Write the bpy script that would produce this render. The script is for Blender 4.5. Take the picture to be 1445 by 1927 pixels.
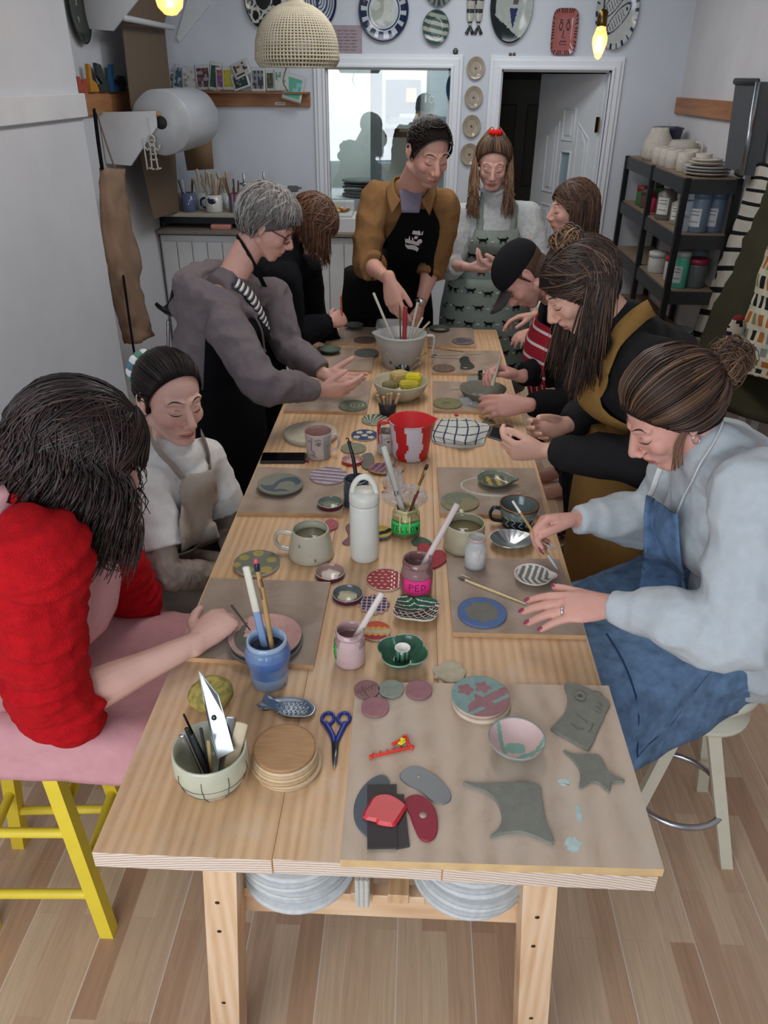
import bpy,bmesh,math,random
from mathutils import Vector,Matrix,Quaternion,noise
from mathutils.bvhtree import BVHTree
for _o in list(bpy.data.objects):bpy.data.objects.remove(_o)
SC=bpy.context.scene
COLL=SC.collection
V3=Vector
random.seed(7)
# - camera
FPX,CX,CY,CAMH=1450.0,722.5,963.5,2.0
_y=V3(((794-CX)/FPX,(148-CY)/FPX,1)).normalized()
_h=V3((1,0.010,0))
_up=_h.cross(_y).normalized()
if _up.y>0:_up=-_up
_x=_y.cross(_up)
RW=Matrix((_x,_y,_up))
CAM=V3((0,0,CAMH))
cd=bpy.data.cameras.new('camera');cam=bpy.data.objects.new('camera',cd);COLL.objects.link(cam)
cd.sensor_fit='VERTICAL';cd.sensor_height=36.0;cd.lens=FPX/1927*36
cd.clip_start=0.02
_r,_d,_f=RW@V3((1,0,0)),RW@V3((0,1,0)),RW@V3((0,0,1))
_m=Matrix((_r,-_d,-_f)).transposed().to_4x4();_m.translation=CAM
cam.matrix_world=_m
SC.camera=cam
# - light and exposure
SC.view_settings.view_transform='Standard';SC.view_settings.look='None'
SC.view_settings.gamma=1;SC.view_settings.use_curve_mapping=False
SC.view_settings.exposure=0.0
w=bpy.data.worlds.new('world');SC.world=w;w.use_nodes=True
w.node_tree.nodes['Background'].inputs[0].default_value=(0.72,0.83,1.0,1)
w.node_tree.nodes['Background'].inputs[1].default_value=1.6
def area(name,loc,look,sx,sy,power,col):
 l=bpy.data.lights.new(name,'AREA');l.shape='RECTANGLE';l.size=sx;l.size_y=sy
 l.energy=power;l.color=col
 o=bpy.data.objects.new(name,l);COLL.objects.link(o);o.location=loc
 o.rotation_euler=(V3(look)-V3(loc)).to_track_quat('-Z','Y').to_euler()
 return o
area('shop_window_daylight',(-0.75,-1.12,1.75),(0.6,3.0,0.8),1.8,1.9,55,(0.93,0.97,1.0))
area('overhead_fill',(0.0,3.3,2.93),(0.0,3.3,0),0.5,2.4,25,(1.0,0.97,0.93))  # added soft fill from overhead
area('back_room_fill',(0.2,5.2,2.93),(0.2,5.2,0),1.6,0.5,17,(0.9,0.95,1.0))  # added fill that brightens the back wall and door, no real lamp there
area('store_room_fill',(-0.3,7.6,2.6),(-0.3,7.6,0),1.0,0.8,24,(0.85,0.95,1.0))  # unseen fill that lightens the store room behind the window
# - photo pixel -> world point
def ray(px,py):return RW@V3(((px-CX)/FPX,(py-CY)/FPX,1))
def PZ(px,py,z):
 v=ray(px,py);return CAM+v*((z-CAMH)/v.z)
def PY(px,py,y):
 v=ray(px,py);return CAM+v*(y/v.y)
def PX(px,py,x):
 v=ray(px,py);return CAM+v*(x/v.x)
 # - materials
def hx(s,k=1.0):
 c=[int(s[i:i+2],16)/255 for i in(0,2,4)]
 return tuple([((x/12.92)if x<=.04045 else((x+.055)/1.055)**2.4)*k for x in c]+[1.0])
_mc={}
def newmat(name):
 m=bpy.data.materials.new(name);m.use_nodes=True
 nt=m.node_tree;return m,nt,nt.nodes['Principled BSDF'],nt.nodes,nt.links
def bump_to(nt,b,height,strength=.3,dist=.002):
 bp=nt.nodes.new('ShaderNodeBump');bp.inputs['Strength'].default_value=strength
 bp.inputs['Distance'].default_value=dist
 nt.links.new(height,bp.inputs['Height']);nt.links.new(bp.outputs[0],b.inputs['Normal'])
def noise_node(nt,scale,detail=3,vec=None,rough=.5,dist=0):
 n=nt.nodes.new('ShaderNodeTexNoise');n.inputs['Scale'].default_value=scale
 n.inputs['Detail'].default_value=detail;n.inputs['Roughness'].default_value=rough
 n.inputs['Distortion'].default_value=dist
 if vec is not None:nt.links.new(vec,n.inputs['Vector'])
 return n
def objvec(nt,scale=(1,1,1),rot=(0,0,0)):
 t=nt.nodes.new('ShaderNodeTexCoord');mp=nt.nodes.new('ShaderNodeMapping')
 mp.inputs['Scale'].default_value=scale;mp.inputs['Rotation'].default_value=rot
 nt.links.new(t.outputs['Object'],mp.inputs['Vector']);return mp.outputs[0]
def vc(kind):
 """material reading the painted colour of each face: matte, clay, glaze, plastic, cloth, knit, metal, skin, hair, glass"""
 if kind in _mc:return _mc[kind]
 m,nt,b,N,L=newmat(kind)
 a=N.new('ShaderNodeAttribute');a.attribute_name='Col'
 rough,metal,vs,va,bs,bd,bst=dict(matte=(.75,0,30,.06,200,.0004,.3),clay=(.9,0,60,.10,180,.001,.5),glaze=(.12,0,25,.08,30,.0006,.2),plastic=(.38,0,20,.04,60,.0002,.1),cloth=(.95,0,45,.05,700,.001,.5),knit=(.95,0,60,.13,420,.003,.8),metal=(.28,1,12,.06,40,.0004,.2),skin=(.5,0,14,.07,260,.0006,.25),hair=(.42,0,10,.10,60,.0005,.2),rubber=(.6,0,12,.06,100,.0004,.2),wood=(.6,0,30,.12,80,.0006,.3),denim=(.95,0,30,.30,600,.0015,.7),paint=(.5,0,12,.04,30,.0006,.3))[kind]
 v=objvec(nt,(1,6,1)if kind=='wood' else(1,1,1))
 n=noise_node(nt,vs,4,v)
 mr=N.new('ShaderNodeMapRange');mr.inputs[1].default_value=.3;mr.inputs[2].default_value=.7
 mr.inputs[3].default_value=1-va;mr.inputs[4].default_value=1+va
 L.new(n.outputs[0],mr.inputs[0])
 mx=N.new('ShaderNodeVectorMath');mx.operation='SCALE'
 L.new(a.outputs['Color'],mx.inputs[0]);L.new(mr.outputs[0],mx.inputs['Scale'])
 L.new(mx.outputs[0],b.inputs['Base Color'])
 b.inputs['Roughness'].default_value=rough;b.inputs['Metallic'].default_value=metal
 n2=noise_node(nt,bs,2,v);bump_to(nt,b,n2.outputs[0],bst,bd)
 if kind=='skin':
  b.inputs['Subsurface Weight'].default_value=.12;b.inputs['Subsurface Radius'].default_value=(.012,.004,.002)
  b.inputs['Subsurface Scale'].default_value=.5;b.inputs['Specular IOR Level'].default_value=.35
 if kind in('cloth','knit','denim'):
  b.inputs['Specular IOR Level'].default_value=.15
 if kind=='hair':b.inputs['Specular IOR Level'].default_value=.4
 _mc[kind]=m;return m
def glassmat(name,col=(.9,.95,.95,1),rough=.05,alpha=1.0,ior=1.45):
 if name in _mc:return _mc[name]
 m,nt,b,N,L=newmat(name)
 b.inputs['Base Color'].default_value=col;b.inputs['Roughness'].default_value=rough
 b.inputs['Transmission Weight'].default_value=1.0 if alpha==1 else 0
 b.inputs['IOR'].default_value=ior;b.inputs['Alpha'].default_value=alpha
 _mc[name]=m;return m
def emis(name,col,s):
 m,nt,b,N,L=newmat(name)
 b.inputs['Base Color'].default_value=col;b.inputs['Emission Color'].default_value=col
 b.inputs['Emission Strength'].default_value=s;return m
def woodmat(name,c1,c2,c3,sc=(14,.9,14),dirt=None,rough=.55,ring=False):
 m,nt,b,N,L=newmat(name)
 v=objvec(nt,sc)
 n=noise_node(nt,2.2,6,v,.65,1.2)
 wv=N.new('ShaderNodeTexWave');wv.wave_type='BANDS';wv.bands_direction='X'
 wv.inputs['Scale'].default_value=1.1;wv.inputs['Distortion'].default_value=7;wv.inputs['Detail'].default_value=2
 wv.inputs['Detail Scale'].default_value=.6
 L.new(v,wv.inputs['Vector'])
 mm=N.new('ShaderNodeMath');mm.operation='MULTIPLY_ADD';mm.inputs[1].default_value=.22
 L.new(wv.outputs['Fac'],mm.inputs[0])
 m2=N.new('ShaderNodeMath');m2.operation='MULTIPLY';m2.inputs[1].default_value=.78
 L.new(n.outputs[0],m2.inputs[0]);L.new(m2.outputs[0],mm.inputs[2])
 cr=N.new('ShaderNodeValToRGB');cr.color_ramp.elements[0].position=.25;cr.color_ramp.elements[0].color=c1
 cr.color_ramp.elements[1].position=.78;cr.color_ramp.elements[1].color=c3
 e=cr.color_ramp.elements.new(.5);e.color=c2
 L.new(mm.outputs[0],cr.inputs[0]);out=cr.outputs[0]
 if dirt:
  n3=noise_node(nt,5,6,objvec(nt),.7)
  r3=N.new('ShaderNodeValToRGB');r3.color_ramp.elements[0].position=.5;r3.color_ramp.elements[1].position=.74
  r3.color_ramp.elements[1].color=(.55,.55,.55,1)
  L.new(n3.outputs[0],r3.inputs[0])
  mix=N.new('ShaderNodeMix');mix.data_type='RGBA';mix.inputs['B'].default_value=dirt
  L.new(r3.outputs[0],mix.inputs['Factor']);L.new(out,mix.inputs['A']);out=mix.outputs['Result']
 L.new(out,b.inputs['Base Color']);b.inputs['Roughness'].default_value=rough
 bump_to(nt,b,mm.outputs[0],.25,.0012)
 return m
 # - mesh builder
def frame_from(t,side=None):
 t=t.normalized()
 if side is None:side=V3((0,0,1))if abs(t.z)<.9 else V3((1,0,0))
 s=(side-t*side.dot(t))
 if s.length<1e-6:s=t.orthogonal()
 s.normalize();return s,t.cross(s)
def catmull(pts,n):
 P=[V3(p)for p in pts]
 if len(P)<3:
  return[P[0].lerp(P[-1],i/(n*max(1,len(P)-1)))for i in range(n*max(1,len(P)-1)+1)]
 out=[]
 for i in range(len(P)-1):
  a=P[i-1]if i else P[0]*2-P[1];b,c=P[i],P[i+1]
  d=P[i+2]if i+2<len(P)else P[-1]*2-P[-2]
  for k in range(n):
   t=k/n
   out.append(.5*((2*b)+(c-a)*t+(2*a-5*b+4*c-d)*t*t+(3*b-a-3*c+d)*t**3))
 out.append(P[-1]);return out
def lin(vals,n):
 out=[]
 for i in range(len(vals)-1):
  for k in range(n):
   t=k/n;t=t*t*(3-2*t);out.append(vals[i]*(1-t)+vals[i+1]*t)
 out.append(vals[-1]);return out
class G:
 def __init__(s,col='ffffff'):
  s.bm=bmesh.new();s.cl=s.bm.loops.layers.float_color.new('Col');s.c=hx(col)if isinstance(col,str)else col;s.mi=0
 def col(s,c):s.c=hx(c)if isinstance(c,str)else c;return s
 def face(s,vs,c=None):
  try:f=s.bm.faces.new(vs)
  except ValueError:return None
  f.material_index=s.mi;f.smooth=True
  cc=c if c is not None else s.c
  for l in f.loops:l[s.cl]=cc
  return f
 def rings(s,R,cap0=True,cap1=True,close=True):
  vr=[[s.bm.verts.new(p)for p in r]for r in R]
  n=len(vr[0])
  for a,b in zip(vr,vr[1:]):
   for i in range(n if close else n-1):
    j=(i+1)%n
    s.face((a[i],a[j],b[j],b[i]))
  if cap0 and close:s.face(list(reversed(vr[0])))
  if cap1 and close:s.face(vr[-1])
  return vr
 def loft(s,pts,ra,rb=None,side=None,seg=12,round_ends=False,n=1):
  P=catmull(pts,n)if n>1 else[V3(p)for p in pts]
  ra=lin(ra,n)if n>1 else list(ra)
  rb=ra if rb is None else(lin(rb,n)if n>1 else list(rb))
  T=[(P[min(i+1,len(P)-1)]-P[max(i-1,0)]).normalized()for i in range(len(P))]
  sd,_=frame_from(T[0],side);R=[]
  def ring(c,t,sdv,a,b):
   u,v=frame_from(t,sdv)
   return[c+u*(a*math.cos(2*math.pi*k/seg))+v*(b*math.sin(2*math.pi*k/seg))for k in range(seg)]
  if round_ends:
   for q in(75,50,25):
    a=math.radians(q);k=math.cos(a);m=min(ra[0],rb[0])
    R.append(ring(P[0]-T[0]*m*math.sin(a),T[0],sd,ra[0]*k,rb[0]*k))
  for i,p in enumerate(P):
   if side is None:
    sd,_=frame_from(T[i],sd)
   else:sd=side
   R.append(ring(p,T[i],sd,ra[i],rb[i]))
  if round_ends:
   for q in(25,50,75):
    a=math.radians(q);k=math.cos(a);m=min(ra[-1],rb[-1])
    R.append(ring(P[-1]+T[-1]*m*math.sin(a),T[-1],sd,ra[-1]*k,rb[-1]*k))
  s.rings(R);return s
 def cap(s,p,q,r1,r2=None,seg=10):return s.loft([V3(p),V3(q)],[r1,r2 if r2 is not None else r1],seg=seg,round_ends=True)
 def tube(s,pts,r,seg=8,n=4,r2=None,ends=True):
  k=len(pts);rr=[r]*k if not isinstance(r,(list,tuple))else list(r)
  return s.loft(pts,rr,None,None,seg,ends,n)
 def ell(s,c,rad,ax=None,seg=16,rings=10):
  c=V3(c);X,Y,Z=ax if ax else(V3((1,0,0)),V3((0,1,0)),V3((0,0,1)));R=[]
  for i in range(rings+1):
   a=-math.pi/2+math.pi*(i+.02)/(rings+.04)
   R.append([c+Z*(rad[2]*math.sin(a))+(X*(rad[0]*math.cos(t))+Y*(rad[1]*math.sin(t)))*math.cos(a)for t in[2*math.pi*k/seg for k in range(seg)]])
  s.rings(R);return s
 def box(s,c,size,ax=None,bevel=0):
  c=V3(c);X,Y,Z=ax if ax else(V3((1,0,0)),V3((0,1,0)),V3((0,0,1)))
  h=[x/2 for x in size];b=min(bevel,min(h)*.9)
  def ring(z,e):return[c+X*((h[0]-e)*a)+Y*((h[1]-e)*d)+Z*z for a,d in((-1,-1),(1,-1),(1,1),(-1,1))]
  if b>0:
   def oct_(z,e):
    x,y=h[0]-e,h[1]-e;q=b
    return[c+X*u+Y*v+Z*z for u,v in((-x+q,-y),(x-q,-y),(x,-y+q),(x,y-q),(x-q,y),(-x+q,y),(-x,y-q),(-x,-y+q))]
   R=[oct_(-h[2],b*.7),oct_(-h[2]+b,0),oct_(h[2]-b,0),oct_(h[2],b*.7)]
  else:R=[ring(-h[2],0),ring(h[2],0)]
  vr=s.rings(R)
  for r in vr:
   for v in r:
    for f in v.link_faces:f.smooth=False
  return s
 def lathe(s,prof,o=(0,0,0),seg=28,ax=None,rf=None,cap0=True,cap1=True,flat=False):
  o=V3(o);X,Y,Z=ax if ax else(V3((1,0,0)),V3((0,1,0)),V3((0,0,1)));R=[]
  for r,z in prof:
   R.append([o+Z*z+(X*math.cos(t)+Y*math.sin(t))*(max(r,.0003)*(rf(t,z)if rf else 1))for t in[2*math.pi*k/seg for k in range(seg)]])
  vr=s.rings(R,cap0,cap1)
  if flat:
   for r in vr:
    for v in r:
     for f in v.link_faces:f.smooth=False
  return s
 def grid(s,rows,cf=None):
  vr=[[s.bm.verts.new(p)for p in r]for r in rows]
  for i in range(len(vr)-1):
   for j in range(len(vr[0])-1):
    s.face((vr[i][j],vr[i][j+1],vr[i+1][j+1],vr[i+1][j]),cf(i,j)if cf else None)
  return vr
 def prism(s,out,z0,z1,M=None,top=None):
  M=M or Matrix.Identity(4)
  a=[s.bm.verts.new(M@V3((p[0],p[1],z0)))for p in out];b=[s.bm.verts.new(M@V3((p[0],p[1],z1)))for p in out]
  fs=[s.face(list(reversed(a))),s.face(b,top)]
  n=len(out)
  for i in range(n):fs.append(s.face((a[i],a[(i+1)%n],b[(i+1)%n],b[i])))
  for f in fs:
   if f:f.smooth=False
  return s
 def done(s,name,mat='matte',parent=None,solid=0,recalc=True):
  if recalc:bmesh.ops.recalc_face_normals(s.bm,faces=s.bm.faces)
  me=bpy.data.meshes.new(name);s.bm.to_mesh(me);s.bm.free()
  return link(name,me,mat,parent,solid)
def link(name,me,mat,parent=None,solid=0):
 o=bpy.data.objects.new(name,me);COLL.objects.link(o)
 for m in(mat if isinstance(mat,(list,tuple))else[mat]):
  me.materials.append(vc(m)if isinstance(m,str)else m)
 if solid:
  md=o.modifiers.new('thickness','SOLIDIFY');md.thickness=solid;md.offset=0
 if parent is not None:
  o.parent=parent;o.matrix_parent_inverse=Matrix.Translation(-parent.location)
 return o
def tag(o,label,cat,group=None,kind=None):
 if label:o['label']=label
 if cat:o['category']=cat
 if group:o['group']=group
 if kind:o['kind']=kind
 return o
def thing(name,label,cat,loc,group=None):
 o=bpy.data.objects.new(name,None);o.empty_display_size=.05;COLL.objects.link(o);o.location=loc
 return tag(o,label,cat,group)
def single(g,name,mat,label,cat,loc=None,group=None,solid=0):
 """one-mesh thing; its origin is put at loc"""
 o=g.done(name,mat,None,solid)
 if loc is not None:
  o.data.transform(Matrix.Translation(-V3(loc)));o.location=loc
 return tag(o,label,cat,group)
def struct(g,name,mat):
 o=g.done(name,mat);o['kind']='structure';return o
AX=(V3((1,0,0)),V3((0,1,0)),V3((0,0,1)))
def rotz(a):c,s_=math.cos(a),math.sin(a);return(V3((c,s_,0)),V3((-s_,c,0)),V3((0,0,1)))
#  ROOM
YB,XR,XL,XN=6.25,1.82,-1.83,-1.54
def wallmat(name,c,c2):
 m,nt,b,N,L=newmat(name)
 n=noise_node(nt,2.5,5,objvec(nt),.6)
 cr=N.new('ShaderNodeValToRGB');cr.color_ramp.elements[0].color=c;cr.color_ramp.elements[1].color=c2
 cr.color_ramp.elements[0].position=.35;cr.color_ramp.elements[1].position=.7
 L.new(n.outputs[0],cr.inputs[0]);L.new(cr.outputs[0],b.inputs['Base Color'])
 b.inputs['Roughness'].default_value=.85
 n2=noise_node(nt,60,3,objvec(nt));bump_to(nt,b,n2.outputs[0],.25,.002)
 return m
M_WALL=wallmat('white_wall_paint',hx('c6cbd2'),hx('ced2d9'))
M_WALLR=wallmat('warm_wall_paint',hx('cbc8c8'),hx('d3d1d2'))
M_TRIM=wallmat('trim_paint',hx('dcdfe4'),hx('e4e6ea'))
def floormat():
 m,nt,b,N,L=newmat('floor_boards')
 v=objvec(nt,(1,1,1),(0,0,math.pi/2))
 bk=N.new('ShaderNodeTexBrick');L.new(v,bk.inputs['Vector'])
 bk.offset=.37;bk.offset_frequency=2;bk.squash=1
 bk.inputs['Scale'].default_value=1;bk.inputs['Brick Width'].default_value=.42;bk.inputs['Row Height'].default_value=.066
 bk.inputs['Mortar Size'].default_value=.0007;bk.inputs['Mortar Smooth'].default_value=0;bk.inputs['Bias'].default_value=0
 bk.inputs['Color1'].default_value=(0,0,0,1);bk.inputs['Color2'].default_value=(1,1,1,1);bk.inputs['Mortar'].default_value=(.45,.45,.45,1)
 cr=N.new('ShaderNodeValToRGB');E_=cr.color_ramp.elements
 E_[0].color=hx('b08a6e');E_[1].color=hx('d2b697');e=E_.new(.5);e.color=hx('c3a184');e=E_.new(.2);e.color=hx('ba9577');e=E_.new(.78);e.color=hx('caac8e')
 L.new(bk.outputs['Color'],cr.inputs[0])
 n=noise_node(nt,3,6,objvec(nt,(22,1.2,22)),.65,1.0)
 mr=N.new('ShaderNodeMapRange');mr.inputs[1].default_value=.3;mr.inputs[2].default_value=.7;mr.inputs[3].default_value=.84;mr.inputs[4].default_value=1.12
 L.new(n.outputs[0],mr.inputs[0])
 mx=N.new('ShaderNodeVectorMath');mx.operation='SCALE';L.new(cr.outputs[0],mx.inputs[0]);L.new(mr.outputs[0],mx.inputs['Scale'])
 b2=N.new('ShaderNodeTexBrick');L.new(v,b2.inputs['Vector']);b2.offset=.3
 b2.inputs['Scale'].default_value=1;b2.inputs['Brick Width'].default_value=2.2;b2.inputs['Row Height'].default_value=.198
 b2.inputs['Mortar Size'].default_value=.0016;b2.inputs['Mortar Smooth'].default_value=.2
 mix=N.new('ShaderNodeMix');mix.data_type='RGBA';mix.inputs['B'].default_value=hx('e2d6c8')
 mfac=N.new('ShaderNodeMath');mfac.operation='MULTIPLY';mfac.inputs[1].default_value=.75
 L.new(b2.outputs['Fac'],mfac.inputs[0]);L.new(mfac.outputs[0],mix.inputs['Factor']);L.new(mx.outputs[0],mix.inputs['A'])
 L.new(mix.outputs['Result'],b.inputs['Base Color'])
 b.inputs['Roughness'].default_value=.42
 bump_to(nt,b,bk.outputs['Fac'],.2,.001)
 return m
g=G();g.box((0,4,-.05),(9,13,.1));struct(g,'floor',floormat())
g=G();g.box((0,2.5,3.05),(3.9,8,.1));struct(g,'ceiling',M_WALL)
g=G();g.box((XR+.06,2.5,1.5),(.12,7.7,3.0));struct(g,'wall_right',M_WALLR)
NE=3.88
g=G();g.box(((XN-2.0)/2,(NE-1.3)/2,1.5),(2.0+XN,NE+1.3,3.0));struct(g,'wall_left',M_WALL)
g=G();g.box((XL-.09,(NE+YB)/2,1.5),(.17,YB-NE,3.0));struct(g,'wall_recess',M_WALL)
WX0,WX1,WZ0,WZ1=PY(612,128,YB).x,PY(848,128,YB).x,1.02,PY(730,128,YB).z
DX0,DX1,DZ1=PY(944,132,YB).x,PY(1150,134,YB).x,PY(1040,132,YB).z
g=G()
def wbox(x0,x1,z0,z1):g.box(((x0+x1)/2,YB+.06,(z0+z1)/2),(x1-x0,.12,z1-z0))
wbox(XL-.17,WX0,0,3);wbox(WX0,WX1,0,WZ0);wbox(WX0,WX1,WZ1,3);wbox(WX1,DX0,0,3);wbox(DX0,DX1,DZ1,3);wbox(DX1,XR+.12,0,3)
struct(g,'wall_back',M_WALL)
FY=-1.2
g=G()
for x0,x1,z0,z1 in((-2.0,-1.7,0,3),(1.0,1.95,0,3),(-1.7,1.0,0,.75),(-1.7,1.0,2.75,3)):
 g.box(((x0+x1)/2,FY-.06,(z0+z1)/2),(x1-x0,.12,z1-z0))
struct(g,'wall_front',M_WALL)
g=G('e8e8e8')
for x in(-1.68,-.8,.1,.98):g.box((x,FY-.03,1.75),(.05,.06,2.0))
for z in(.77,2.73):g.box((-.35,FY-.03,z),(2.7,.06,.05))
o=struct(g,'window_2','paint')
def casing(name,x0,x1,z0,z1,bottom):
 g=G()
 for k,(wd,dp)in enumerate(((.085,.018),(.06,.030),(.022,.040))):
  off=.0 if k!=0 else 0
  for sx,xx in((-1,x0),(1,x1)):
   a=xx+sx*(0 if k!=2 else .0)
   c=a+sx*wd/2
   g.box((c,YB-dp/2,(z0+z1+wd)/2-(0 if not bottom else 0)),(wd,dp,z1+wd-z0),bevel=.004)
  g.box(((x0+x1)/2,YB-dp/2-.0006,z1+wd/2),(x1-x0+2*wd-.004,dp,wd-.002),bevel=.004)
 t=.012
 g.box((x0+t/2,YB+.06,(z0+z1)/2),(t,.12,z1-z0));g.box((x1-t/2,YB+.06,(z0+z1)/2),(t,.12,z1-z0))
 g.box(((x0+x1)/2,YB+.06,z1-t/2),(x1-x0,.12,t))
 return struct(g,name,M_TRIM)
casing('trim_1',WX0,WX1,WZ0,WZ1,True)
casing('trim_2',DX0,DX1,0,DZ1,False)
g=G();g.box(((WX0+WX1)/2,YB-.02,WZ0-.015),(WX1-WX0+.2,.12,.03),bevel=.006);struct(g,'trim_3',M_TRIM)
m,nt,b,N,L=newmat('window_glass')
b.inputs['Base Color'].default_value=(1,1,1,1);b.inputs['Roughness'].default_value=.01
b.inputs['Transmission Weight'].default_value=1;b.inputs['IOR'].default_value=1.75
g=G();g.box(((WX0+WX1)/2,YB+.03,(WZ0+WZ1)/2),(WX1-WX0-.02,.006,WZ1-WZ0-.01));W1=struct(g,'window_1',m)
g=G('e8e8e8');q1,q2=PY(801,186,YB-.002),PY(812,188,YB-.002)
for q in(q1,q2):q.y=YB+.024
g.box(q1,(.010,.002,.048));g.box(q1+V3((-.001,0,.036)),(.011,.002,.010));g.done('lettering','paint',W1)
g=G('e8e8e8');g.tube([q2+V3((math.cos(a)*.016,0,math.sin(a)*.022))for a in[math.pi*k/9 for k in range(19)]],.004,6,1,ends=False);g.done('lettering','paint',W1)
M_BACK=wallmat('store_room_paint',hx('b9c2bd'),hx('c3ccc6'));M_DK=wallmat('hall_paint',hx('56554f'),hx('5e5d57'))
g=G();g.box((-.15,8.66,1.5),(2.1,.12,3.0));struct(g,'wall_store_room',M_BACK)
g=G();g.box((-1.25,7.5,1.5),(.1,2.4,3.0));struct(g,'wall_store_left',M_BACK)
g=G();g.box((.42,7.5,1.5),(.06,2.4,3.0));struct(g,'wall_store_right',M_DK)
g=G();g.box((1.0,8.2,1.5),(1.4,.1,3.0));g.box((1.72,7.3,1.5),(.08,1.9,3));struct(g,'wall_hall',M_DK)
g=G();g.box((.2,7.5,3.05),(3.2,2.5,.1));struct(g,'ceiling_back_rooms',M_WALL)
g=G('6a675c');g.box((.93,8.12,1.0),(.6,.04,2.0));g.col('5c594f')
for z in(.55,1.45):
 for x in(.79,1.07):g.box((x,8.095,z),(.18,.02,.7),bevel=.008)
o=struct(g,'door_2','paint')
for nm,c,s_ in(('baseboard_right',(XR-.01,2.5,.06),(.02,7.4,.12)),('baseboard_left',(XN+.01,NE/2-.6,.06),(.02,NE+1.2,.12))):
 g=G();g.box(c,s_,bevel=.005);struct(g,nm,M_TRIM)
def door():
 g=G('d9dde0')
 hinge=PY(1146,140,YB).x-.012
 w,h,t=.70,DZ1-.02,.04
 a=math.radians(-60)
 X,Y,Z=V3((-math.cos(a),-math.sin(a),0)),V3((math.sin(a),-math.cos(a),0)),V3((0,0,1))
 o=V3((hinge,YB+.06,0));ax=(X,Y,Z)
 def P(x,y,z):return o+X*x+Y*y+Z*z
 pane=(.255,.365,1.10,1.52)
 def bb(x0,x1,z0,z1,d=t,y=0):g.box(P((x0+x1)/2,y,(z0+z1)/2),(x1-x0,d,z1-z0),ax)
 bb(0,pane[0],0,h);bb(pane[1],w,0,h);bb(pane[0],pane[1],0,pane[2]);bb(pane[0],pane[1],pane[3],h)
 def panel(x0,x1,z0,z1,k0=0,k1=0):
  mw=.014
  for e,d in((0,.014),(mw,.007),(mw*2.4,.012)):
   pts=[(x0+e,z0+e),(x1-e,z0+e),(x1-e,z1-e+k1),(x0+e,z1-e+k0)]
   if e==mw:continue
   if e==0:
    for(xa,za),(xb,zb)in zip(pts,pts[1:]+pts[:1]):
     p,q=P(xa,t/2+.002,za),P(xb,t/2+.002,zb)
     g.tube([p,q],.007,6,1)
   else:
    M=Matrix((X,Y,Z)).transposed().to_4x4();M.translation=P(0,t/2,0)
    MM=M@Matrix.Rotation(math.pi/2,4,'X')
    g.prism([(x,z)for x,z in pts],-d*.6,.001,MM)
 for sgn,x0,x1 in((1,.07,.20),(-1,.42,.55)):
  panel(x0,x1,1.22,1.62,.0 if sgn>0 else .10,.10 if sgn>0 else .0)
  panel(x0,x1,.70,1.12)
  panel(x0,x1,.18,.58)
 panel(.245,.375,1.60,1.78,.03,.03);panel(.245,.375,.70,1.0);panel(.245,.375,.18,.58)
 for x,z0,z1 in((pane[0],pane[2],pane[3]),(pane[1],pane[2],pane[3])):g.tube([P(x,t/2,z0),P(x,t/2,z1)],.008,6,1)
 for z in(pane[2],pane[3]):g.tube([P(pane[0],t/2,z),P(pane[1],t/2,z)],.008,6,1)
 d=struct(g,'door_1','paint')
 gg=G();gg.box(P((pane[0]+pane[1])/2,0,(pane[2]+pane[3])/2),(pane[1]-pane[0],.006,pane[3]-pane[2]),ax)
 gm,nt,b,N,L=newmat('door_pane_sky_blue');b.inputs['Roughness'].default_value=.1;b.inputs['Base Color'].default_value=hx('93a9b6')  # sky showing in the pane is put in as a flat pale blue colour
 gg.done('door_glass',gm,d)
 gg=G('8a6a35');gg.box(P(-.004,t/2,1.72),(.03,.012,.1),ax);gg.box(P(-.004,t/2,.3),(.03,.012,.1),ax)
 gg.done('hinge','metal',d)
door()
M_PINE=woodmat('rail_pine',hx('8a5a35'),hx('a5714a'),hx('b98359'),(14,14,14))
M_PINE2=woodmat('rail_pine_along',hx('8a5a35'),hx('a5714a'),hx('b98359'),(14,1,14))
M_WHITEWOOD=wallmat('whitewashed_wood',hx('c9cdd2'),hx('d8dbdf'))
za,zb=1.835,1.930
g=G();g.box((XN+.012,(NE-1.2)/2+.01,(za+zb)/2),(.024,NE+1.2,zb-za),bevel=.003);struct(g,'trim_4',M_WHITEWOOD)
g=G();g.box((XL+.012,(NE+5.62)/2+.1,(za+zb)/2-.01),(.024,5.62-NE,zb-za+.03),bevel=.003);struct(g,'trim_5',M_PINE2)
rt=PY(1267,183,YB).z;rb_=PY(1267,213,YB).z
g=G();g.box((XR-.012,(YB-1.1)/2,(rt+rb_)/2),(.024,YB+1.1,rt-rb_),bevel=.003);struct(g,'trim_6',M_PINE2)
m,nt,b,N,L=newmat('blue_clapboard')
wv=N.new('ShaderNodeTexWave');wv.bands_direction='Z';wv.wave_profile='SAW';wv.inputs['Scale'].default_value=1.1;L.new(objvec(nt),wv.inputs[0])
cr=N.new('ShaderNodeValToRGB');cr.color_ramp.elements[0].color=hx('7f9fb8');cr.color_ramp.elements[1].color=hx('bcd6ea');cr.color_ramp.elements[0].position=.02;cr.color_ramp.elements[1].position=.12
L.new(wv.outputs[0],cr.inputs[0]);L.new(cr.outputs[0],b.inputs['Base Color'])
g=G();g.box((-1.0,-9,4),(9,.3,8));struct(g,'wall_street_house',m)
g=G('8f9496');g.box((0,-8,-.12),(14,14,.1));struct(g,'ground_street','matte')
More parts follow.
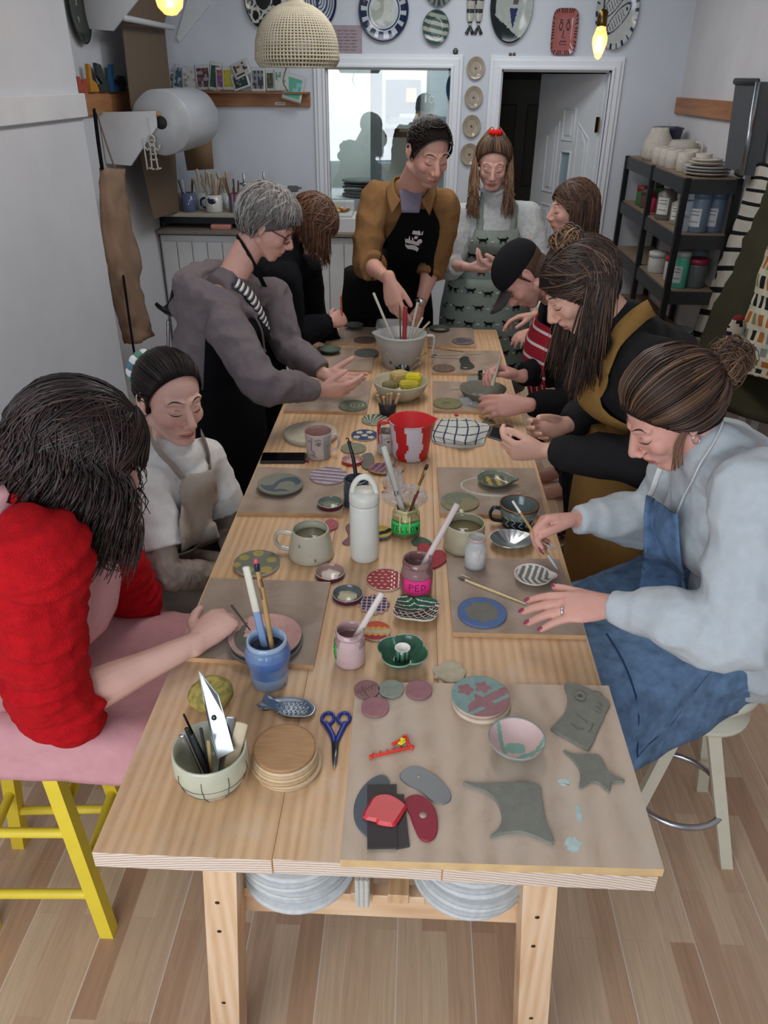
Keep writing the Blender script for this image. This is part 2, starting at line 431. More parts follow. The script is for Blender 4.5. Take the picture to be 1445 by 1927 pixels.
#  TABLE
TZ=.86;TX0,TX1=PZ(172,1605,TZ).x,PZ(1236,1640,TZ).x
TY0,TY1=PZ(172,1605,TZ).y,PZ(760,617,TZ).y
M_TABLE=woodmat('table_pine',hx('b68e64'),hx('cca57b'),hx('dab78f'),(13,.8,13),dirt=hx('c8b7a6'))
def endgrain():
 m,nt,b,N,L=newmat('pine_end_grain')
 wv=N.new('ShaderNodeTexWave');wv.wave_type='RINGS';wv.rings_direction='Y';wv.inputs['Scale'].default_value=24;wv.inputs['Distortion'].default_value=1.5;wv.inputs['Detail Scale'].default_value=2
 mp=N.new('ShaderNodeMapping');mp.inputs['Location'].default_value=(.12,0,-.62);mp.inputs['Scale'].default_value=(1,1,2.2)
 L.new(objvec(nt),mp.inputs[0]);L.new(mp.outputs[0],wv.inputs[0])
 cr=N.new('ShaderNodeValToRGB');cr.color_ramp.elements[0].color=hx('b39682');cr.color_ramp.elements[1].color=hx('d3c4b6');cr.color_ramp.elements[0].position=.15;cr.color_ramp.elements[1].position=.5
 L.new(wv.outputs[0],cr.inputs[0]);L.new(cr.outputs[0],b.inputs['Base Color']);b.inputs['Roughness'].default_value=.8
 return m
M_END=endgrain()
M_LEG=woodmat('leg_pine',hx('c79f78'),hx('d9b692'),hx('e4c8aa'),(12,12,1))
table=thing('work_table','long pine work table on splayed legs with a slatted shelf beneath','table',((TX0+TX1)/2,(TY0+TY1)/2,0))
TT=.036
bx=[TX0,TX0+.305,TX0+.30+.29,TX1]
gap=.0003
for i in range(3):
 g=G();x0,x1=bx[i]+(gap if i else 0),bx[i+1]
 y0=TY0+(0,.002,.0)[i]
 c=V3(((x0+x1)/2,(y0+TY1)/2,TZ-TT/2))
 g.box(c,(x1-x0,TY1-y0,TT),bevel=.0012)
 g.bm.normal_update()
 for f in g.bm.faces:
  if abs(f.normal.y)>.8:f.material_index=1
 g.bm.transform(Matrix.Translation(V3((0,0,0))))
 o=g.done('table_board',[M_TABLE,M_END],table)
def leg(x_top,x_bot,y):
 g=G();w_,d_=.062,.078
 R=[]
 for z,x in((0,x_bot),(TZ-TT,x_top)):
  R.append([V3((x+a*w_/2,y+b_*d_/2,z))for a,b_ in((-1,-1),(1,-1),(1,1),(-1,1))])
 g.rings(R)
 for f in g.bm.faces:f.smooth=False
 lo=g.done('leg',M_LEG,table)
 for z in(.55,.64,.30):
  g=G('4a4038')
  xx=x_bot+(x_top-x_bot)*z/.82
  g.lathe([(0.004,0),(.0045,.0006),(.0001,.001)],(xx-.008+random.random()*.01,y-d_/2-.0002,z),10,(V3((1,0,0)),V3((0,0,1)),V3((0,-1,0))))
  g.done('screw','metal',lo)
ly=TY0+.105
xl_t,xr_t=PY(434,1645,ly).x,PY(998,1672,ly).x
for y in(ly,TY1-.2):
 leg(xl_t,xl_t-.06,y);leg(xr_t,xr_t+.06,y)
def _xl(z,s):return(xl_t-.06*(1-z/.82))if s<0 else(xr_t+.06*(1-z/.82))
RZ=.522
for y in(ly+.06,TY1-.26):
 g=G();g.box(((xl_t+xr_t)/2,y,RZ),(_xl(RZ,1)-_xl(RZ,-1)+.02,.03,.07),bevel=.003)
 g.done('cross_rail',M_PINE if 0 else woodmat('rail_light_pine',hx('c79f78'),hx('d9b692'),hx('e4c8aa'),(1,12,12)),table)
for k in range(8):
 x=xl_t+.03+k*(xr_t-xl_t-.06)/7
 g=G();g.box((x,(TY0+TY1)/2,RZ+.056),(.043,TY1-TY0-.26,.026),bevel=.002)
 g.done('shelf_slat',M_LEG if 0 else M_TABLE,table)
 #  PEOPLE
def bake(g,name,voxel,smooth,fac=.5):
 """fuse overlapping closed shapes into one continuous surface"""
 me=bpy.data.meshes.new(name);bmesh.ops.recalc_face_normals(g.bm,faces=g.bm.faces);g.bm.to_mesh(me);g.bm.free()
 o=bpy.data.objects.new(name,me);COLL.objects.link(o)
 r=o.modifiers.new('r','REMESH');r.mode='VOXEL';r.voxel_size=voxel;r.use_smooth_shade=True
 if smooth:
  s=o.modifiers.new('s','SMOOTH');s.iterations=smooth;s.factor=fac
 bpy.context.view_layer.update()
 dg=bpy.context.evaluated_depsgraph_get()
 m2=bpy.data.meshes.new_from_object(o.evaluated_get(dg));m2.name=name
 bpy.data.objects.remove(o);bpy.data.meshes.remove(me)
 m2.materials.clear()
 return m2
def paint(me,fn):
 a=me.color_attributes.new('Col','FLOAT_COLOR','POINT')
 buf=[]
 for v in me.vertices:buf.extend(fn(v.co,v.normal))
 a.data.foreach_set('color',buf)
def wrinkle(me,amp,freq,seed=0,stretch=(1,1,1)):
 no=[v.normal.copy()for v in me.vertices];S=V3(stretch);off=V3((seed*3.1,seed*1.7,seed*.9))
 for v,n in zip(me.vertices,no):
  p=V3((v.co.x*S.x,v.co.y*S.y,v.co.z*S.z))*freq+off
  p=p+V3((noise.noise(p*.5),noise.noise(p*.5+V3((9,2,4))),0))*.8
  h=1-abs(noise.noise(p))*2.2;h2=noise.noise(p*2.3)
  v.co+=n*(amp*(h*.8+h2*.35-.5))
 me.update()
def bvh(me):return BVHTree.FromPolygons([v.co.copy()for v in me.vertices],[list(p.vertices)for p in me.polygons])
class Head:
 def __init__(s,c,f,up=(0,0,1),k=1.0):
  s.c=V3(c);s.f=V3(f).normalized();u=V3(up);s.s=s.f.cross(u).normalized()*-1
  s.u=s.s.cross(s.f)*-1
  if s.u.dot(u)<0:s.u=-s.u
  s.s=s.u.cross(s.f)*-1
  s.k=k
 def P(s,x,y,z):return s.c+(s.s*x+s.f*y+s.u*z)*s.k
 def L(s,p):d=V3(p)-s.c;return V3((d.dot(s.s),d.dot(s.f),d.dot(s.u)))/s.k
 def D(s,x,y,z):return s.s*x+s.f*y+s.u*z
 @property
 def ax(s):return(s.s,s.f,s.u)
def head_shape(g,H,sex='f',open_mouth=False):
 k=H.k;E=lambda c,r:g.ell(H.P(*c),tuple(x*k for x in r),H.ax,20,14)
 m=sex=='m';jw=1.22 if m else 1.0
 E((0,-.014,.032),(.074,.094,.083))
 E((0,.026,-.012),(.064,.066,.082))
 E((0,.038,-.050),(.047*jw,.050,.058))
 E((0,.066,-.090),(.021*jw,.019,.019))
 for s_ in(-1,1):
  g.cap(H.P(s_*.054*jw,.0,-.050),H.P(s_*.018,.062,-.092),.018*k,.017*k)
  E((s_*.034,.058,-.022),(.025,.025,.027))
  E((s_*.0305,.0715,.006),(.0150,.0135,.0115))
  g.cap(H.P(s_*.012,.080,.026),H.P(s_*.044,.064,.026),.010*k,.009*k)
  E((s_*.0115,.1000,-.0335),(.0085,.010,.0075))
  a=H.P(s_*.0735,-.006,0);ex=(H.D(s_*.93,-.36,0),H.D(.36*s_,.93,0),H.u)
  g.ell(H.P(s_*.0745,-.008,-.002),(.0075*k,.016*k,.029*k),ex,12,8)
  pts=[H.P(s_*.074,.004,-.028),H.P(s_*.081,-.010,-.020),H.P(s_*.086,-.022,.004),H.P(s_*.083,-.018,.024),H.P(s_*.077,-.002,.026),H.P(s_*.074,.006,.012)]
  g.tube(pts,.0038*k,6,3)
 g.cap(H.P(0,.082,.018),H.P(0,.110,-.026),.0085*k,.0115*k)
 E((0,.106,-.031),(.0115,.0105,.0085))
 g.cap(H.P(0,.088,-.044),H.P(0,.092,-.052),.009*k,.008*k)
 for a,b_,r in(((-.0235,.079,-.062),(-.003,.0925,-.0585),.0052),((.0235,.079,-.062),(.003,.0925,-.0585),.0052),((-.019,.079,-.071),(0,.0895,-.0715),.0062),((.019,.079,-.071),(0,.0895,-.0715),.0062)):
  g.cap(H.P(*a),H.P(*b_),r*.75*k,r*k)
def hand(g,wr,D,N,T,curls=(.35,.4,.45,.5),thumb=(.5,.55,.2),k=1.0,spread=.10,wrist_r=.025,tips=None,bend2=1.0):
 """wr wrist, D towards the fingers, N out of the palm, T towards the thumb; curls in radians for each joint"""
 D=V3(D).normalized();N=(V3(N)-D*V3(N).dot(D)).normalized();T0=V3(T);T=(T0-D*T0.dot(D)-N*T0.dot(N)).normalized()
 wr=V3(wr)
 g.loft([wr-D*.02*k,wr,wr+D*.030*k,wr+D*.062*k,wr+D*.086*k],[wrist_r*k*1.05,.029*k,.038*k,.044*k,.042*k],[wrist_r*.8*k,.020*k,.019*k,.017*k,.0135*k],T,14,True)
 g.ell(wr+D*.032*k+T*.022*k+N*.008*k,(.026*k,.015*k,.014*k),(D,T,N),12,8)
 g.ell(wr+D*.040*k-T*.022*k+N*.006*k,(.030*k,.012*k,.012*k),(D,T,N),12,8)
 L=((.043,.026,.021),(.047,.030,.022),(.044,.028,.022),(.034,.021,.019))
 for i in range(4):
  t=(.0285,.0098,-.0092,-.0275)[i];d=(.084,.088,.085,.078)[i]
  p=wr+D*d*k+T*t*k;sp=(1.5-i)*spread
  dv=(D+T*sp).normalized();a=0;r=(.0103,.0106,.0101,.0091)[i]*k
  p0=p-dv*.02*k;pts=[p0,p];rr=[r*1.05,r*1.1]
  for j in range(3):
   a+=curls[i]*(1.0,1.15*bend2,.7*bend2)[j]
   v=dv*math.cos(a)+N*math.sin(a)
   p=p+v*L[i][j]*k;pts.append(p);rr.append(r*(1.02,.93,.78)[j])
  for q in range(len(pts)-1):g.cap(pts[q],pts[q+1],rr[q],rr[q+1],8)
  if tips is not None:tips.append((pts[-1],v,(N*math.cos(a)-dv*math.sin(a))*-1,rr[-1]))
 a0,a1,a2=thumb
 v=(D*math.cos(a0)+T*math.sin(a0)).normalized();v=(v*math.cos(a1)+N*math.sin(a1)).normalized()
 p=wr+D*.022*k+T*.020*k+N*.004*k;q=p+v*.044*k
 v2=(v+D*a2*.8-T*a2*.5).normalized();q2=q+v2*.031*k
 v3=(v2+D*a2*.4-T*a2*.4).normalized();q3=q2+v3*.022*k
 g.cap(p,q,.0165*k,.0130*k,10);g.cap(q,q2,.0128*k,.0115*k,10);g.cap(q2,q3,.0115*k,.0098*k,10)
 if tips is not None:tips.append((q3,v3,(v3.cross(N.cross(D))).normalized()if 0 else-N,.0082*k))
def arm(g,sh,el,wr,k=1.0):
 g.loft([sh,sh.lerp(el,.35),el,el.lerp(wr,.25),el.lerp(wr,.7),wr],[.050*k,.046*k,.039*k,.041*k,.030*k,.0255*k],[.050*k,.046*k,.038*k,.038*k,.026*k,.020*k],None,14,True,3)
def torso(g,pel,mid,nk,S,wd=1.0,dp=1.0,off=0.0,shw=.165,lo=-.10,n=3,bust=0.0,belly=0.0,top=True):
 """ellipse sections from crotch to neck; off grows the body for clothes"""
 a=(pel-mid).normalized()
 Fw=(nk-pel).normalized().cross(S);
 if Fw.z>.5 and 0:Fw=-Fw
 pts=[pel+a*(-lo),pel,pel.lerp(mid,.55),mid,mid.lerp(nk,.45),mid.lerp(nk,.78),mid.lerp(nk,.97)]
 ra=[.155*wd,.168*wd,.150*wd,.138*wd,.155*wd,shw,.075]
 rb=[.105*dp,.112*dp,(.100+belly)*dp,(.094+belly*.7)*dp,(.108+bust)*dp,.082*dp,.055]
 g.loft(pts,[x+off for x in ra],[x+off for x in rb],S,22,True,n)
 return pts
def sleeve(g,pts,radii,seg=14):
 g.loft(pts,radii,None,None,seg,False,4)
 g.ell(pts[0],(radii[0],)*3)
def skin_paint(H,base,sex,nails=None,stub=0,lip=None,blush='c9806f'):
 b=V3(hx(base)[:3]);lp=V3(hx(lip or 'b06a62')[:3]);bl=V3(hx(blush)[:3]);st=V3(hx('7a6558')[:3])
 def fn(co,no):
  p=H.L(co);c=b.copy()
  if p.length<.16 and p.y>.02:
   if p.y>.068:
    dz=p.z+.065;wx=abs(p.x)
    m=.75*max(0,1-(wx/.024)**4)*max(0,min(1,(1-(abs(dz)/(.0115*(1-.4*wx/.024)))**2)*2.2))
    c=c.lerp(lp,max(0,min(1,m)))
   ck=math.exp(-((abs(p.x)-.04)**2+(p.z+.022)**2)/.0006)*.16+math.exp(-(p.x**2+(p.z+.03)**2)/.0002)*.25
   c=c.lerp(bl,min(.6,ck))
   if stub:
    m=max(0,min(1,(-.028-p.z)/.02))*stub
    if abs(p.z+.065)<.011 and abs(p.x)<.024:m=0
    c=c.lerp(st,m)
  return(c.x,c.y,c.z,1)
 return fn
def strip(name,me_bvh,H,pts,r,col,parent,mat='hair',z=0.0):
 """thin raised line lying on the face: brow, lash line, lip line"""
 g=G(col);P=[]
 for x,zz in pts:
  o=H.P(x,.2,zz);h=me_bvh.ray_cast(o,-H.f,.2*H.k)
  if h[0]is not None:P.append(h[0]+H.f*z)
 if len(P)>=2:
  n=len(P);g.tube(P,[r*(1-.55*abs(2*i/(n-1)-1)**2)for i in range(n)],6,3)
  return g.done(name,mat,parent)
def face_bits(me,H,root,brow='2c211c',lash='1d1714',look=-.001,sex='f',lip='7a3d3a',squint=0,top=None):
 T=bvh(me)
 for s_ in(-1,1):
  strip('eyebrow',T,H,[(s_*x,z)for x,z in((.012,.0285),(.024,.0325),(.036,.0325),(.047,.0270))],.0030 if sex=='m' else .0023,brow,root)
  strip('eyelash',T,H,[(s_*x,z)for x,z in((.0165,-.0010),(.024,-.0042),(.031,-.0050),(.039,-.0035),(.0455,.0015))],.0017,lash,root)
  strip('eyelid_crease',T,H,[(s_*x,z)for x,z in((.0175,.0065),(.025,.0110),(.033,.0115),(.043,.0070))],.0009,'8a5c50',root,'skin',-.0003)
 strip('mouth_line',T,H,[(-.022,-.0635),(-.012,-.0648),(0,-.0640),(.012,-.0648),(.022,-.0635)],.0013,'6a3230',root,'skin')
 for s_ in(-1,1):
  strip('nostril',T,H,[(s_*.006,-.0405),(s_*.010,-.0412)],.0020,'5a302b',root,'skin')
def strands(name,parent,fn,n,r,pal,seg=9,sides=4,jit=1.0,seed=1,mat='hair',taper=.35):
 n=int(n*2.1);r=r*.64
 g=G();rnd=random.Random(seed);P=[V3(hx(c)[:3])for c in pal]
 for i in range(n):
  pts=fn(rnd)
  if not pts:continue
  a,b_=rnd.choice(P),rnd.choice(P);c=a.lerp(b_,rnd.random());k=.8+.45*rnd.random()
  g.c=(c.x*k,c.y*k,c.z*k,1)
  C=catmull(pts,max(2,seg//max(1,len(pts)-1)))
  m=len(C);rr=[r*(.5+.5*rnd.random())*(taper+(1-taper)*math.sin(math.pi*min(1,(j+1.2)/(m+1))**.8))for j in range(m)]if 0 else None
  q=r*(.55+.6*rnd.random())
  rr=[q*(taper+(1-taper)*math.sin(math.pi*(j+.6)/(m+.2))**.6)for j in range(m)]
  g.loft(C,rr,[x*.6 for x in rr],None,sides)
 return g.done(name,mat,parent,recalc=False)
SKR=(.078,.098,.087);SKC=(0,-.014,.032)
def sk(H,d,off=.004):
 """point on the skull in direction d (local), raised by off"""
 d=V3(d).normalized();r=V3(SKR);k=1/math.sqrt((d.x/r.x)**2+(d.y/r.y)**2+(d.z/r.z)**2)
 q=V3(SKC)+d*(k+off);return H.P(*q)
def az(a,e):a,e=math.radians(a),math.radians(e);return V3((math.sin(a)*math.cos(e),math.cos(a)*math.cos(e),math.sin(e)))
def slerp(a,b,t):
 a,b=a.normalized(),b.normalized();w_=math.acos(max(-1,min(1,a.dot(b))))
 if w_<1e-4:return a
 return(a*math.sin((1-t)*w_)+b*math.sin(t*w_))/math.sin(w_)
def hair_cap(H,parent,col,off=.006,line=((.080,.062),(.012,-.035)),low=-.075,side_line=None,mat='cloth',name='hair_base'):
 g=G(col)
 g.ell(H.P(*SKC),tuple((x+off)*H.k for x in SKR),H.ax,36,26)
 g.ell(H.P(0,-.04,-.02),((.064+off)*H.k,(.062+off)*H.k,.07*H.k),H.ax,28,18)
 (y0,z0),(y1,z1)=line;d=V3((0,y1-y0,z1-z0)).normalized();nrm=V3((0,-d.z,d.y))
 if nrm.y<0:nrm=-nrm
 def cut(p,n):
  geom=g.bm.verts[:]+g.bm.edges[:]+g.bm.faces[:]
  bmesh.ops.bisect_plane(g.bm,geom=geom,plane_co=H.P(*p),plane_no=H.D(*n),clear_outer=True)
 cut((0,y0,z0),(0,nrm.y,nrm.z));cut((0,0,low),(0,0,-1))
 return g.done(name,mat,parent,solid=.001)
def planes_shell(g,planes):
 for p,n in planes:
  geom=g.bm.verts[:]+g.bm.edges[:]+g.bm.faces[:]
  bmesh.ops.bisect_plane(g.bm,geom=geom,plane_co=V3(p),plane_no=V3(n),clear_outer=True)
def surf_ribbon(g,T,pts,width,off=.005,n=6,side=None):
 """flat band following a garment surface through pts"""
 C=catmull(pts,n);Q=[]
 for p in C:
  h=T.find_nearest(p);Q.append((h[0]+h[1]*off,h[1])if h[0]is not None else(p,V3((0,0,1))))
 rows=[]
 for i,(p,nn)in enumerate(Q):
  t=(Q[min(i+1,len(Q)-1)][0]-Q[max(i-1,0)][0]).normalized();s_=t.cross(nn).normalized()
  rows.append([p-s_*width/2,p,p+s_*width/2])
 g.grid(rows)
def cloth(rows,n=6,amp=.006,freq=9,seed=0,T=None,off=.006):
 """smooth cloth sheet through a grid of control points, with soft folds"""
 R=[catmull(r,n)for r in rows];cols=list(zip(*R));cols=[catmull(c,n)for c in cols];R=[list(r)for r in zip(*cols)]
 out=[]
 for i,r in enumerate(R):
  row=[]
  for j,p in enumerate(r):
   a=R[max(i-1,0)][j]-R[min(i+1,len(R)-1)][j];b_=r[min(j+1,len(r)-1)]-r[max(j-1,0)]
   nn=a.cross(b_);nn=nn.normalized()if nn.length>1e-9 else V3((0,0,1))
   q=p*freq+V3((seed,seed*2,0));q=q+V3((noise.noise(q*.6),noise.noise(q*.6+V3((5,5,5))),0))
   h=(1-2*abs(noise.noise(q)))*.8+.4*noise.noise(q*2.7)
   p2=p+nn*amp*(h-.3)
   if T is not None:
    hh=T.find_nearest(p2,.05)
    if hh[0]is not None and(p2-hh[0]).dot(hh[1])<off:p2=hh[0]+hh[1]*off
   row.append(p2)
  out.append(row)
 return out
def legs(g,hips,knees,ankles,k=1.0,off=0,feet=None):
 for h,kn,an in zip(hips,knees,ankles):
  g.loft([h,h.lerp(kn,.5),kn,kn.lerp(an,.35),an],[(.088+off)*k,(.078+off)*k,(.056+off)*k,(.054+off)*k,(.036+off)*k],None,None,14,True,3)
def feet(g,an,d):
 d=V3(d).normalized()
 g.loft([an+V3((0,0,-.01))-d*.045,an+V3((0,0,-.025))+d*.03,V3((an.x,an.y,.030))+d*.11,V3((an.x,an.y,.022))+d*.17],[.030,.040,.045,.032],[.040,.038,.026,.018],None,12,True,2)
def hit(T,px,py,off=.006,fb=None):
 """where the sight line of a photo point meets a garment surface"""
 d=ray(px,py).normalized();h=T.ray_cast(CAM,d,12)
 if h[0]is None:return PY(px,py,fb)if fb else None
 n=h[1]if h[1].dot(d)<0 else-h[1]
 return h[0]+n*off
def strap_on(g,T,pts,width,off=.008,n=6,thick=.0016):
 C=catmull([V3((p[0],p[1],0))for p in pts],n);Q=[hit(T,c.x,c.y,off)for c in C];Q=[q for q in Q if q is not None]
 if len(Q)<3:return
 for _ in range(2):Q=[Q[0]]+[(Q[i-1]+Q[i]*2+Q[i+1])/4 for i in range(1,len(Q)-1)]+[Q[-1]]
 g.loft(Q,[width/2]*len(Q),[thick]*len(Q),None,8)
def panel_on(g,T,rows,n=6,off=.012,fb=None,sm=2):
 R=[catmull([V3((p[0],p[1],0))for p in r],n)for r in rows];R=[list(q)for q in zip(*[catmull(c,n)for c in zip(*R)])]
 H_=[[hit(T,c.x,c.y,off)for c in r]for r in R];ok=[h.y for r in H_ for h in r if h is not None];my=fb or(sum(ok)/max(1,len(ok)))
 for i,r in enumerate(H_):
  last=None
  for k in list(range(len(r))):
   if r[k]is None:
    cand=[r[m_]for m_ in sorted(range(len(r)),key=lambda m_:abs(m_-k))if r[m_]is not None]
    y=cand[0].y if cand else my;r[k]=PY(R[i][k].x,R[i][k].y,y)
 for _ in range(sm):
  H_=[[r[k]if i in(0,len(H_)-1)or k in(0,len(r)-1)else(r[k]*2+r[k-1]+r[k+1]+H_[i-1][k]+H_[i+1][k])/6 for k in range(len(r))]for i,r in enumerate(H_)]
 g.grid(H_);return H_
def hairline(H,a,line,off=0):
 """direction (local) on the skull where the hairline plane is met at azimuth a"""
 (y0,z0),(y1,z1)=line;d=V3((0,y1-y0,z1-z0)).normalized();ny,nz=-d.z,d.y
 if ny<0:ny,nz=-ny,-nz
 lo,hi=-60,89
 for _ in range(18):
  m_=(lo+hi)/2;p=H.L(sk(H,az(a,m_),.003));v=(p.y-y0)*ny+(p.z-z0)*nz
  if v>0:lo=m_
  else:hi=m_
 return az(a,max(hi,-32)+off)
def sweep_fn(H,line,end,of=(.005,.012),low=-32,lift=.006,frm=.45):
 """hair combed back from the hairline to one gathering point"""
 def fn(rd):
  sg=rd.choice((-1,1));a=rd.uniform(0,178);st=hairline(H,sg*a,line)if a<100 else az(sg*a,low+rd.random()*6)
  if rd.random()>frm:st=slerp(st,V3(end),rd.uniform(0,.6))
  o=rd.uniform(*of);en=V3(end);k=[sk(H,slerp(st,en,t),o*(.35+.65*min(1,t*4))+lift*math.sin(math.pi*t))for t in(0,.2,.45,.7,.88,1)]
  return k
 return fn
SKIN=dict(p1='d6ab9d',p2='dcb0a0',p3='cf9f90',p4='cf9f90',p5='c49484',p6='c89e93',p7='cb9c8d',p8='bf8d80',p9='d3a48f',p10='d29c8c')
def jp(d):return{k:(PY(*v)if not isinstance(v,V3)else v)for k,v in d.items()}
def body(root,j,H,S,sex='f',sk_='c89e93',hands=(),legs_=None,vox=.0045,wd=1.0,shw=.165,stub=0,lip=None,mid=None,open_neck=0,smooth=3,armk=1.0,feet_d=None,neck_r=.052,base=None):
 g=G()
 head_shape(g,H,sex)
 nk=j['neck'];m_=mid or j['pel'].lerp(nk,.5)
 g.loft([nk-(H.c-nk).normalized()*.05,nk,H.P(0,-.022,-.06),H.P(0,-.02,-.02)],[.070,neck_r,neck_r*.96,neck_r],[.062,neck_r,neck_r*1.02,neck_r],S,16,True,3)
 torso(g,j['pel'],m_,nk,S,wd*.93,wd*.90,0,shw*.90)
 for s_ in 'NF':
  if 'sh'+s_ in j:
   arm(g,j['sh'+s_],j['el'+s_],j['wr'+s_],armk)
   g.ell(j['sh'+s_],(.050,)*3)
 tips=[]
 for a in hands:hand(g,tips=tips,**a)
 if legs_:
  legs(g,*legs_)
  for an in legs_[2]:feet(g,an,feet_d or V3((1,0,0)))
 me=bake(g,'body',vox,smooth)
 paint(me,skin_paint(H,sk_,sex,stub=stub,lip=lip))
 link('body',me,'skin',root)
 return me,tips
def garment(name,root,fn,mat,col,vox=.008,smooth=4,wr=(.006,9,1),cf=None,stretch=(1,1,1)):
 g=G();fn(g)
 if name in('jumper','t_shirt','hooded_sweatshirt','top','overshirt','roll_neck_jumper','jacket','sweatshirt'):
  for s_ in 'NF':g.cap(j['neck']+V3((0,0,-.045)),j['sh'+s_]+V3((0,0,.005)),.058,.070,14)
 me=bake(g,name,vox,smooth)
 if wr:wrinkle(me,wr[0],wr[1],wr[2],stretch)
 c=hx(col);paint(me,cf or(lambda co,no:c))
 return me,link(name,me,mat,root)
 # - woman in the red jumper, front left
j=jp(dict(head=(158,850,1.30),neck=(82,955,1.22),shN=(62,1055,1.08),elN=(120,1325,1.13),wrN=(372,1208,1.33),shF=(165,955,1.47),elF=(250,1130,1.6),wrF=(330,1190,1.74),pel=V3((-.97,1.34,.74))))
R1=thing('person','seated person in a bright red jumper and pink apron with dark wavy hair','person',(-.97,1.34,0))
H=Head(j['head'],(.80,.30,-.55));S=V3((.12,-1,.1)).normalized()
mid=V3((-.86,1.28,1.0))
D=(PY(438,1148,1.44)-j['wrN']).normalized()
kn=[V3((-.44,1.27,.69)),V3((-.44,1.52,.69))];an=[V3((-.34,1.48,.14)),V3((-.34,1.70,.14))];hp=[V3((-.92,1.24,.73)),V3((-.93,1.45,.73))]
me,tips=body(R1,j,H,S,'f',SKIN['p1'],[dict(wr=j['wrN'],D=D,N=(.20,.55,-.70),T=(-.45,.25,.9),curls=(.62,.78,.9,.95),thumb=(.95,.15,.5),k=1.05,spread=.07),dict(wr=j['wrF'],D=(.8,.1,-.1),N=(0,.3,-1),T=(0,1,0))],(hp,kn,an),mid=mid,vox=.004,wd=1.02,lip='a8605a',armk=1.14)
face_bits(me,H,R1)
tw,twd=mid,None
def f(g):
 torso(g,j['pel'],mid,j['neck'],S,1.05,1.08,.022,.195,lo=-.02,bust=.02)
 g.ell(j['shN']+V3((0,.01,0)),(.10,.10,.095));sleeve(g,[j['shN']+V3((0,.01,.0)),j['shN'].lerp(j['elN'],.4)+V3((-.01,-.01,0)),j['elN'].lerp(j['shN'],.12)+V3((-.015,-.01,0)),j['elN']+V3((.015,.0,-.01)),j['elN'].lerp(j['wrN'],.17)],[.088,.085,.082,.078,.064])
 sleeve(g,[j['shF'],j['shF'].lerp(j['elF'],.5),j['elF'],j['elF'].lerp(j['wrF'],.2)],[.085,.080,.075,.062])
rib=hx('d31016');rib2=hx('b80d14')
mj,oj=garment('jumper',R1,f,'knit','ad1018',.007,3,(.012,15,1),stretch=(.4,.4,1.6))
TJ=bvh(mj)
PK='c28f92'
g=G(PK);torso(g,j['pel'],mid,j['neck']+V3((0.01,0,-.02)),S,1.05,1.16,.036,.17,lo=-.04,n=5,bust=.03)
fr=V3((.9,.12,.1))
planes_shell(g,[(mid+V3((-.015,0,0)),(-1,.05,-.05)),(j['neck']+V3((.06,0,-.06)),(.35,0,1)),(j['pel']+V3((0,0,.03)),(0,0,-1))])
bib=g.done('apron_bib','cloth',R1,solid=.003)
lap=[[V3((-1.10,1.10,.80)),V3((-.95,1.10,.855)),V3((-.72,1.12,.83)),V3((-.50,1.12,.79)),V3((-.42,1.13,.76))],[V3((-1.05,1.20,.88)),V3((-.93,1.22,.875)),V3((-.72,1.22,.822)),V3((-.50,1.22,.80)),V3((-.41,1.22,.79))],[V3((-1.0,1.34,.90)),V3((-.90,1.35,.870)),V3((-.72,1.36,.80)),V3((-.50,1.36,.77)),V3((-.41,1.36,.77))],[V3((-1.0,1.48,.88)),V3((-.90,1.48,.870)),V3((-.72,1.50,.822)),V3((-.50,1.50,.80)),V3((-.41,1.50,.79))],[V3((-1.02,1.62,.72)),V3((-.90,1.62,.75)),V3((-.72,1.63,.76)),V3((-.50,1.63,.74)),V3((-.41,1.63,.72))]]
lap.insert(0,[V3((-1.14,1.10,.73)),V3((-.95,1.085,.73)),V3((-.72,1.09,.725)),V3((-.52,1.10,.70)),V3((-.44,1.10,.69))])
g=G(PK);g.grid(cloth(lap,9,.009,11,3));g.done('apron_skirt','cloth',R1,solid=.003)
g=G('1b1718');nb=j['neck']
surf_ribbon(g,TJ,[nb+V3((-.07,-.10,.02)),nb+V3((-.045,-.13,-.02)),nb+V3((.0,-.15,-.05)),mid+V3((.03,-.14,.16))],.012,.006)
g.done('neck_strap','cloth',R1)
g=G(PK);surf_ribbon(g,TJ,[nb+V3((-.10,-.02,.05)),nb+V3((-.06,-.08,.05)),nb+V3((.0,-.11,.01)),mid+V3((.07,-.12,.18)),mid+V3((.08,-.10,.10))],.05,.008)
g.done('apron_strap','cloth',R1,solid=.003)
g=G('4b6f9f');
for a,b_ in zip(hp,kn):g.loft([a+V3((-.05,0,-.01)),a.lerp(b_,.5),b_],[.098,.088,.07],None,None,14,True,3)
for a,b_ in zip(kn,an):g.loft([a,a.lerp(b_,.5),b_],[.07,.062,.055],None,None,14,True,2)
g.ell(j['pel']+V3((-.03,0,-.01)),(.13,.19,.105))
me2=bake(g,'jeans',.01,3);c=hx('4b6f9f');paint(me2,lambda co,no:c);link('jeans',me2,'denim',R1)
for a in an:
 g=G('3a3634');feet(g,a,V3((1,.1,0)));g.done('shoe','rubber',R1)
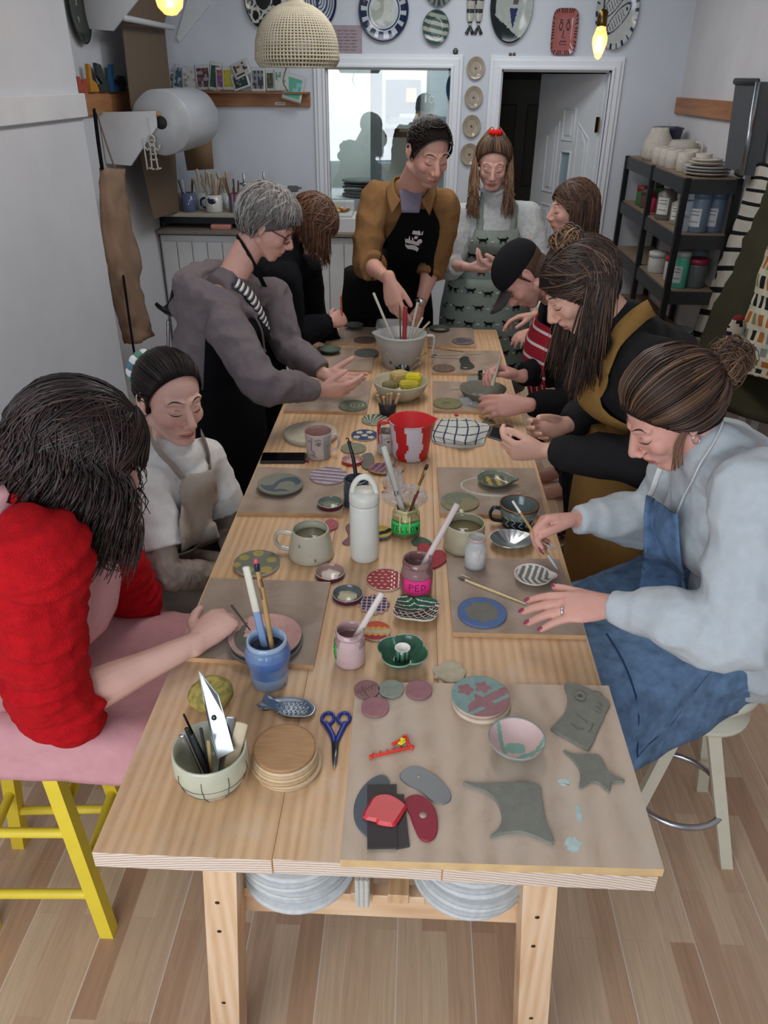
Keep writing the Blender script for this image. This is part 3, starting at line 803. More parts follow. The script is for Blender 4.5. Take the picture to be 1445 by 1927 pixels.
def wavy(H,n,seed,length,pal,r,side_bias=0,back=1.0,amp=.016,world_down=V3((0,0,-1)),spread=(40,175),front=True):
 def fn(rd):
  sgn=rd.choice((-1,1));a0=rd.uniform(-5,5);e0=rd.uniform(35,150)
  st=V3((sgn*.02,math.cos(math.radians(e0)),math.sin(math.radians(e0))))
  a1=sgn*rd.uniform(*spread);en=az(a1,rd.uniform(-22,2))
  off=rd.uniform(.008,.030);pts=[]
  for t in(0,.25,.5,.75,1):pts.append(sk(H,slerp(st,en,t),off*(.5+.7*t)))
  p=pts[-1].copy();out=(p-H.P(0,-.02,0));out.z=0;out.normalize();Ln=length*rd.uniform(.55,1.05);ph=rd.uniform(0,6.28);lat=world_down.cross(out)
  for q in range(1,7):
   t=q/6;pts.append(p+world_down*(Ln*t)+out*(.03*math.sin(t*2.6))+(lat*math.sin(ph+t*8.5)+out*math.cos(ph+t*7))*amp*(.5+t))
  return pts
 return fn
hc1=hair_cap(H,R1,'241a18',.016,line=((.088,.055),(.030,-.055)),low=-.10)
strands('hair',R1,wavy(H,0,0,.20,None,0,amp=.016,spread=(52,178)),1150,.0040,['2a1d1a','1d1514','3a2823','241917'],26,5,seed=4)
def fringe(rd):
 s0=rd.uniform(-55,55);st=V3((rd.uniform(-.03,.03),.55,.85));en=az(s0,rd.uniform(8,24));of=rd.uniform(.010,.022)
 pts=[sk(H,slerp(st,en,t),of)for t in(0,.35,.7,1)]
 p=pts[-1];pts.append(p+H.D(0,.006,-.022)+V3((0,0,-.01)));return pts
strands('fringe',R1,fringe,150,.0040,['2a1d1a','1d1514','33231f'],12,4,seed=9)
def glasses(H,root,col,w_=.028,hh=.019,y=.098):
 g=G(col)
 for s_ in(-1,1):
  pts=[H.P(s_*.032+w_*math.cos(t),y-.012*abs(math.cos(t)*s_+s_*1)*.5-abs(s_*.032+w_*math.cos(t))*.12,.002+hh*math.sin(t)*(1 if math.sin(t)>0 else 1.05))for t in[2*math.pi*k/16 for k in range(17)]]
  g.tube(pts,.0022,6,1,ends=False)
  g.tube([H.P(s_*.060,y-.014,.008),H.P(s_*.074,.05,.008),H.P(s_*.079,-.004,.006),H.P(s_*.077,-.022,-.010)],.0019,6,4)
 g.tube([H.P(-.006,y-.002,.006),H.P(0,y,.009),H.P(.006,y-.002,.006)],.002,6,2)
 return g.done('glasses','plastic',root)
glasses(H,R1,'17120f')
# - woman in cream T-shirt and beige apron
j=jp(dict(head=(322,750,1.95),neck=(325,862,1.92),shN=(272,925,1.80),elN=(312,1075,1.70),wrN=(425,1085,1.93),shF=(385,868,2.10),elF=(432,985,2.13),wrF=(445,1062,2.02),pel=V3((-.86,1.92,.55))))
R2=thing('person','seated person in cream T-shirt and beige apron, dark hair tied with striped scrunchie','person',(-.86,1.92,0))
H=Head(j['head'],(.66,-.70,-.16),(.05,0,1),1.03);S=(j['shN']-j['shF']).normalized();mid=V3((-.80,1.94,.80))
hp=[V3((-.82,1.82,.55)),V3((-.82,2.02,.55))];kn=[V3((-.42,1.80,.56)),V3((-.42,2.02,.56))];an=[V3((-.42,1.80,.12)),V3((-.42,2.02,.12))]
me,tips=body(R2,j,H,S,'f',SKIN['p2'],[dict(wr=j['wrN'],D=(.7,.5,-.15),N=(0,.3,-1),T=(.3,.8,0),curls=(.3,.3,.3,.3)),dict(wr=j['wrF'],D=(.5,-.5,-.2),N=(0,0,-1),T=(0,-1,0))],(hp,kn,an),mid=mid,vox=.0035,lip='b0625c',shw=.155,neck_r=.047)
face_bits(me,H,R2,brow='2b1d18')
def f(g):
 torso(g,j['pel'],mid,j['neck'],S,1.0,1.05,.026,.165,lo=.06,bust=.02);g.ell(j['neck']+V3((.02,0,-.06)),(.085,.10,.06))
 g.loft([j['neck']+V3((-.01,.01,-.05)),j['neck'].lerp(H.c,.16)],[.072,.058],None,None,20)
 for s_,w_ in(('N',-1),('F',1)):
  a,b_=j['sh'+s_],j['el'+s_]
  sleeve(g,[a,a.lerp(b_,.35),a.lerp(b_,.72)],[.068,.072,.074])
mt,ot=garment('t_shirt',R2,f,'cloth','dcdad6',.006,3,(.006,12,5))
def f(g):
 for s_ in 'NF':
  a,b_,c_=j['sh'+s_],j['el'+s_],j['wr'+s_]
  g.loft([a.lerp(b_,.5),b_,b_.lerp(c_,.5),c_],[.050,.048,.043,.037],None,None,14,False,4)
garment('undersleeves',R2,f,'cloth','a3968a',.0045,2,(.005,22,8),stretch=(1.5,1.5,1))
TT2=bvh(mt);BG='a1968a'
g=G(BG);torso(g,j['pel'],mid,j['neck'],S,1.04,1.1,.036,.165,lo=-.06,n=5,bust=.025)
planes_shell(g,[(mid+V3((.0,0,.01)),(.1,.25,1))]);g.done('apron_wrap','cloth',R2,solid=.003)
g=G(BG);panel_on(g,TT2,[[(340,900),(366,896),(393,886)],[(334,930),(368,926),(398,918)],[(330,985),(368,980),(402,968)],[(335,1040),(376,1030),(414,1015)]],6,.016);g.done('apron_bib','cloth',R2,solid=.003)
for pts in([(289,834),(296,846),(306,858),(322,876),(341,902)],[(372,803),(376,812),(384,838),(389,862),(392,888)]):
 g=G(BG);strap_on(g,TT2,pts,.040,.010,thick=.002);g.done('apron_strap','cloth',R2)
g=G(BG);lap=[[V3((x,y,z+dz))for x,dz in((-1.02,.03),(-.9,.05),(-.7,.03),(-.5,.0),(-.36,-.03))]for y,z in((1.70,.42),(1.72,.60),(1.80,.675),(1.91,.655),(2.02,.675),(2.12,.60))]
g.grid(cloth(lap,8,.012,11,7));g.done('apron_skirt','cloth',R2,solid=.003)
g=G('6f675f')
for a,b_,c_ in zip(hp,kn,an):g.loft([a,b_,b_+V3((.0,0,-.05)),c_],[.09,.068,.062,.05],None,None,12,True,3)
g.ell(j['pel'],(.12,.18,.10));me2=bake(g,'trousers',.012,2);c=hx('8d8379');paint(me2,lambda co,no:c);link('trousers',me2,'cloth',R2)
for a in an:
 g=G('c9c5bf');feet(g,V3((a.x,a.y,.07)),V3((1,0,0)));g.done('shoe','rubber',R2)
hair_cap(H,R2,'1c1413',.003,line=((.060,.090),(.004,-.020)),low=-.055)
def slick(H,bun,n=0,of=(.006,.011),lo=-38,part=(.0,.80,.62),rng=(-1,1)):
 def fn(rd):
  sg=rd.choice((-1,1));u=rd.random()
  st=slerp(V3(part),az(sg*88,lo),u)if u>.25 else V3((sg*.03,.8-u*2.2,.62+u))
  o=rd.uniform(*of);en=V3(bun)
  md=slerp(st,az(sg*95,8),.55)
  return[sk(H,slerp(st,md,t),o)for t in(0,.5,1)]+[sk(H,slerp(md,en,t),o)for t in(.35,.7,1)]
 return fn
strands('hair',R2,sweep_fn(H,((.060,.090),(.004,-.020)),(0,-1,.05),(.003,.007)),700,.0034,['1f1615','171010','2b1e1b'],14,4,seed=3)
g=G('c9cfc6');bc=H.P(.01,-.122,.03)
for k in range(16):
 t=2*math.pi*k/16;g.c=hx(('dfe2d8','5d7f93','e4e6dc','5f8f7c')[k%4]);p=bc+H.D(math.cos(t)*.04,-.004,math.sin(t)*.045)
 g.ell(p,(.017,.02,.014),(H.D(-math.sin(t),0,math.cos(t)),H.f,H.D(math.cos(t),0,math.sin(t))),10,6)
g.done('scrunchie','cloth',R2);g=G('1c1413');g.ell(H.P(.0,-.135,.025),(.03,.03,.034),H.ax);g.done('hair_bun','hair',R2)
g=G('d8d8d8');g.tube([H.P(.078+.002,.0+.010*math.cos(t),-.040+.012*math.sin(t))for t in[2*math.pi*k/12 for k in range(13)]],.0015,5,1);g.done('earring','metal',R2)
# - standing woman in grey hoodie
j=jp(dict(head=(503,424,2.98),neck=(432,530,2.92),shN=(425,615,2.70),elN=(500,720,2.54),wrN=(600,735,2.72),shF=(510,560,3.12),elF=(548,650,3.05),wrF=(612,705,2.93),pel=V3((-.80,2.88,.90))))
R3=thing('person','standing person with short grey hair and maroon glasses in grey hooded sweatshirt','person',(-.78,2.88,0))
H=Head(j['head'],(.86,.02,-.50));S=V3((.0,-1,.05)).normalized();mid=V3((-.77,2.88,1.13))
hp=[V3((-.80,2.78,.88)),V3((-.80,2.98,.88))];kn=[V3((-.76,2.78,.48)),V3((-.78,2.98,.48))];an=[V3((-.80,2.78,.09)),V3((-.82,2.98,.09))]
me,tips=body(R3,j,H,S,'f',SKIN['p3'],[dict(wr=j['wrN'],D=(.95,.1,.0),N=(-.1,.8,.5),T=(.1,-.3,.9),curls=(.25,.35,.45,.5),thumb=(.7,.3,.2)),dict(wr=j['wrF'],D=(.85,-.25,-.15),N=(-.2,-.6,.7),T=(.3,.6,.5),curls=(.2,.3,.35,.4),thumb=(.9,.1,.0))],(hp,kn,an),mid=mid,vox=.0045,lip='b57a70',shw=.16,neck_r=.055)
face_bits(me,H,R3,brow='6b625c',lash='4a3d38')
HG='6f6669'
def f(g):
 torso(g,j['pel'],mid,j['neck']+V3((-.01,0,-.02)),S,1.05,1.1,.026,.195,lo=-.02,bust=.03,belly=.02)
 for s_ in 'NF':
  a,b_,c_=j['sh'+s_],j['el'+s_],j['wr'+s_]
  sleeve(g,[a,a.lerp(b_,.5)+V3((-.008,0,0)),b_+V3((-.01,0,-.01)),b_.lerp(c_,.5),b_.lerp(c_,.9)],[.082,.076,.068,.058,.042])
 nb=j['neck']
 g.loft([nb+V3((.10,-.09,-.10)),nb+V3((.02,-.155,-.035)),nb+V3((-.10,-.14,.0)),nb+V3((-.155,.0,-.01)),nb+V3((-.10,.13,.0)),nb+V3((.02,.14,-.02)),nb+V3((.10,.08,-.10))],[.018,.040,.055,.062,.055,.040,.018],None,None,12,True,4)
 g.loft([nb+V3((-.08,-.12,-.05)),nb+V3((-.17,-.06,-.10)),nb+V3((-.18,.06,-.10)),nb+V3((-.08,.12,-.05))],[.03,.055,.055,.03],None,None,12,True,4)
mh,oh=garment('hooded_sweatshirt',R3,f,'cloth',HG,.007,3,(.012,11,2))
TH=bvh(mh)
g=G('0e0e11');torso(g,j['pel'],mid,j['neck']+V3((.0,0,-.03)),S,1.05,1.15,.040,.15,lo=-.12,n=5,bust=.03,belly=.02)
planes_shell(g,[(mid+V3((.01,0,0)),(-1,0,.12)),(j['neck']+V3((.1,0,-.10)),(.0,0,1)),(mid+V3((0,-.13,.2)),(0,-1,.55))])
g.done('apron_bib','cloth',R3,solid=.003)
g=G('0e0e11');g.loft([V3((-.79,2.87,.98)),V3((-.78,2.87,.80)),V3((-.77,2.87,.45)),V3((-.77,2.87,.22))],[.235,.235,.23,.22],[.175,.185,.17,.16],V3((0,1,0)),26,False,4)
planes_shell(g,[(V3((-.95,2.9,0)),(-1,0,0))]);g.done('apron_skirt','cloth',R3,solid=.004)
g=G('17171b');nb=j['neck']
Tb3=bvh(me);C=[hit(Tb3,*q,.003)for q in((447,446),(458,462),(468,480),(478,500))]+[hit(TH,*q,.008)for q in((486,515),(495,540))];g.loft([c for c in C if c],[.011]*len([c for c in C if c]),[.003]*len([c for c in C if c]),None,8);g.done('neck_strap','cloth',R3)
g=G('e8e6e2');
C=catmull([nb+V3((.03,-.06,.02)),nb+V3((.085,-.045,-.04)),nb+V3((.115,-.02,-.12)),nb+V3((.13,.0,-.20))],8)
for i,p in enumerate(C[:-1]):
 g.c=hx('e8e6e2' if i%2 else '4a4a55');q=C[i+1];g.loft([p,q],[.040-i*.0004,.040-i*.0004],[.014,.014],V3((0,1,0)),10)
g.done('neckerchief','cloth',R3)
g=G(HG);g.tube([nb+V3((.085,-.10,-.06)),nb+V3((.13,-.12,-.14)),nb+V3((.14,-.13,-.22))],.004,6,4);g.ell(nb+V3((.14,-.13,-.225)),(.007,.007,.011));g.done('drawstring','cloth',R3)
g=G('3b3b40')
for a,b_,c_ in zip(hp,kn,an):g.loft([a,b_,c_],[.095,.068,.055],None,None,12,True,3)
me2=bake(g,'trousers',.012,2);c=hx('2c3238');paint(me2,lambda co,no:c);link('trousers',me2,'cloth',R3)
for a in an:
 g=G('2a2828');feet(g,a,V3((1,0,0)));g.done('shoe','rubber',R3)
hair_cap(H,R3,'5f5a56',.007,line=((.080,.045),(-.008,-.02)),low=-.062)
def short(rd):
 sg=rd.choice((-1,1));st=V3((sg*rd.uniform(0,.35),rd.uniform(-.5,.5),1));a=rd.uniform(-180,180)
 e=rd.uniform(-52,8)if abs(a)>95 else(rd.uniform(18,34)if abs(a)<45 else rd.uniform(4,22));en=az(a,e);o=rd.uniform(.012,.026)
 pts=[sk(H,slerp(st,en,t),o*(1+.2*math.sin(t*3)))for t in(0,.4,.8)]
 pts.append(sk(H,en,o*rd.uniform(.5,1.3))+V3((0,0,-.012)));return pts
strands('hair',R3,short,800,.0038,['8c8885','6e6965','a5a19e','57504b'],12,4,seed=5)
glasses(H,R3,'4d1322',y=.100)
# - person with brown bob bending over, black top
j=jp(dict(head=(588,425,3.62),neck=(540,482,3.56),shN=(535,525,3.40),elN=(548,630,3.42),wrN=(622,607,3.66),shF=(575,505,3.80),elF=(590,600,3.85),wrF=(630,650,3.72),pel=V3((-.80,3.60,.88))))
R4=thing('person','person with chin-length brown hair bending over the table in a black long-sleeved top','person',(-.76,3.60,0))
H=Head(j['head'],(.66,.05,-.75));S=V3((0,-1,0));mid=V3((-.76,3.58,1.10))
hp=[V3((-.80,3.50,.88)),V3((-.80,3.70,.88))];kn=[V3((-.76,3.50,.48)),V3((-.76,3.70,.48))];an=[V3((-.78,3.50,.09)),V3((-.78,3.70,.09))]
me,tips=body(R4,j,H,S,'f',SKIN['p4'],[dict(wr=j['wrN'],D=(.5,.6,.1),N=(-.5,.5,-.5),T=(.2,.3,.9),curls=(.9,1,1,1),thumb=(.7,.5,.4)),dict(wr=j['wrF'],D=(.9,-.2,-.2),N=(0,0,-1),T=(0,-1,0))],(hp,kn,an),mid=mid,vox=.006)
face_bits(me,H,R4)
def f(g):
 torso(g,j['pel'],mid,j['neck'],S,1.0,1.05,.02,.18,lo=-.03)
 for s_ in 'NF':
  a,b_,c_=j['sh'+s_],j['el'+s_],j['wr'+s_]
  sleeve(g,[a,a.lerp(b_,.5),b_,b_.lerp(c_,.5),b_.lerp(c_,.95)],[.078,.075,.075,.068,.046])
garment('top',R4,f,'cloth','101116',.01,3,(.008,9,3))
g=G('101114');g.loft([j['neck']+V3((-.01,0,-.01)),H.P(0,-.015,-.085)],[.066,.060],None,None,16);g.done('neck_ribbon','cloth',R4)
g=G('14151a');g.loft([V3((-.78,3.6,1.0)),V3((-.77,3.6,.55)),V3((-.77,3.6,.2))],[.20,.20,.19],[.15,.15,.14],V3((0,1,0)),22,True,3);g.done('skirt','cloth',R4)
for a in an:
 g=G('2a2828');feet(g,a,V3((1,0,0)));g.done('shoe','rubber',R4)
hair_cap(H,R4,'4a3224',.014,line=((.088,.050),(.022,-.05)),low=-.08)
def bob(H,length=.10,pal=None,spread=(35,175),o_=(.010,.026),down=V3((0,0,-1)),front=.25):
 def fn(rd):
  sg=rd.choice((-1,1));e0=rd.uniform(30,150);st=V3((sg*.02,math.cos(math.radians(e0)),math.sin(math.radians(e0))))
  en=az(sg*rd.uniform(*spread),rd.uniform(-20,5));st=hairline(H,sg*rd.uniform(0,75),((.078,.060),(.004,-.05)))if rd.random()<.3 else st;o=rd.uniform(*o_);pts=[sk(H,slerp(st,en,t),o*(.6+.5*t))for t in(0,.3,.6,1)]
  p=pts[-1];Ln=length*rd.uniform(.7,1.1);dd=(down+H.D(0,front,-.3)).normalized()
  pts+=[p+dd*Ln*.5+V3((rd.uniform(-1,1),rd.uniform(-1,1),0))*.004,p+dd*Ln+V3((rd.uniform(-1,1),rd.uniform(-1,1),0))*.010]
  return pts
 return fn
strands('hair',R4,bob(H,.12,spread=(30,170)),420,.0048,['5c3d2a','4a3022','7a543a','3b271c'],14,4,seed=8)
# - man in brown overshirt at the far end
j=jp(dict(head=(806,286,3.58),neck=(774,355,3.76),shN=(710,372,3.82),elN=(690,492,3.66),wrN=(733,528,3.42),shF=(836,388,3.88),elF=(815,495,3.92),wrF=(792,570,3.84),pel=V3((-.16,4.34,1.00))))
R5=thing('person','standing dark-haired person in brown overshirt and black apron reaching into the jug','person',(-.16,4.34,0))
H=Head(j['head'],(.36,-.80,-.42),k=1.10);S=V3((-1,-.1,0)).normalized();mid=V3((-.12,4.12,1.22))
hp=[V3((-.25,4.34,.98)),V3((-.07,4.34,.98))];kn=[V3((-.25,4.30,.5)),V3((-.07,4.30,.5))];an=[V3((-.25,4.34,.09)),V3((-.07,4.34,.09))]
me,tips=body(R5,j,H,S,'m',SKIN['p5'],[dict(wr=j['wrN'],D=(.22,-.28,-.9),N=(.5,.8,-.1),T=(.8,-.5,.1),curls=(.25,.35,.4,.45),thumb=(.45,.35,.2),k=1.12,spread=.05),dict(wr=j['wrF'],D=(-.1,-.1,-1),N=(-.9,.2,0),T=(0,-1,0),curls=(.4,.45,.5,.5),k=1.08)],(hp,kn,an),mid=mid,vox=.0045,stub=.45,lip='a8655c',shw=.185,wd=1.05,feet_d=V3((0,-1,0)),neck_r=.067,armk=1.12)
face_bits(me,H,R5,brow='2a1e18',sex='m')
BR='7d5c3a'
def f(g):
 torso(g,j['pel'],mid,j['neck']+V3((0,.01,-.02)),S,1.08,1.12,.026,.205,lo=.0)
 for s_,e in(('N',.30),('F',.28)):
  a,b_,c_=j['sh'+s_],j['el'+s_],j['wr'+s_]
  g.ell(a,(.078,)*3);sleeve(g,[a,a.lerp(b_,.5)+V3((-.01 if s_=='N' else .01,0,0)),b_+V3((0,.02,-.01)),b_.lerp(c_,e)],[.078,.076,.072,.060])
  g.loft([b_.lerp(c_,e-.12),b_.lerp(c_,e+.04)],[.070,.068],None,None,16)
ms,os_=garment('overshirt',R5,f,'cloth',BR,.008,3,(.009,10,4))
T5=bvh(ms);nb=j['neck'];g=G(BR)
for s_ in(-1,1):
 g.grid(cloth([[nb+V3((s_*.03,.06,.045)),nb+V3((s_*.075,.01,.045)),nb+V3((s_*.075,-.06,.0)),nb+V3((s_*.045,-.105,-.035))],[nb+V3((s_*.05,.085,.01)),nb+V3((s_*.11,.01,.005)),nb+V3((s_*.105,-.07,-.04)),nb+V3((s_*.085,-.125,-.095))]],5,.002))
 g.done('collar','cloth',R5,solid=.004);g=G(BR)
g.bm.free();g=G('6e6878');g.grid(cloth([[nb+V3((x,-.075-.02*(1-abs(x)*16),.005))for x in(-.055,-.02,.02,.055)],[nb+V3((x*.7,-.125,-.085))for x in(-.055,-.02,.02,.055)]],5,.002));g.done('undershirt','cloth',R5,solid=.003)
g=G('0b0b0d');panel_on(g,T5,[[(762,386),(786,392),(812,390)],[(745,420),(782,425),(822,412)],[(722,460),(775,465),(826,440)],[(708,500),(760,505),(815,495)],[(690,545),(755,550),(812,545)],[(680,600),(750,600),(805,600)]],5,.012,4.05)
bib5=g.done('apron_bib','cloth',R5,solid=.003)
g=G('0b0b0d');g.loft([V3((-.16,4.26,1.10)),V3((-.16,4.26,.8)),V3((-.17,4.27,.4))],[.23,.26,.25],[.20,.20,.19],V3((1,0,0)),26,False,4);planes_shell(g,[(V3((0,4.36,0)),(0,1,0))]);g.done('apron_skirt','cloth',R5,solid=.004)
g=G('0b0b0d');strap_on(g,T5,[(768,300),(764,325),(762,350),(762,388)],.030,.008);g.done('neck_strap','cloth',R5)
g=G('0b0b0d');strap_on(g,T5,[(818,352),(818,370),(812,390)],.026,.008);g.done('neck_strap','cloth',R5)
Tb=bvh(bib5.data)
for q in([(300,470),(320,390),(400,400),(440,410),(450,380),(470,400),(490,440),(490,500),(400,485)],[(500,480),(535,400),(550,410),(530,500)],[(340,580),(360,515),(440,520),(410,580)],[(145,555),(165,590),(200,570),(225,580),(235,510),(250,520),(260,600),(290,630),(300,540),(320,550),(335,630),(360,620),(390,650),(440,590),(500,580),(525,620),(510,670),(450,690),(470,725),(400,720),(300,690),(180,670),(145,650)],[(145,670),(180,710),(300,715),(380,730),(450,790),(415,865),(360,830),(280,810),(200,800),(150,740)]):
 g=G('d2d2d2');vs=[hit(Tb,750+x/11.9,400+y/11.9,.0035)for x,y in q]
 if all(v is not None for v in vs):g.face([g.bm.verts.new(v)for v in vs]);g.done('apron_print','cloth',R5)
 else:g.bm.free()
hair_cap(H,R5,'1a1412',.0015,line=((.068,.084),(.012,-.012)),low=-.055)
def crop(rd,H=H):
 a=rd.uniform(-180,180);e=90-abs(rd.gauss(0,42));lim=58 if abs(a)<45 else(10 if abs(a)<100 else-32)
 e=max(e,lim);d=hairline(H,a,((.068,.084),(.012,-.012)))if rd.random()<.3 and abs(a)<100 else az(a,e);e=math.degrees(math.asin(max(-1,min(1,d.z))));p=sk(H,d,.004);q=sk(H,az(a*.9,e+3),.0075)+H.D(0,.010,.0);return[p,p.lerp(q,.5),q]
strands('hair',R5,crop,1300,.0036,['1a1412','241b17','120e0c'],6,4,seed=2)
g=G('c9c9cc');wv_=j['wrF']+V3((.0,0,.01));d5=(j['wrF']-j['elF']).normalized()
g.loft([wv_-d5*.008,wv_+d5*.008],[.033,.033],[.028,.028],None,20);g.col('e8e8ea');g.loft([wv_+V3((0,-.030,0)),wv_+V3((0,-.036,0))],[.017,.017],None,None,18);g.done('wristwatch','metal',R5)
g=G('3a4a63')
for a,b_,c_ in zip(hp,kn,an):g.loft([a,b_,c_],[.10,.07,.055],None,None,12,True,3)
me2=bake(g,'jeans',.012,2);c=hx('2f4258');paint(me2,lambda co,no:c);link('jeans',me2,'denim',R5)
for a in an:
 g=G('2a2828');feet(g,a,V3((0,-1,0)));g.done('shoe','rubber',R5)
 # - woman with red hair tie, cat apron
j=jp(dict(head=(928,307,4.20),neck=(935,378,4.28),shN=(872,412,4.26),elN=(846,498,4.20),wrN=(880,502,4.02),shF=(992,408,4.30),elF=(1012,490,4.22),wrF=(945,500,4.00),pel=V3((.38,4.36,.98))))
R6=thing('person','standing person in pale grey roll-neck and sage apron printed with black cats','person',(.38,4.36,0))
H=Head(j['head'],(-.06,-.90,-.36));S=V3((-1,.05,0)).normalized();mid=V3((.385,4.32,1.18))
hp=[V3((.30,4.36,.96)),V3((.47,4.36,.96))];kn=[V3((.30,4.32,.5)),V3((.47,4.32,.5))];an=[V3((.30,4.36,.09)),V3((.47,4.36,.09))]
me,tips=body(R6,j,H,S,'f',SKIN['p6'],[dict(wr=j['wrN'],D=(.8,-.25,-.1),N=(.1,.3,.8),T=(.3,-.7,.5),curls=(.5,.5,.5,.5),thumb=(.5,.5,.3)),dict(wr=j['wrF'],D=(-.8,-.2,.05),N=(0,.2,.8),T=(-.2,-.7,.4),curls=(.5,.55,.6,.6),thumb=(.5,.5,.3))],(hp,kn,an),mid=mid,vox=.0045,lip='a35f5c',feet_d=V3((0,-1,0)))
face_bits(me,H,R6,brow='6b4a38')
GR='b4b9bb'
def f(g):
 torso(g,j['pel'],mid,j['neck']+V3((0,0,-.02)),S,1.0,1.05,.020,.180,lo=-.03,bust=.02)
 g.loft([j['neck']+V3((0,0,-.04)),j['neck'].lerp(H.c,.30),j['neck'].lerp(H.c,.42)],[.072,.070,.074],None,None,20)
 for s_ in 'NF':
  a,b_,c_=j['sh'+s_],j['el'+s_],j['wr'+s_]
  g.ell(a,(.078,)*3);sleeve(g,[a,a.lerp(b_,.5),b_+V3((0,.01,-.01)),b_.lerp(c_,.45)],[.078,.078,.076,.050])
mr_,or_=garment('roll_neck_jumper',R6,f,'knit',GR,.0075,3,(.006,11,6));T6=bvh(mr_)
SG='7b857e';nb=j['neck']
g=G(SG);torso(g,j['pel'],mid,nb+V3((0,0,-.02)),S,1.02,1.12,.034,.15,lo=-.1,n=6,bust=.03)
planes_shell(g,[(mid+V3((0,-.0,0)),(0,1,0)),(nb+V3((0,0,-.10)),(0,-.2,1)),(nb+V3((-.105,0,-.10)),(-1,0,.3)),(nb+V3((.105,0,-.10)),(1,0,.3))])
def cat(g,T,c,s_,flip=1,n=V3((0,-1,0))):
 X,U=V3((1,0,0))*flip,V3((0,0,1))
 polys=[[(-.9,-.1),(-.85,.42),(.5,.45),(.8,.25),(.7,-.2),(-.7,-.2)],[(.6,.15),(.75,.6),(.95,.75),(1.15,.6),(1.2,.35),(.95,.15)],[(-.85,-.05),(-.65,-.05),(-.8,-.75),(-.95,-.75)],[(-.55,-.05),(-.4,-.05),(-.35,-.7),(-.5,-.7)],[(.35,-.05),(.5,-.05),(.55,-.75),(.4,-.75)],[(.6,0),(.75,0),(.95,-.6),(.8,-.65)],[(-.85,.1),(-1.4,.45),(-1.5,.75),(-1.35,.75),(-1.25,.5),(-.8,.3)]]
 for p in polys:
  vs=[]
  for x,z in p:
   q=c+X*(x*s_)+U*(z*s_);h=T.ray_cast(q-n*-.5,n*-1,1.2)
   if h[0]is None:vs=None;break
   vs.append(g.bm.verts.new(h[0]+n*.0035))
  if vs:g.face(vs)
def cats(g,T,z0,z1,xs):
 rd=random.Random(3);z=z1;r_=0
 while z>z0:
  for q in range(-3,4):
   x=.385+q*.098+(r_%2)*.049+rd.uniform(-.01,.01);g.c=hx('15161a');cat(g,T,V3((x,4.2,z+rd.uniform(-.008,.008))),.0215,rd.choice((-1,1)))
   h=T.ray_cast(V3((x+.049,3.7,z)),V3((0,1,0)),1.2)
   if h[0]is not None:g.c=hx('cfd5cc');g.box(h[0]+V3((0,-.002,0)),(.016,.001,.003))
  z-=.082;r_+=1
tmp=bpy.data.meshes.new('t');g.bm.to_mesh(tmp);cats(g,bvh(tmp),1.09,1.36,0);g.done('apron_bib','cloth',R6,solid=.002,recalc=False)
g=G(SG);g.loft([V3((.385,4.30,1.06)),V3((.385,4.28,.85)),V3((.385,4.28,.45))],[.225,.25,.26],[.175,.175,.18],V3((1,0,0)),30,False,5);planes_shell(g,[(V3((0,4.33,0)),(0,1,0))])
tmp=bpy.data.meshes.new('t');g.bm.to_mesh(tmp);cats(g,bvh(tmp),.55,1.02,0);g.done('apron_skirt','cloth',R6,solid=.002,recalc=False)
for s_ in(-1,1):
 g=G(SG);surf_ribbon(g,T6,[nb+V3((s_*.085,.05,.03)),nb+V3((s_*.088,-.03,.02)),nb+V3((s_*.09,-.09,-.05)),nb+V3((s_*.092,-.12,-.13))],.035,.008);g.done('apron_strap','cloth',R6,solid=.003)
hair_cap(H,R6,'3a2a22',.004,line=((.066,.080),(.004,-.015)),low=-.06)
def up(rd):
 en=V3((0,-.25,1));st=az(rd.choice((-1,1))*rd.uniform(0,175),0)
 a=math.degrees(math.atan2(st.x,st.y));st=az(a,52 if abs(a)<40 else(8 if abs(a)<100 else-25))
 o=rd.uniform(.004,.010);return[sk(H,slerp(st,en,t),o)for t in(0,.35,.7,1)]
strands('hair',R6,sweep_fn(H,((.066,.080),(.004,-.015)),(0,-.25,1),(.004,.009),-25),420,.0034,['3a2a22','55402f','2c201a','7a5a3e'],10,4,seed=6)
def tail(rd):
 p=H.P(0,-.03,.128);sg=rd.choice((-1,1,1));d=H.D(sg*rd.uniform(.02,.06),-.02-rd.uniform(0,.03),.03)
 side=V3((sg*-1,0,0));o=V3((-sg*rd.uniform(.075,.10),rd.uniform(-.02,.05),0))
 q=H.c+o;L_=rd.uniform(.12,.26)
 return[p,p+V3((-sg*.02,.02,.03)),H.c+o*.8+V3((0,.02,.08)),q+V3((0,.0,-.0)),q+V3((rd.uniform(-.015,.015),-.01,-L_*.5)),q+V3((rd.uniform(-.03,.03),-.03,-L_))]
strands('ponytail',R6,tail,260,.0042,['8a6a50','6b4e3b','9c7c5f','4c382b'],18,4,seed=7)
g=G('d3201c');tp=H.P(0,-.03,.128)
for k in range(9):
 t=2*math.pi*k/9;g.ell(tp+V3((math.cos(t)*.022,math.sin(t)*.018,.008)),(.014,.012,.013),None,8,6)
g.done('red_hair_tie','cloth',R6)
g=G('33424c')
for a,b_,c_ in zip(hp,kn,an):g.loft([a,b_,c_],[.095,.07,.055],None,None,12,True,3)
me2=bake(g,'jeans',.012,2);c=hx('33424c');paint(me2,lambda co,no:c);link('jeans',me2,'denim',R6)
for a in an:
 g=G('2a2828');feet(g,a,V3((0,-1,0)));g.done('shoe','rubber',R6)
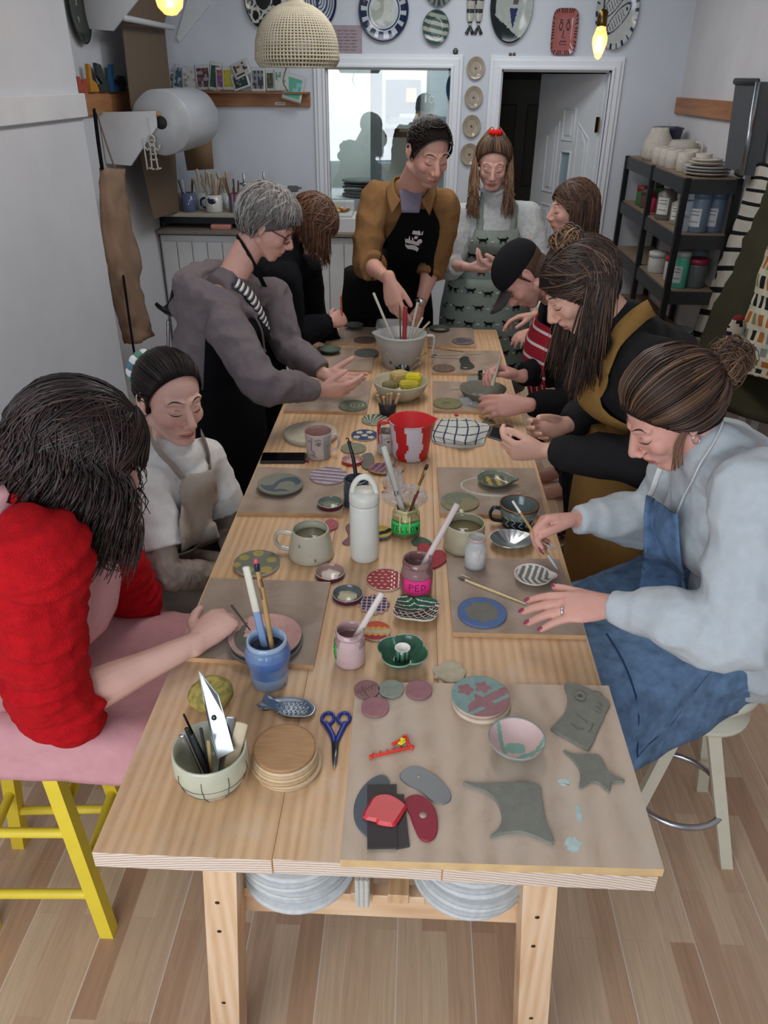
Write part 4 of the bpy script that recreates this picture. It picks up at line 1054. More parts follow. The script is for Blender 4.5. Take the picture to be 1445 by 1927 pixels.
 # - person in profile at the back right (mostly hidden)
j=jp(dict(head=(1076,393,3.75),neck=(1100,468,3.80),pel=V3((.86,3.86,.90))));j.update(shN=V3((.80,3.66,1.24)),elN=V3((.74,3.60,1.02)),wrN=V3((.62,3.62,.96)),shF=V3((.78,3.98,1.25)),elF=V3((.70,4.0,1.05)),wrF=V3((.60,3.88,.97)))
R7=thing('person','person seen in profile with straight brown hair, half hidden behind others','person',(.86,3.86,0))
H=Head(j['head'],(-.97,-.14,-.12));S=V3((0,1,0));mid=V3((.84,3.85,1.08))
hp=[V3((.86,3.76,.9)),V3((.86,3.96,.9))];kn=[V3((.84,3.76,.5)),V3((.84,3.96,.5))];an=[V3((.86,3.76,.09)),V3((.86,3.96,.09))]
me,tips=body(R7,j,H,S,'f',SKIN['p7'],[dict(wr=j['wrN'],D=(-.9,0,-.1),N=(0,.3,-1),T=(0,1,0)),dict(wr=j['wrF'],D=(-.9,0,-.1),N=(0,-.3,-1),T=(0,-1,0))],(hp,kn,an),mid=mid,vox=.0055,feet_d=V3((-1,0,0)))
face_bits(me,H,R7)
def f(g):
 torso(g,j['pel'],mid,j['neck'],S,1.0,1.05,.02,.175,lo=-.08)
 for s_ in 'NF':sleeve(g,[j['sh'+s_],j['el'+s_],j['el'+s_].lerp(j['wr'+s_],.9)],[.072,.066,.044])
garment('jumper',R7,f,'cloth','c9c4bc',.01,3,(.006,9,7))
g=G('3a3f48')
for a,b_,c_ in zip(hp,kn,an):g.loft([a,b_,c_],[.10,.07,.055],None,None,12,True,3)
g.done('jeans','denim',R7)
hair_cap(H,R7,'3b2a21',.008,line=((.076,.062),(.000,-.05)),low=-.08)
strands('hair',R7,bob(H,.16,spread=(58,176),o_=(.008,.016),front=-.05),460,.0038,['4d3527','3b2a21','6b4b36','2f211a'],14,4,seed=11)
# - man in dark cap bending
j=jp(dict(head=(984,518,3.12),neck=(1052,560,3.20),shN=(1075,600,3.02),elN=(1075,760,2.85),wrN=(988,762,2.74),shF=(1045,585,3.38),elF=(1050,690,3.15),wrF=(975,708,2.96),pel=V3((.82,3.22,.86))))
R8=thing('person','bearded person bending low in dark cap and black jacket over red striped top','person',(.82,3.22,0))
H=Head(j['head'],(-.50,-.12,-.82),(-.8,0,.5),1.04);S=V3((.1,1,0)).normalized();mid=V3((.76,3.22,1.06))
hp=[V3((.82,3.12,.86)),V3((.82,3.32,.86))];kn=[V3((.78,3.12,.46)),V3((.78,3.32,.46))];an=[V3((.82,3.12,.09)),V3((.82,3.32,.09))]
me,tips=body(R8,j,H,S,'m',SKIN['p8'],[dict(wr=j['wrN'],D=(-.95,.05,-.05),N=(.1,.75,-.6),T=(-.2,.4,.8),curls=(.35,.4,.45,.5),thumb=(.4,.5,.3),k=1.08),dict(wr=j['wrF'],D=(-.85,.0,.3),N=(-.3,-.5,-.6),T=(-.2,-.6,.6),curls=(.8,.8,.7,.7),thumb=(.6,.5,.5),k=1.05)],(hp,kn,an),mid=mid,vox=.005,stub=.55,feet_d=V3((-1,0,0)),neck_r=.06)
face_bits(me,H,R8,brow='3a2a22',sex='m')
def f(g):
 torso(g,j['pel'],mid,j['neck'],S,1.06,1.08,.02,.195,lo=-.05)
 for s_ in 'NF':
  a,b_,c_=j['sh'+s_],j['el'+s_],j['wr'+s_];sleeve(g,[a,b_,b_.lerp(c_,.5),b_.lerp(c_,.88)],[.080,.070,.060,.046])
mj8,_o=garment('jacket',R8,f,'cloth','121214',.009,3,(.007,9,8));T8=bvh(mj8)
g=G();rows=cloth([[V3((.56,3.00,1.14)),V3((.50,3.12,1.15)),V3((.52,3.28,1.14))],[V3((.52,2.98,1.02)),V3((.46,3.12,1.02)),V3((.48,3.30,1.02))],[V3((.54,2.98,.88)),V3((.49,3.12,.87)),V3((.50,3.32,.88))],[V3((.56,2.98,.76)),V3((.52,3.12,.75)),V3((.53,3.32,.76))]],12,.004)
cr_,cw_=hx('8f1f2b'),hx('cdbfc4')
g.grid(rows,lambda i,jj:(cw_ if(i%5==2)else cr_)if i<20 else(cw_ if jj%4==1 else cr_));g.done('striped_apron','cloth',R8,solid=.006)
g=G('17171b');g.ell(H.P(0,-.012,.045),(.083*1.04,.104*1.04,.082*1.04),H.ax,30,20);planes_shell(g,[(H.P(0,0,.028),H.D(0,.05,-1))]);cap_=g.done('cap','cloth',R8,solid=.003)
g=G('3d3836');rows=[]
for i in range(6):
 t=i/5;rows.append([H.P(.080*math.sin(a)*(1-.22*t*t),.082+.018*(math.cos(a)-1)+t*.10*math.cos(a*.8),.034-.012*t-.02*math.sin(a)**2)for a in[(-1.25+2.5*k/12)for k in range(13)]])
g.grid(rows);g.done('peak','cloth',cap_,solid=.003);
g=G('8a5a38');g.ell(H.P(0,-.112,.055),(.016,.008,.012),H.ax,10,6);g.done('cap_strap','rubber',R8)
hair_cap(H,R8,'4b3a2f',.002,line=((.02,.03),(.008,-.02)),low=-.06)
g=G('2f3237')
for a,b_,c_ in zip(hp,kn,an):g.loft([a,b_,c_],[.10,.07,.055],None,None,12,True,3)
g.done('jeans','denim',R8)
for a in an:
 g=G('2a2828');feet(g,a,V3((-1,0,0)));g.done('shoe','rubber',R8)
 # - woman with highlights, black sweatshirt, mustard apron, phone
j=jp(dict(head=(1090,540,2.20),neck=(1172,612,2.20),shN=(1225,690,2.04),elN=(1235,868,2.00),wrN=(1022,848,2.12),shF=(1150,615,2.42),elF=(1150,755,2.45),wrF=(1062,800,2.30),pel=V3((.80,2.28,.92))))
R9=thing('person','standing person with long highlighted brown hair in black sweatshirt and mustard apron holding a phone','person',(.80,2.28,0))
H=Head(j['head'],(-.76,-.10,-.62),(-.3,0,1),1.02);S=V3((.05,1,0)).normalized();mid=V3((.74,2.25,1.14))
hp=[V3((.80,2.18,.9)),V3((.80,2.38,.9))];kn=[V3((.76,2.18,.48)),V3((.76,2.38,.48))];an=[V3((.80,2.18,.09)),V3((.80,2.38,.09))]
me,tips=body(R9,j,H,S,'f',SKIN['p9'],[dict(wr=j['wrN'],D=(-.95,.05,-.05),N=(-.15,.75,.3),T=(-.2,.2,.9),curls=(.65,.75,.8,.85),thumb=(.35,.5,.2)),dict(wr=j['wrF'],D=(-.9,-.25,-.1),N=(-.1,-.75,.3),T=(-.1,-.2,.9),curls=(.55,.6,.7,.8),thumb=(.35,.6,.2))],(hp,kn,an),mid=mid,vox=.004,feet_d=V3((-1,0,0)),lip='b0675c')
face_bits(me,H,R9,brow='33231c')
def f(g):
 torso(g,j['pel'],mid,j['neck'],S,1.03,1.08,.024,.185,lo=-.03,bust=.03)
 for s_ in 'NF':
  a,b_,c_=j['sh'+s_],j['el'+s_],j['wr'+s_];g.ell(a,(.085,)*3);sleeve(g,[a,a.lerp(b_,.5),b_+V3((.015,0,-.01)),b_.lerp(c_,.35),b_.lerp(c_,.75),b_.lerp(c_,.93)],[.084,.080,.078,.072,.056,.042])
m9,_o=garment('sweatshirt',R9,f,'cloth','222122',.0075,3,(.010,9,9));T9=bvh(m9)
MU='8c6a3a';nb=j['neck']
g=G(MU);torso(g,j['pel'],mid,nb,S,1.03,1.14,.038,.16,lo=-.06,n=5,bust=.035)
planes_shell(g,[(mid+V3((-.01,0,0)),(1,0,0)),(nb+V3((0,0,-.09)),(-.3,0,1)),(mid+V3((0,-.125,.1)),(0,-1,.45))])
g.done('apron_bib','cloth',R9,solid=.003)
g=G(MU);g.loft([V3((.76,2.28,1.02)),V3((.74,2.28,.8)),V3((.74,2.28,.35))],[.23,.25,.25],[.19,.20,.19],V3((0,1,0)),26,False,5);planes_shell(g,[(V3((.86,2.28,0)),(1,0,0))]);g.done('apron_skirt','cloth',R9,solid=.004)
g=G(MU);surf_ribbon(g,T9,[nb+V3((.07,-.02,.06)),nb+V3((.02,-.075,.05)),nb+V3((-.05,-.10,-.02)),nb+V3((-.11,-.10,-.11)),nb+V3((-.13,-.09,-.17))],.05,.012);g.done('apron_strap','cloth',R9,solid=.004)
hair_cap(H,R9,'241b18',.008,line=((.076,.060),(.006,-.05)),low=-.085)
def long9(rd,H=H):
 sg=rd.choice((-1,-1,1));e0=rd.uniform(35,135);st=V3((sg*.02,math.cos(math.radians(e0)),math.sin(math.radians(e0))))
 en=az(sg*rd.uniform(84,172),rd.uniform(-22,0));st=hairline(H,sg*rd.uniform(0,80),((.076,.060),(.006,-.05)))if rd.random()<.35 else st;o=rd.uniform(.008,.020);pts=[sk(H,slerp(st,en,t),o*(.6+.6*t))for t in(0,.3,.6,1)]
 p=pts[-1];L_=rd.uniform(.16,.33);fw=V3((-.25,-.02 if sg<0 else .05,0))*rd.uniform(.0,.45);sp=V3((rd.uniform(-1,1),rd.uniform(-1,1),0))*.02
 for q in(.33,.66,1):pts.append(p+V3((0,0,-L_*q))+fw*L_*q+sp*q)
 return pts
strands('hair',R9,long9,620,.0040,['2c211c','3a2a22','241b18','6e5040','33251e'],18,4,seed=12)
def knot(rd):
 c=H.P(0,-.035,.118)+H.D(rd.uniform(-.02,.02),rd.uniform(-.02,.02),rd.uniform(-.005,.02));r=rd.uniform(.018,.034);a=V3((rd.uniform(-1,1),rd.uniform(-1,1),rd.uniform(-1,1))).normalized();u=a.orthogonal().normalized();v=a.cross(u)
 return[c+(u*math.cos(t)+v*math.sin(t))*r for t in(0,.9,1.8,2.7,3.6,4.4)]
strands('top_knot',R9,knot,90,.004,['2c211c','8a6547','3a2a22','a88564'],14,4,seed=2)
for a in an:
 g=G('2a2828');feet(g,a,V3((-1,0,0)));g.done('shoe','rubber',R9)
g=G('1f242b')
for a,b_,c_ in zip(hp,kn,an):g.loft([a,b_,c_],[.10,.07,.055],None,None,12,True,3)
g.done('jeans','denim',R9)
# - woman front right: pale sweatshirt, denim apron
j=jp(dict(head=(1262,778,1.60),neck=(1345,838,1.56),shN=(1425,930,1.38),elN=(1372,1190,1.26),wrN=(1148,1140,1.40),shF=(1300,880,1.76),elF=(1225,975,1.84),wrF=(1085,978,1.76),pel=V3((.90,1.64,.76))))
R10=thing('person','seated person in pale grey sweatshirt and blue denim apron painting a leaf dish','person',(.90,1.64,0))
H=Head(j['head'],(-.74,-.14,-.60),(-.2,0,1),1.02);S=V3((.1,1,0)).normalized();mid=V3((.85,1.60,1.02))
hp=[V3((.92,1.58,.73)),V3((.92,1.78,.73))];kn=[V3((.50,1.44,.69)),V3((.48,1.72,.69))];an=[V3((.36,1.60,.12)),V3((.36,1.84,.12))]
tips=[]
hN=dict(wr=j['wrN'],D=(-.97,.05,-.10),N=(.0,.25,-.95),T=(-.1,.95,.25),curls=(.20,.20,.22,.20),thumb=(.55,.10,.1),spread=.12,k=1.04)
hF=dict(wr=j['wrF'],D=(-.95,-.10,.02),N=(.10,-.55,-.8),T=(-.1,-.75,.5),curls=(.75,.85,.9,.95),thumb=(.30,.45,.15),k=1.0,spread=.03)
me,tips=body(R10,j,H,S,'f',SKIN['p10'],[hN,hF],(hp,kn,an),mid=mid,vox=.0035,feet_d=V3((-1,0,0)),lip='a8605c',shw=.165)
face_bits(me,H,R10,brow='4a3428')
for(p,v,up_,r)in tips:
 g=G('9c3a52');s_=v.cross(up_).normalized();g.ell(p+up_*r*.78+v*r*.15,(r*1.15,r*.72,r*.30),(v,s_,up_),10,6);tag(g.done('nail','glaze',R10),None,None)
def f(g):
 torso(g,j['pel'],mid,j['neck']+V3((.01,0,-.02)),S,1.06,1.12,.028,.195,lo=-.03,bust=.03,belly=.015)
 for s_ in 'NF':
  a,b_,c_=j['sh'+s_],j['el'+s_],j['wr'+s_];g.ell(a,(.092,)*3)
  sleeve(g,[a,a.lerp(b_,.5)+V3((.01,0,0)),b_+V3((.015,0,-.005)),b_.lerp(c_,.35),b_.lerp(c_,.70),b_.lerp(c_,.80)],[.092,.090,.084,.074,.056,.044])
  g.loft([b_.lerp(c_,.74),b_.lerp(c_,.99)],[.044,.038],None,None,18)
m10,_o=garment('sweatshirt',R10,f,'cloth','b6bcc0',.007,3,(.012,8,10));T10=bvh(m10)
nb=j['neck']
DN='647e9c'
tg=G();torso(tg,j['pel'],mid,nb,S,1.0,1.12,.045,.17,lo=.0,n=6,bust=.03,belly=.02);tm_=bpy.data.meshes.new('t');tg.bm.to_mesh(tm_);tg.bm.free();TT10=bvh(tm_)
g=G('5a7494');panel_on(g,TT10,[[(1216,932),(1248,946),(1284,966)],[(1212,975),(1250,985),(1286,1000)],[(1212,1030),(1250,1040),(1290,1060)],[(1205,1090),(1250,1100),(1300,1120)],[(1198,1135),(1250,1145),(1305,1170)]],6,.012)
g.done('apron_bib','denim',R10,solid=.004)
hem=[V3((.43,1.22,.60)),PZ(1200,1446,.60),PZ(1270,1412,.60),PZ(1345,1368,.61),PZ(1425,1320,.62),PZ(1540,1270,.64)]
lap=[hem]
for dy,zz in((.05,(.70,.75,.80,.825,.84,.83)),(.13,(.785,.80,.83,.855,.86,.85)),(.25,(.80,.815,.845,.87,.89,.90)),(.38,(.79,.80,.82,.86,.88,.88)),(.50,(.80,.81,.82,.84,.84,.80)),(.62,(.70,.71,.72,.73,.73,.68))):
 lap.append([V3((p.x-(.02 if k==0 else 0),p.y+dy+(.0 if k else 0),zz[k]))for k,p in enumerate(hem)])
g=G(DN);lr=cloth(lap,9,.009,9,13);g.grid(lr);g.done('apron_skirt','denim',R10,solid=.004)
tmpg=G();tmpg.grid(lr);tm=bpy.data.meshes.new('t');tmpg.bm.to_mesh(tm);tmpg.bm.free();TL=bvh(tm)
def seam(pts,r,col,name,z=.5):
 g=G(col);C=catmull(pts,8);Q=[]
 for p in C:
  h=TL.ray_cast(V3((p[0],p[1],1.3)),V3((0,0,-1)),2)
  if h[0]is not None:Q.append(h[0]+V3((0,0,.003)))
 if len(Q)>2:g.tube(Q,r,5,1);g.done(name,'cloth',R10)
c1,c2,c3,c4=PZ(1140,1200,.80),PZ(1222,1325,.80),PZ(1360,1225,.83),PZ(1395,1180,.86)
seam([c1,c2],.0026,'2e4566','pocket_seam');seam([c2,c3,c4],.0026,'2e4566','pocket_seam')
g=G('dfe0de');strap_on(g,T10,[(1360,800),(1345,835),(1322,880),(1298,925),(1280,968)],.016,.008);g.done('neck_strap','cloth',R10)
g=G('dfe0de');strap_on(g,T10,[(1248,880),(1238,905),(1228,932)],.014,.008);g.done('neck_strap','cloth',R10)
g=G('e4e2dc');tq=PY(1213,1075,1.50);
q=hit(T10,1217,1075,.016)or mid;g.ell(q,(.008,.022,.018));g.col('5b7a70');g.ell(q+V3((-.004,-.004,.004)),(.007,.010,.009));g.done('badge','cloth',R10)
hair_cap(H,R10,'2a1e19',.008,line=((.072,.070),(.004,-.022)),low=-.052)
def sweep(rd,H=H):
 sg=rd.choice((-1,1));u=rd.random();st=az(sg*(u*92),50-58*u)if rd.random()<.8 else V3((sg*.03,rd.uniform(-.4,.8),1));en=V3((0,-1,-.05));o=rd.uniform(.010,.024)
 pk=slerp(st,V3((sg*.15,-.1,1))if u<.5 else az(sg*110,25),.55)
 pts=[sk(H,slerp(st,pk,t),o*(.4+.9*t))for t in(0,.5,1)]+[sk(H,slerp(pk,en,t),o*(1.3-.6*t))for t in(.4,.75,1)]
 return pts
strands('hair',R10,sweep_fn(H,((.072,.070),(.004,-.022)),(0,-1,-.05),(.008,.018),-34,.012,.6),900,.0034,['3a2a21','2a1e19','5a4030','7a5a42','241a16'],16,4,seed=14)
bc=H.P(0,-.150,.02)
def bun(rd):
 r=rd.uniform(.016,.038);a=V3((rd.uniform(-1,1),rd.uniform(-1,1),rd.uniform(-1,1))).normalized();u=a.orthogonal().normalized();v=a.cross(u);c=bc+V3((rd.uniform(-.01,.01),)*3);n_=rd.randint(4,7)
 return[H.P(0,-.105,.02)]*(rd.random()<.3)+[c+(u*math.cos(t*.9)+v*math.sin(t*.9))*r*(1+.1*t)for t in range(n_)]
strands('hair_bun',R10,bun,200,.0034,['5a4030','3a2a21','7a5a42'],14,4,seed=15)
def wisp(rd):
 p=sk(H,az(-80+rd.uniform(-8,10),-20),.01);return[p,p+V3((-.01,0,-.04)),p+V3((rd.uniform(-.02,0),-.01,-.09))]
strands('loose_hair',R10,wisp,14,.0016,['6b4a36'],8,4)
g=G('d8d8d8')
for s_ in(-1,):g.tube([H.P(s_*.080,.0+.008*math.cos(t),-.038+.010*math.sin(t))for t in[2*math.pi*k/12 for k in range(13)]],.0016,5,1)
g.done('earring','metal',R10)
g=G('d8d8dc');wr=V3(hN['wr']);Dn=V3(hN['D']).normalized();Tn=(V3(hN['T'])-Dn*V3(hN['T']).dot(Dn)).normalized();rp=wr+Dn*.106+Tn*-.0135
g.loft([rp-Dn*.003,rp+Dn*.003],[.0112,.0112],None,None,18);g.ell(rp+Tn.cross(Dn)*.011*(1 if Tn.cross(Dn).z>0 else-1),(.004,)*3,None,8,6);g.done('ring','metal',R10)
g=G('647e9c')
for a,b_,c_ in zip(hp,kn,an):g.loft([a+V3((0,0,-.03)),b_,c_],[.085,.065,.055],None,None,12,True,3)
g.done('jeans','denim',R10)
for a in an:
 g=G('2a2828');feet(g,a,V3((-1,0,0)));g.done('shoe','rubber',R10)
PJ10=j;TIPS10=tips
#  THINGS ON THE TABLE
def zc(p):return(RW.transposed()@(V3(p)-CAM)).z
def Rp(p,r):return r*zc(p)/FPX
def recolor(g,fn):
 for f in g.bm.faces:
  c=fn(f.calc_center_median(),f.normal)
  if c is not None:
   c=hx(c)if isinstance(c,str)else c
   for l in f.loops:l[g.cl]=c
flatp=lambda t:0
def rim(h,s0=.55,p=1.6):return lambda t:h*(max(0,(t-s0)/(1-s0))**p)
def disc(name,label,cat,px,py,rpx,z=TZ,th=.007,prof=None,rf=None,cf=None,side='c9b8a8',under=None,mat='clay',rot=0,sy=1.0,group=None,nr=14,ns=60,M=None,C=None,R=None,parent=None):
 prof=prof or flatp;C=C or PZ(px,py,z+th);C=V3((C.x,C.y,z))if M is None else C;R=R or Rp(C,rpx)
 g=G(side);M=M or Matrix.Identity(3);cr,sr=math.cos(rot),math.sin(rot)
 def P(t,k,zz):
  a=2*math.pi*k/ns;q=R*t*(rf(a)if rf else 1);x,y=q*math.cos(a),q*math.sin(a)*sy
  return C+M@V3((x*cr-y*sr,x*sr+y*cr,zz))
 base=lambda t:max(0.0,prof(t))
 top=[[g.bm.verts.new(P(t,k,base(t)+th))for k in range(ns)]for t in[(i+1)/nr for i in range(nr)]]
 c0=g.bm.verts.new(P(0,0,base(0)+th));s_=hx(side)
 def cc(t,k):
  if not cf:return s_
  a=2*math.pi*(k+.5)/ns;q=t*(rf(a)if rf else 1);c=cf(q*math.cos(a),q*math.sin(a));return hx(c)if isinstance(c,str)else(c or s_)
 for k in range(ns):g.face((c0,top[0][k],top[0][(k+1)%ns]),cc(.5/nr,k))
 for i in range(nr-1):
  for k in range(ns):g.face((top[i][k],top[i+1][k],top[i+1][(k+1)%ns],top[i][(k+1)%ns]),cc((i+1.5)/nr,k))
 low=[[g.bm.verts.new(P(t*.995,k,base(t)))for k in range(ns)]for t in(1,.9,.8,.7,.6,.5,.3)]
 seq=[top[-1]]+low
 for ii,(a,b_)in enumerate(zip(seq,seq[1:])):
  for k in range(ns):g.face((a[k],b_[k],b_[(k+1)%ns],a[(k+1)%ns]),hx(under)if under and ii else s_)
 g.face(low[-1],hx(under)if under else s_)
 o=g.done(name,mat,parent)
 if parent is None:
  o.data.transform(Matrix.Translation(-C));o.location=C;tag(o,label,cat,group)
 return o
def slab(name,label,cat,pts,z,th,col,mat='clay',group=None,top=None,bump=0,bevel=.001):
 """flat cut piece from photo outline points, at real thickness"""
 W=[PZ(x,y,z+th)for x,y in pts];c=sum(W,V3())/len(W);g=G(col)
 g.rings([[V3((p.x,p.y,z))for p in W],[V3((p.x,p.y,z+th-bevel))for p in W],[V3((p.x,p.y,z+th))+(V3((c.x,c.y,0))-V3((p.x,p.y,0))).normalized()*bevel for p in W]])
 for f in g.bm.faces:f.smooth=False
 o=g.done(name,mat);o.data.transform(Matrix.Translation(-V3((c.x,c.y,z))));o.location=(c.x,c.y,z)
 return tag(o,label,cat,group)
def smooth_poly(pts,n=5):
 P=[V3((x,y,0))for x,y in pts];out=[]
 m=len(P)
 for i in range(m):
  a,b_,c,d=P[i-1],P[i],P[(i+1)%m],P[(i+2)%m]
  for k in range(n):
   t=k/n;q=.5*((2*b_)+(c-a)*t+(2*a-5*b_+4*c-d)*t*t+(3*b_-a-3*c+d)*t**3);out.append((q.x,q.y))
 return out
M_BOARD=woodmat('plywood_board',hx('a8937f'),hx('bba692'),hx('c6b29e'),(5,3,5),dirt=hx('bdb1a4'),rough=.8)
M_BOARD2=woodmat('dark_board',hx('8a7768'),hx('9c8979'),hx('a99787'),(3,5,3),dirt=hx('a89a8d'),rough=.85)
def board(pts,label,th=.012,m=M_BOARD2,edge='c39b70'):
 """pts: photo points of near-left, near-right, far-right, far-left corners"""
 W=[PZ(x,y,TZ+th)for x,y in pts];c=sum(W,V3())/4;g=G(edge)
 g.rings([[V3((p.x,p.y,TZ))for p in W],[V3((p.x,p.y,TZ+th))for p in W]])
 for f in g.bm.faces:
  f.smooth=False
 g.bm.normal_update()
 for f in g.bm.faces:f.material_index=0 if abs(f.normal.z)>.5 else 1
 o=g.done('work_board',[m,'wood']);o.data.transform(Matrix.Translation(-V3((c.x,c.y,TZ))));o.location=(c.x,c.y,TZ)
 return tag(o,label,'board','work boards on the table')
B1=TZ+.018;B=TZ+.012
board([(640,1618),(1250,1636),(1145,1290),(670,1283)],'largest plywood work board at the near right corner, dusty with pale blue smears',.018,M_BOARD,'c9a878')
board([(338,1236),(590,1252),(622,1095),(395,1088)],'work board under the blue glaze jar and the hand of the red-jumper person')
board([(447,964),(645,967),(650,885),(485,878)],'work board carrying the grey swirl saucer beside the black phone')
board([(534,772),(690,776),(700,716),(575,713)],'work board under the hands of the grey-haired person')
board([(578,694),(700,698),(706,655),(600,652)],'work board on the left carrying a small green bowl and a striped oval disc')
board([(612,644),(706,648),(712,617),(640,615)],'far left work board with a small round dish, nearest the far table end')
board([(852,1190),(1103,1196),(1052,1052),(840,1050)],'work board under the blue-rimmed disc and the leaf dish being painted')
board([(828,966),(1027,970),(1006,881),(822,879)],'work board with the yellow-patterned fish dish and a pale slip ring')
board([(815,772),(930,775),(925,720),(815,717)],'work board under the wrapped clay bowl on the right')
board([(812,701),(950,704),(941,660),(812,659)],'work board on the right carrying brushes and a crinkled packet')
board([(806,650),(896,652),(889,617),(804,616)],'far right work board with a grey rounded disc')
def smear(px,py,rx,ry,z,col,seed,label=None):
 C=PZ(px,py,z);r=Rp(C,rx);rd=random.Random(seed)
 g=G(col);n=30;out=[(C.x+r*math.cos(t)*(.7+.5*noise.noise(V3((math.cos(t)*2,math.sin(t)*2,seed)))),C.y+r*ry/rx*math.sin(t)*(.7+.5*noise.noise(V3((math.cos(t)*3,math.sin(t)*3,seed+5)))))for t in[2*math.pi*k/n for k in range(n)]]
 g.prism(out,z-.0002,z+.0005);return single(g,'slip_smear','clay',label,'smear',(C.x,C.y,z),'dried slip smears')
smear(1062,1472,15,12,B1,'b5c7bf',1,'pale blue slip smear on the big board below the starfish-like slab')
smear(1078,1590,20,22,B1,'b0c4c0',2,'pale blue slip smear near the front edge of the big board')
smear(1088,1530,7,30,B1,'a9bfbc',3,'thin streak of pale slip on the big board above the lowest smear')
g=G('b9b9ac');c=PZ(930,915,B);rr=Rp(c,62)
g.tube([c+V3((math.cos(t)*rr,math.sin(t)*rr*.62,.0003))for t in[math.radians(a)for a in range(70,330,13)]],[.004,.007,.006,.005,.004,.004,.003,.003,.003,.003,.003,.004,.005,.007,.009,.011,.010,.007,.005,.004],6,2)
for v in g.bm.verts:v.co.z=B+(v.co.z-B)*.12+.0003
single(g,'slip_ring','clay','ring of pale slip painted round the fish dish on its board','smear',(c.x,c.y,B))
PKC,GNC,MVC='c9a09a','7f9187','91686b'
def col_coin(x,y):return '8f6467'
coin_spots=[(690,1296,24,'86605f','mauve clay disc scratched with a fish-bone drawing, leftmost of the row',True),(736,1295,24,'80867a','grey-green clay disc between two mauve discs',False),(788,1297,25,'92666a','plain mauve clay disc at the right of the row of small discs',False),(706,1329,26,'96696c','plain mauve clay disc lying below the row of small discs',False)]
for px,py,r,c_,lb,inc in coin_spots:
 disc('clay_disc',lb,'disc',px,py,r,B1,.006,cf=(lambda x,y,c_=c_:('5e4344' if(abs(x*.8-y)<.045 or(abs(x+y*.5+.3)<.04 and y<.3)or(abs((x*6)%1.6-.8)<.12 and abs(x*.8-y)<.45))else c_))if inc else(lambda x,y,c_=c_:c_),side=c_,group='small round clay discs',ns=48)
def flower(x,y,cx,cy,r,n=5):
 dx,dy=x-cx,y-cy;d=math.hypot(dx,dy);a=math.atan2(dy,dx);return d<r*(.62+.38*abs(math.cos(a*n/2)))
def top_coaster(x,y):
 if flower(x,y,-.50,.28,.30)or flower(x,y,.10,.42,.30):return MVC
 u=(x*.62-y*.78);
 v=x*.55+y*.84
 if-.42<v-.55*0-(.0)<-.02 and x>-.75 and(x>-.2 or y<-.25):return MVC
 w_=y-.72*x
 if-.52<w_<-.12 and x>-.45:return MVC
 if-1.25<w_<-.70:return MVC
 if w_<-1.4:return MVC
 return '7c9690'
disc('coaster','unpainted lower coaster under the pink and sea-green flower coaster','coaster',905,1318,55,B1,.009,side='cdb9a3',cf=lambda x,y:'c7b29c')
disc('coaster','coaster painted sea-green with mauve flowers and diagonal bands, upper of two','coaster',904,1309,55,B1+.009,.008,cf=top_coaster,side='bba28f',nr=34,ns=110)
def bowlpat(x,y):
 r=math.hypot(x,y)
 if r>.96:return '8b8f86'
 if flower(x,y,.0,.0,.36,2)or(abs(x+.62-.35*(1-y)*.5)<.085 and y>-.3)or(abs(y+.55-.25*math.sin(x*3))<.12 and x>-.45)or(x>.45 and abs(y+.5-(x-.45))<.13):return '7fa596'
 return 'cdb0ab'
disc('dish','small shallow bowl, pink inside with sea-green swirls, on the big board','bowl',970,1408,53,B1,.005,rim(.030,.45,1.5),cf=bowlpat,side='8f938a',under='8b8f86',nr=26,ns=90,mat='matte')
g=G('e0301f');a,b_=PZ(698,1424,B1+.004),PZ(775,1406,B1+.004);g.tube([a,b_],.0028,6,1)
d=(b_-a).normalized();n=V3((-d.y,d.x,0))
for k in range(6):p=a.lerp(b_,(k+.5)/6);g.cap(p,p+n*.007,.0018,.0018,6)
g.ell(b_,(.005,.005,.004),None,8,6);g.ell(a,(.004,.005,.004),None,8,6)
t=thing('peg_strip','red plastic toy strip with small pegs and a yellow figure on it','toy',(a.x,a.y,B1));g.done('strip','plastic',t)
g=G('e0301f');p=PZ(757,1398,B1+.006);g.tube([p+V3((-.018,-.004,0)),p+V3((-.005,.004,.002)),p+V3((.006,.016,.003)),p+V3((.012,-.004,0))],.0032,6,3);g.done('figure_base','plastic',t)
g=G('e3d21f');g.ell(p+V3((-.001,.004,.006)),(.004,.004,.003),None,8,6);g.cap(p+V3((-.006,-.006,.005)),p+V3((.004,.004,.006)),.0028,.0022,6);g.cap(p+V3((-.002,-.008,.005)),p+V3((.005,-.002,.006)),.002,.002,6);g.done('figure','plastic',t)
CL='77766b'
slab('clay_slab','grey clay slab with a face pressed into it, at the far right of the big board','slab',smooth_poly([(1062,1288),(1074,1284),(1098,1290),(1146,1318),(1140,1340),(1126,1372),(1110,1407),(1096,1404),(1042,1374),(1040,1366),(1062,1340),(1068,1312)],4),B1,.006,CL)
g=G('5f5f56');zz=B1+.0062
for pts in([(1085,1345),(1096,1352),(1104,1360)],[(1075,1362),(1086,1371),(1098,1372)],[(1116,1362),(1112,1372),(1108,1378)],[(1126,1322),(1134,1330)],[(1122,1330),(1132,1336)],[(1120,1338),(1130,1342)],[(1118,1300),(1130,1304),(1134,1310)]):
 g.tube([PZ(x,y,zz)for x,y in pts],.0012,5,3)
single(g,'incised_lines','clay','face and leaf lines pressed into the grey clay slab','mark',PZ(1095,1345,B1),None)
disc('clay_boss','small raised knob on the grey clay slab with the face','knob',1092,1309,10,B1+.006,.004,rim(.002,.5),side=CL,cf=lambda x,y:'55564e' if math.hypot(x,y)<.5 else CL,ns=24,nr=6)
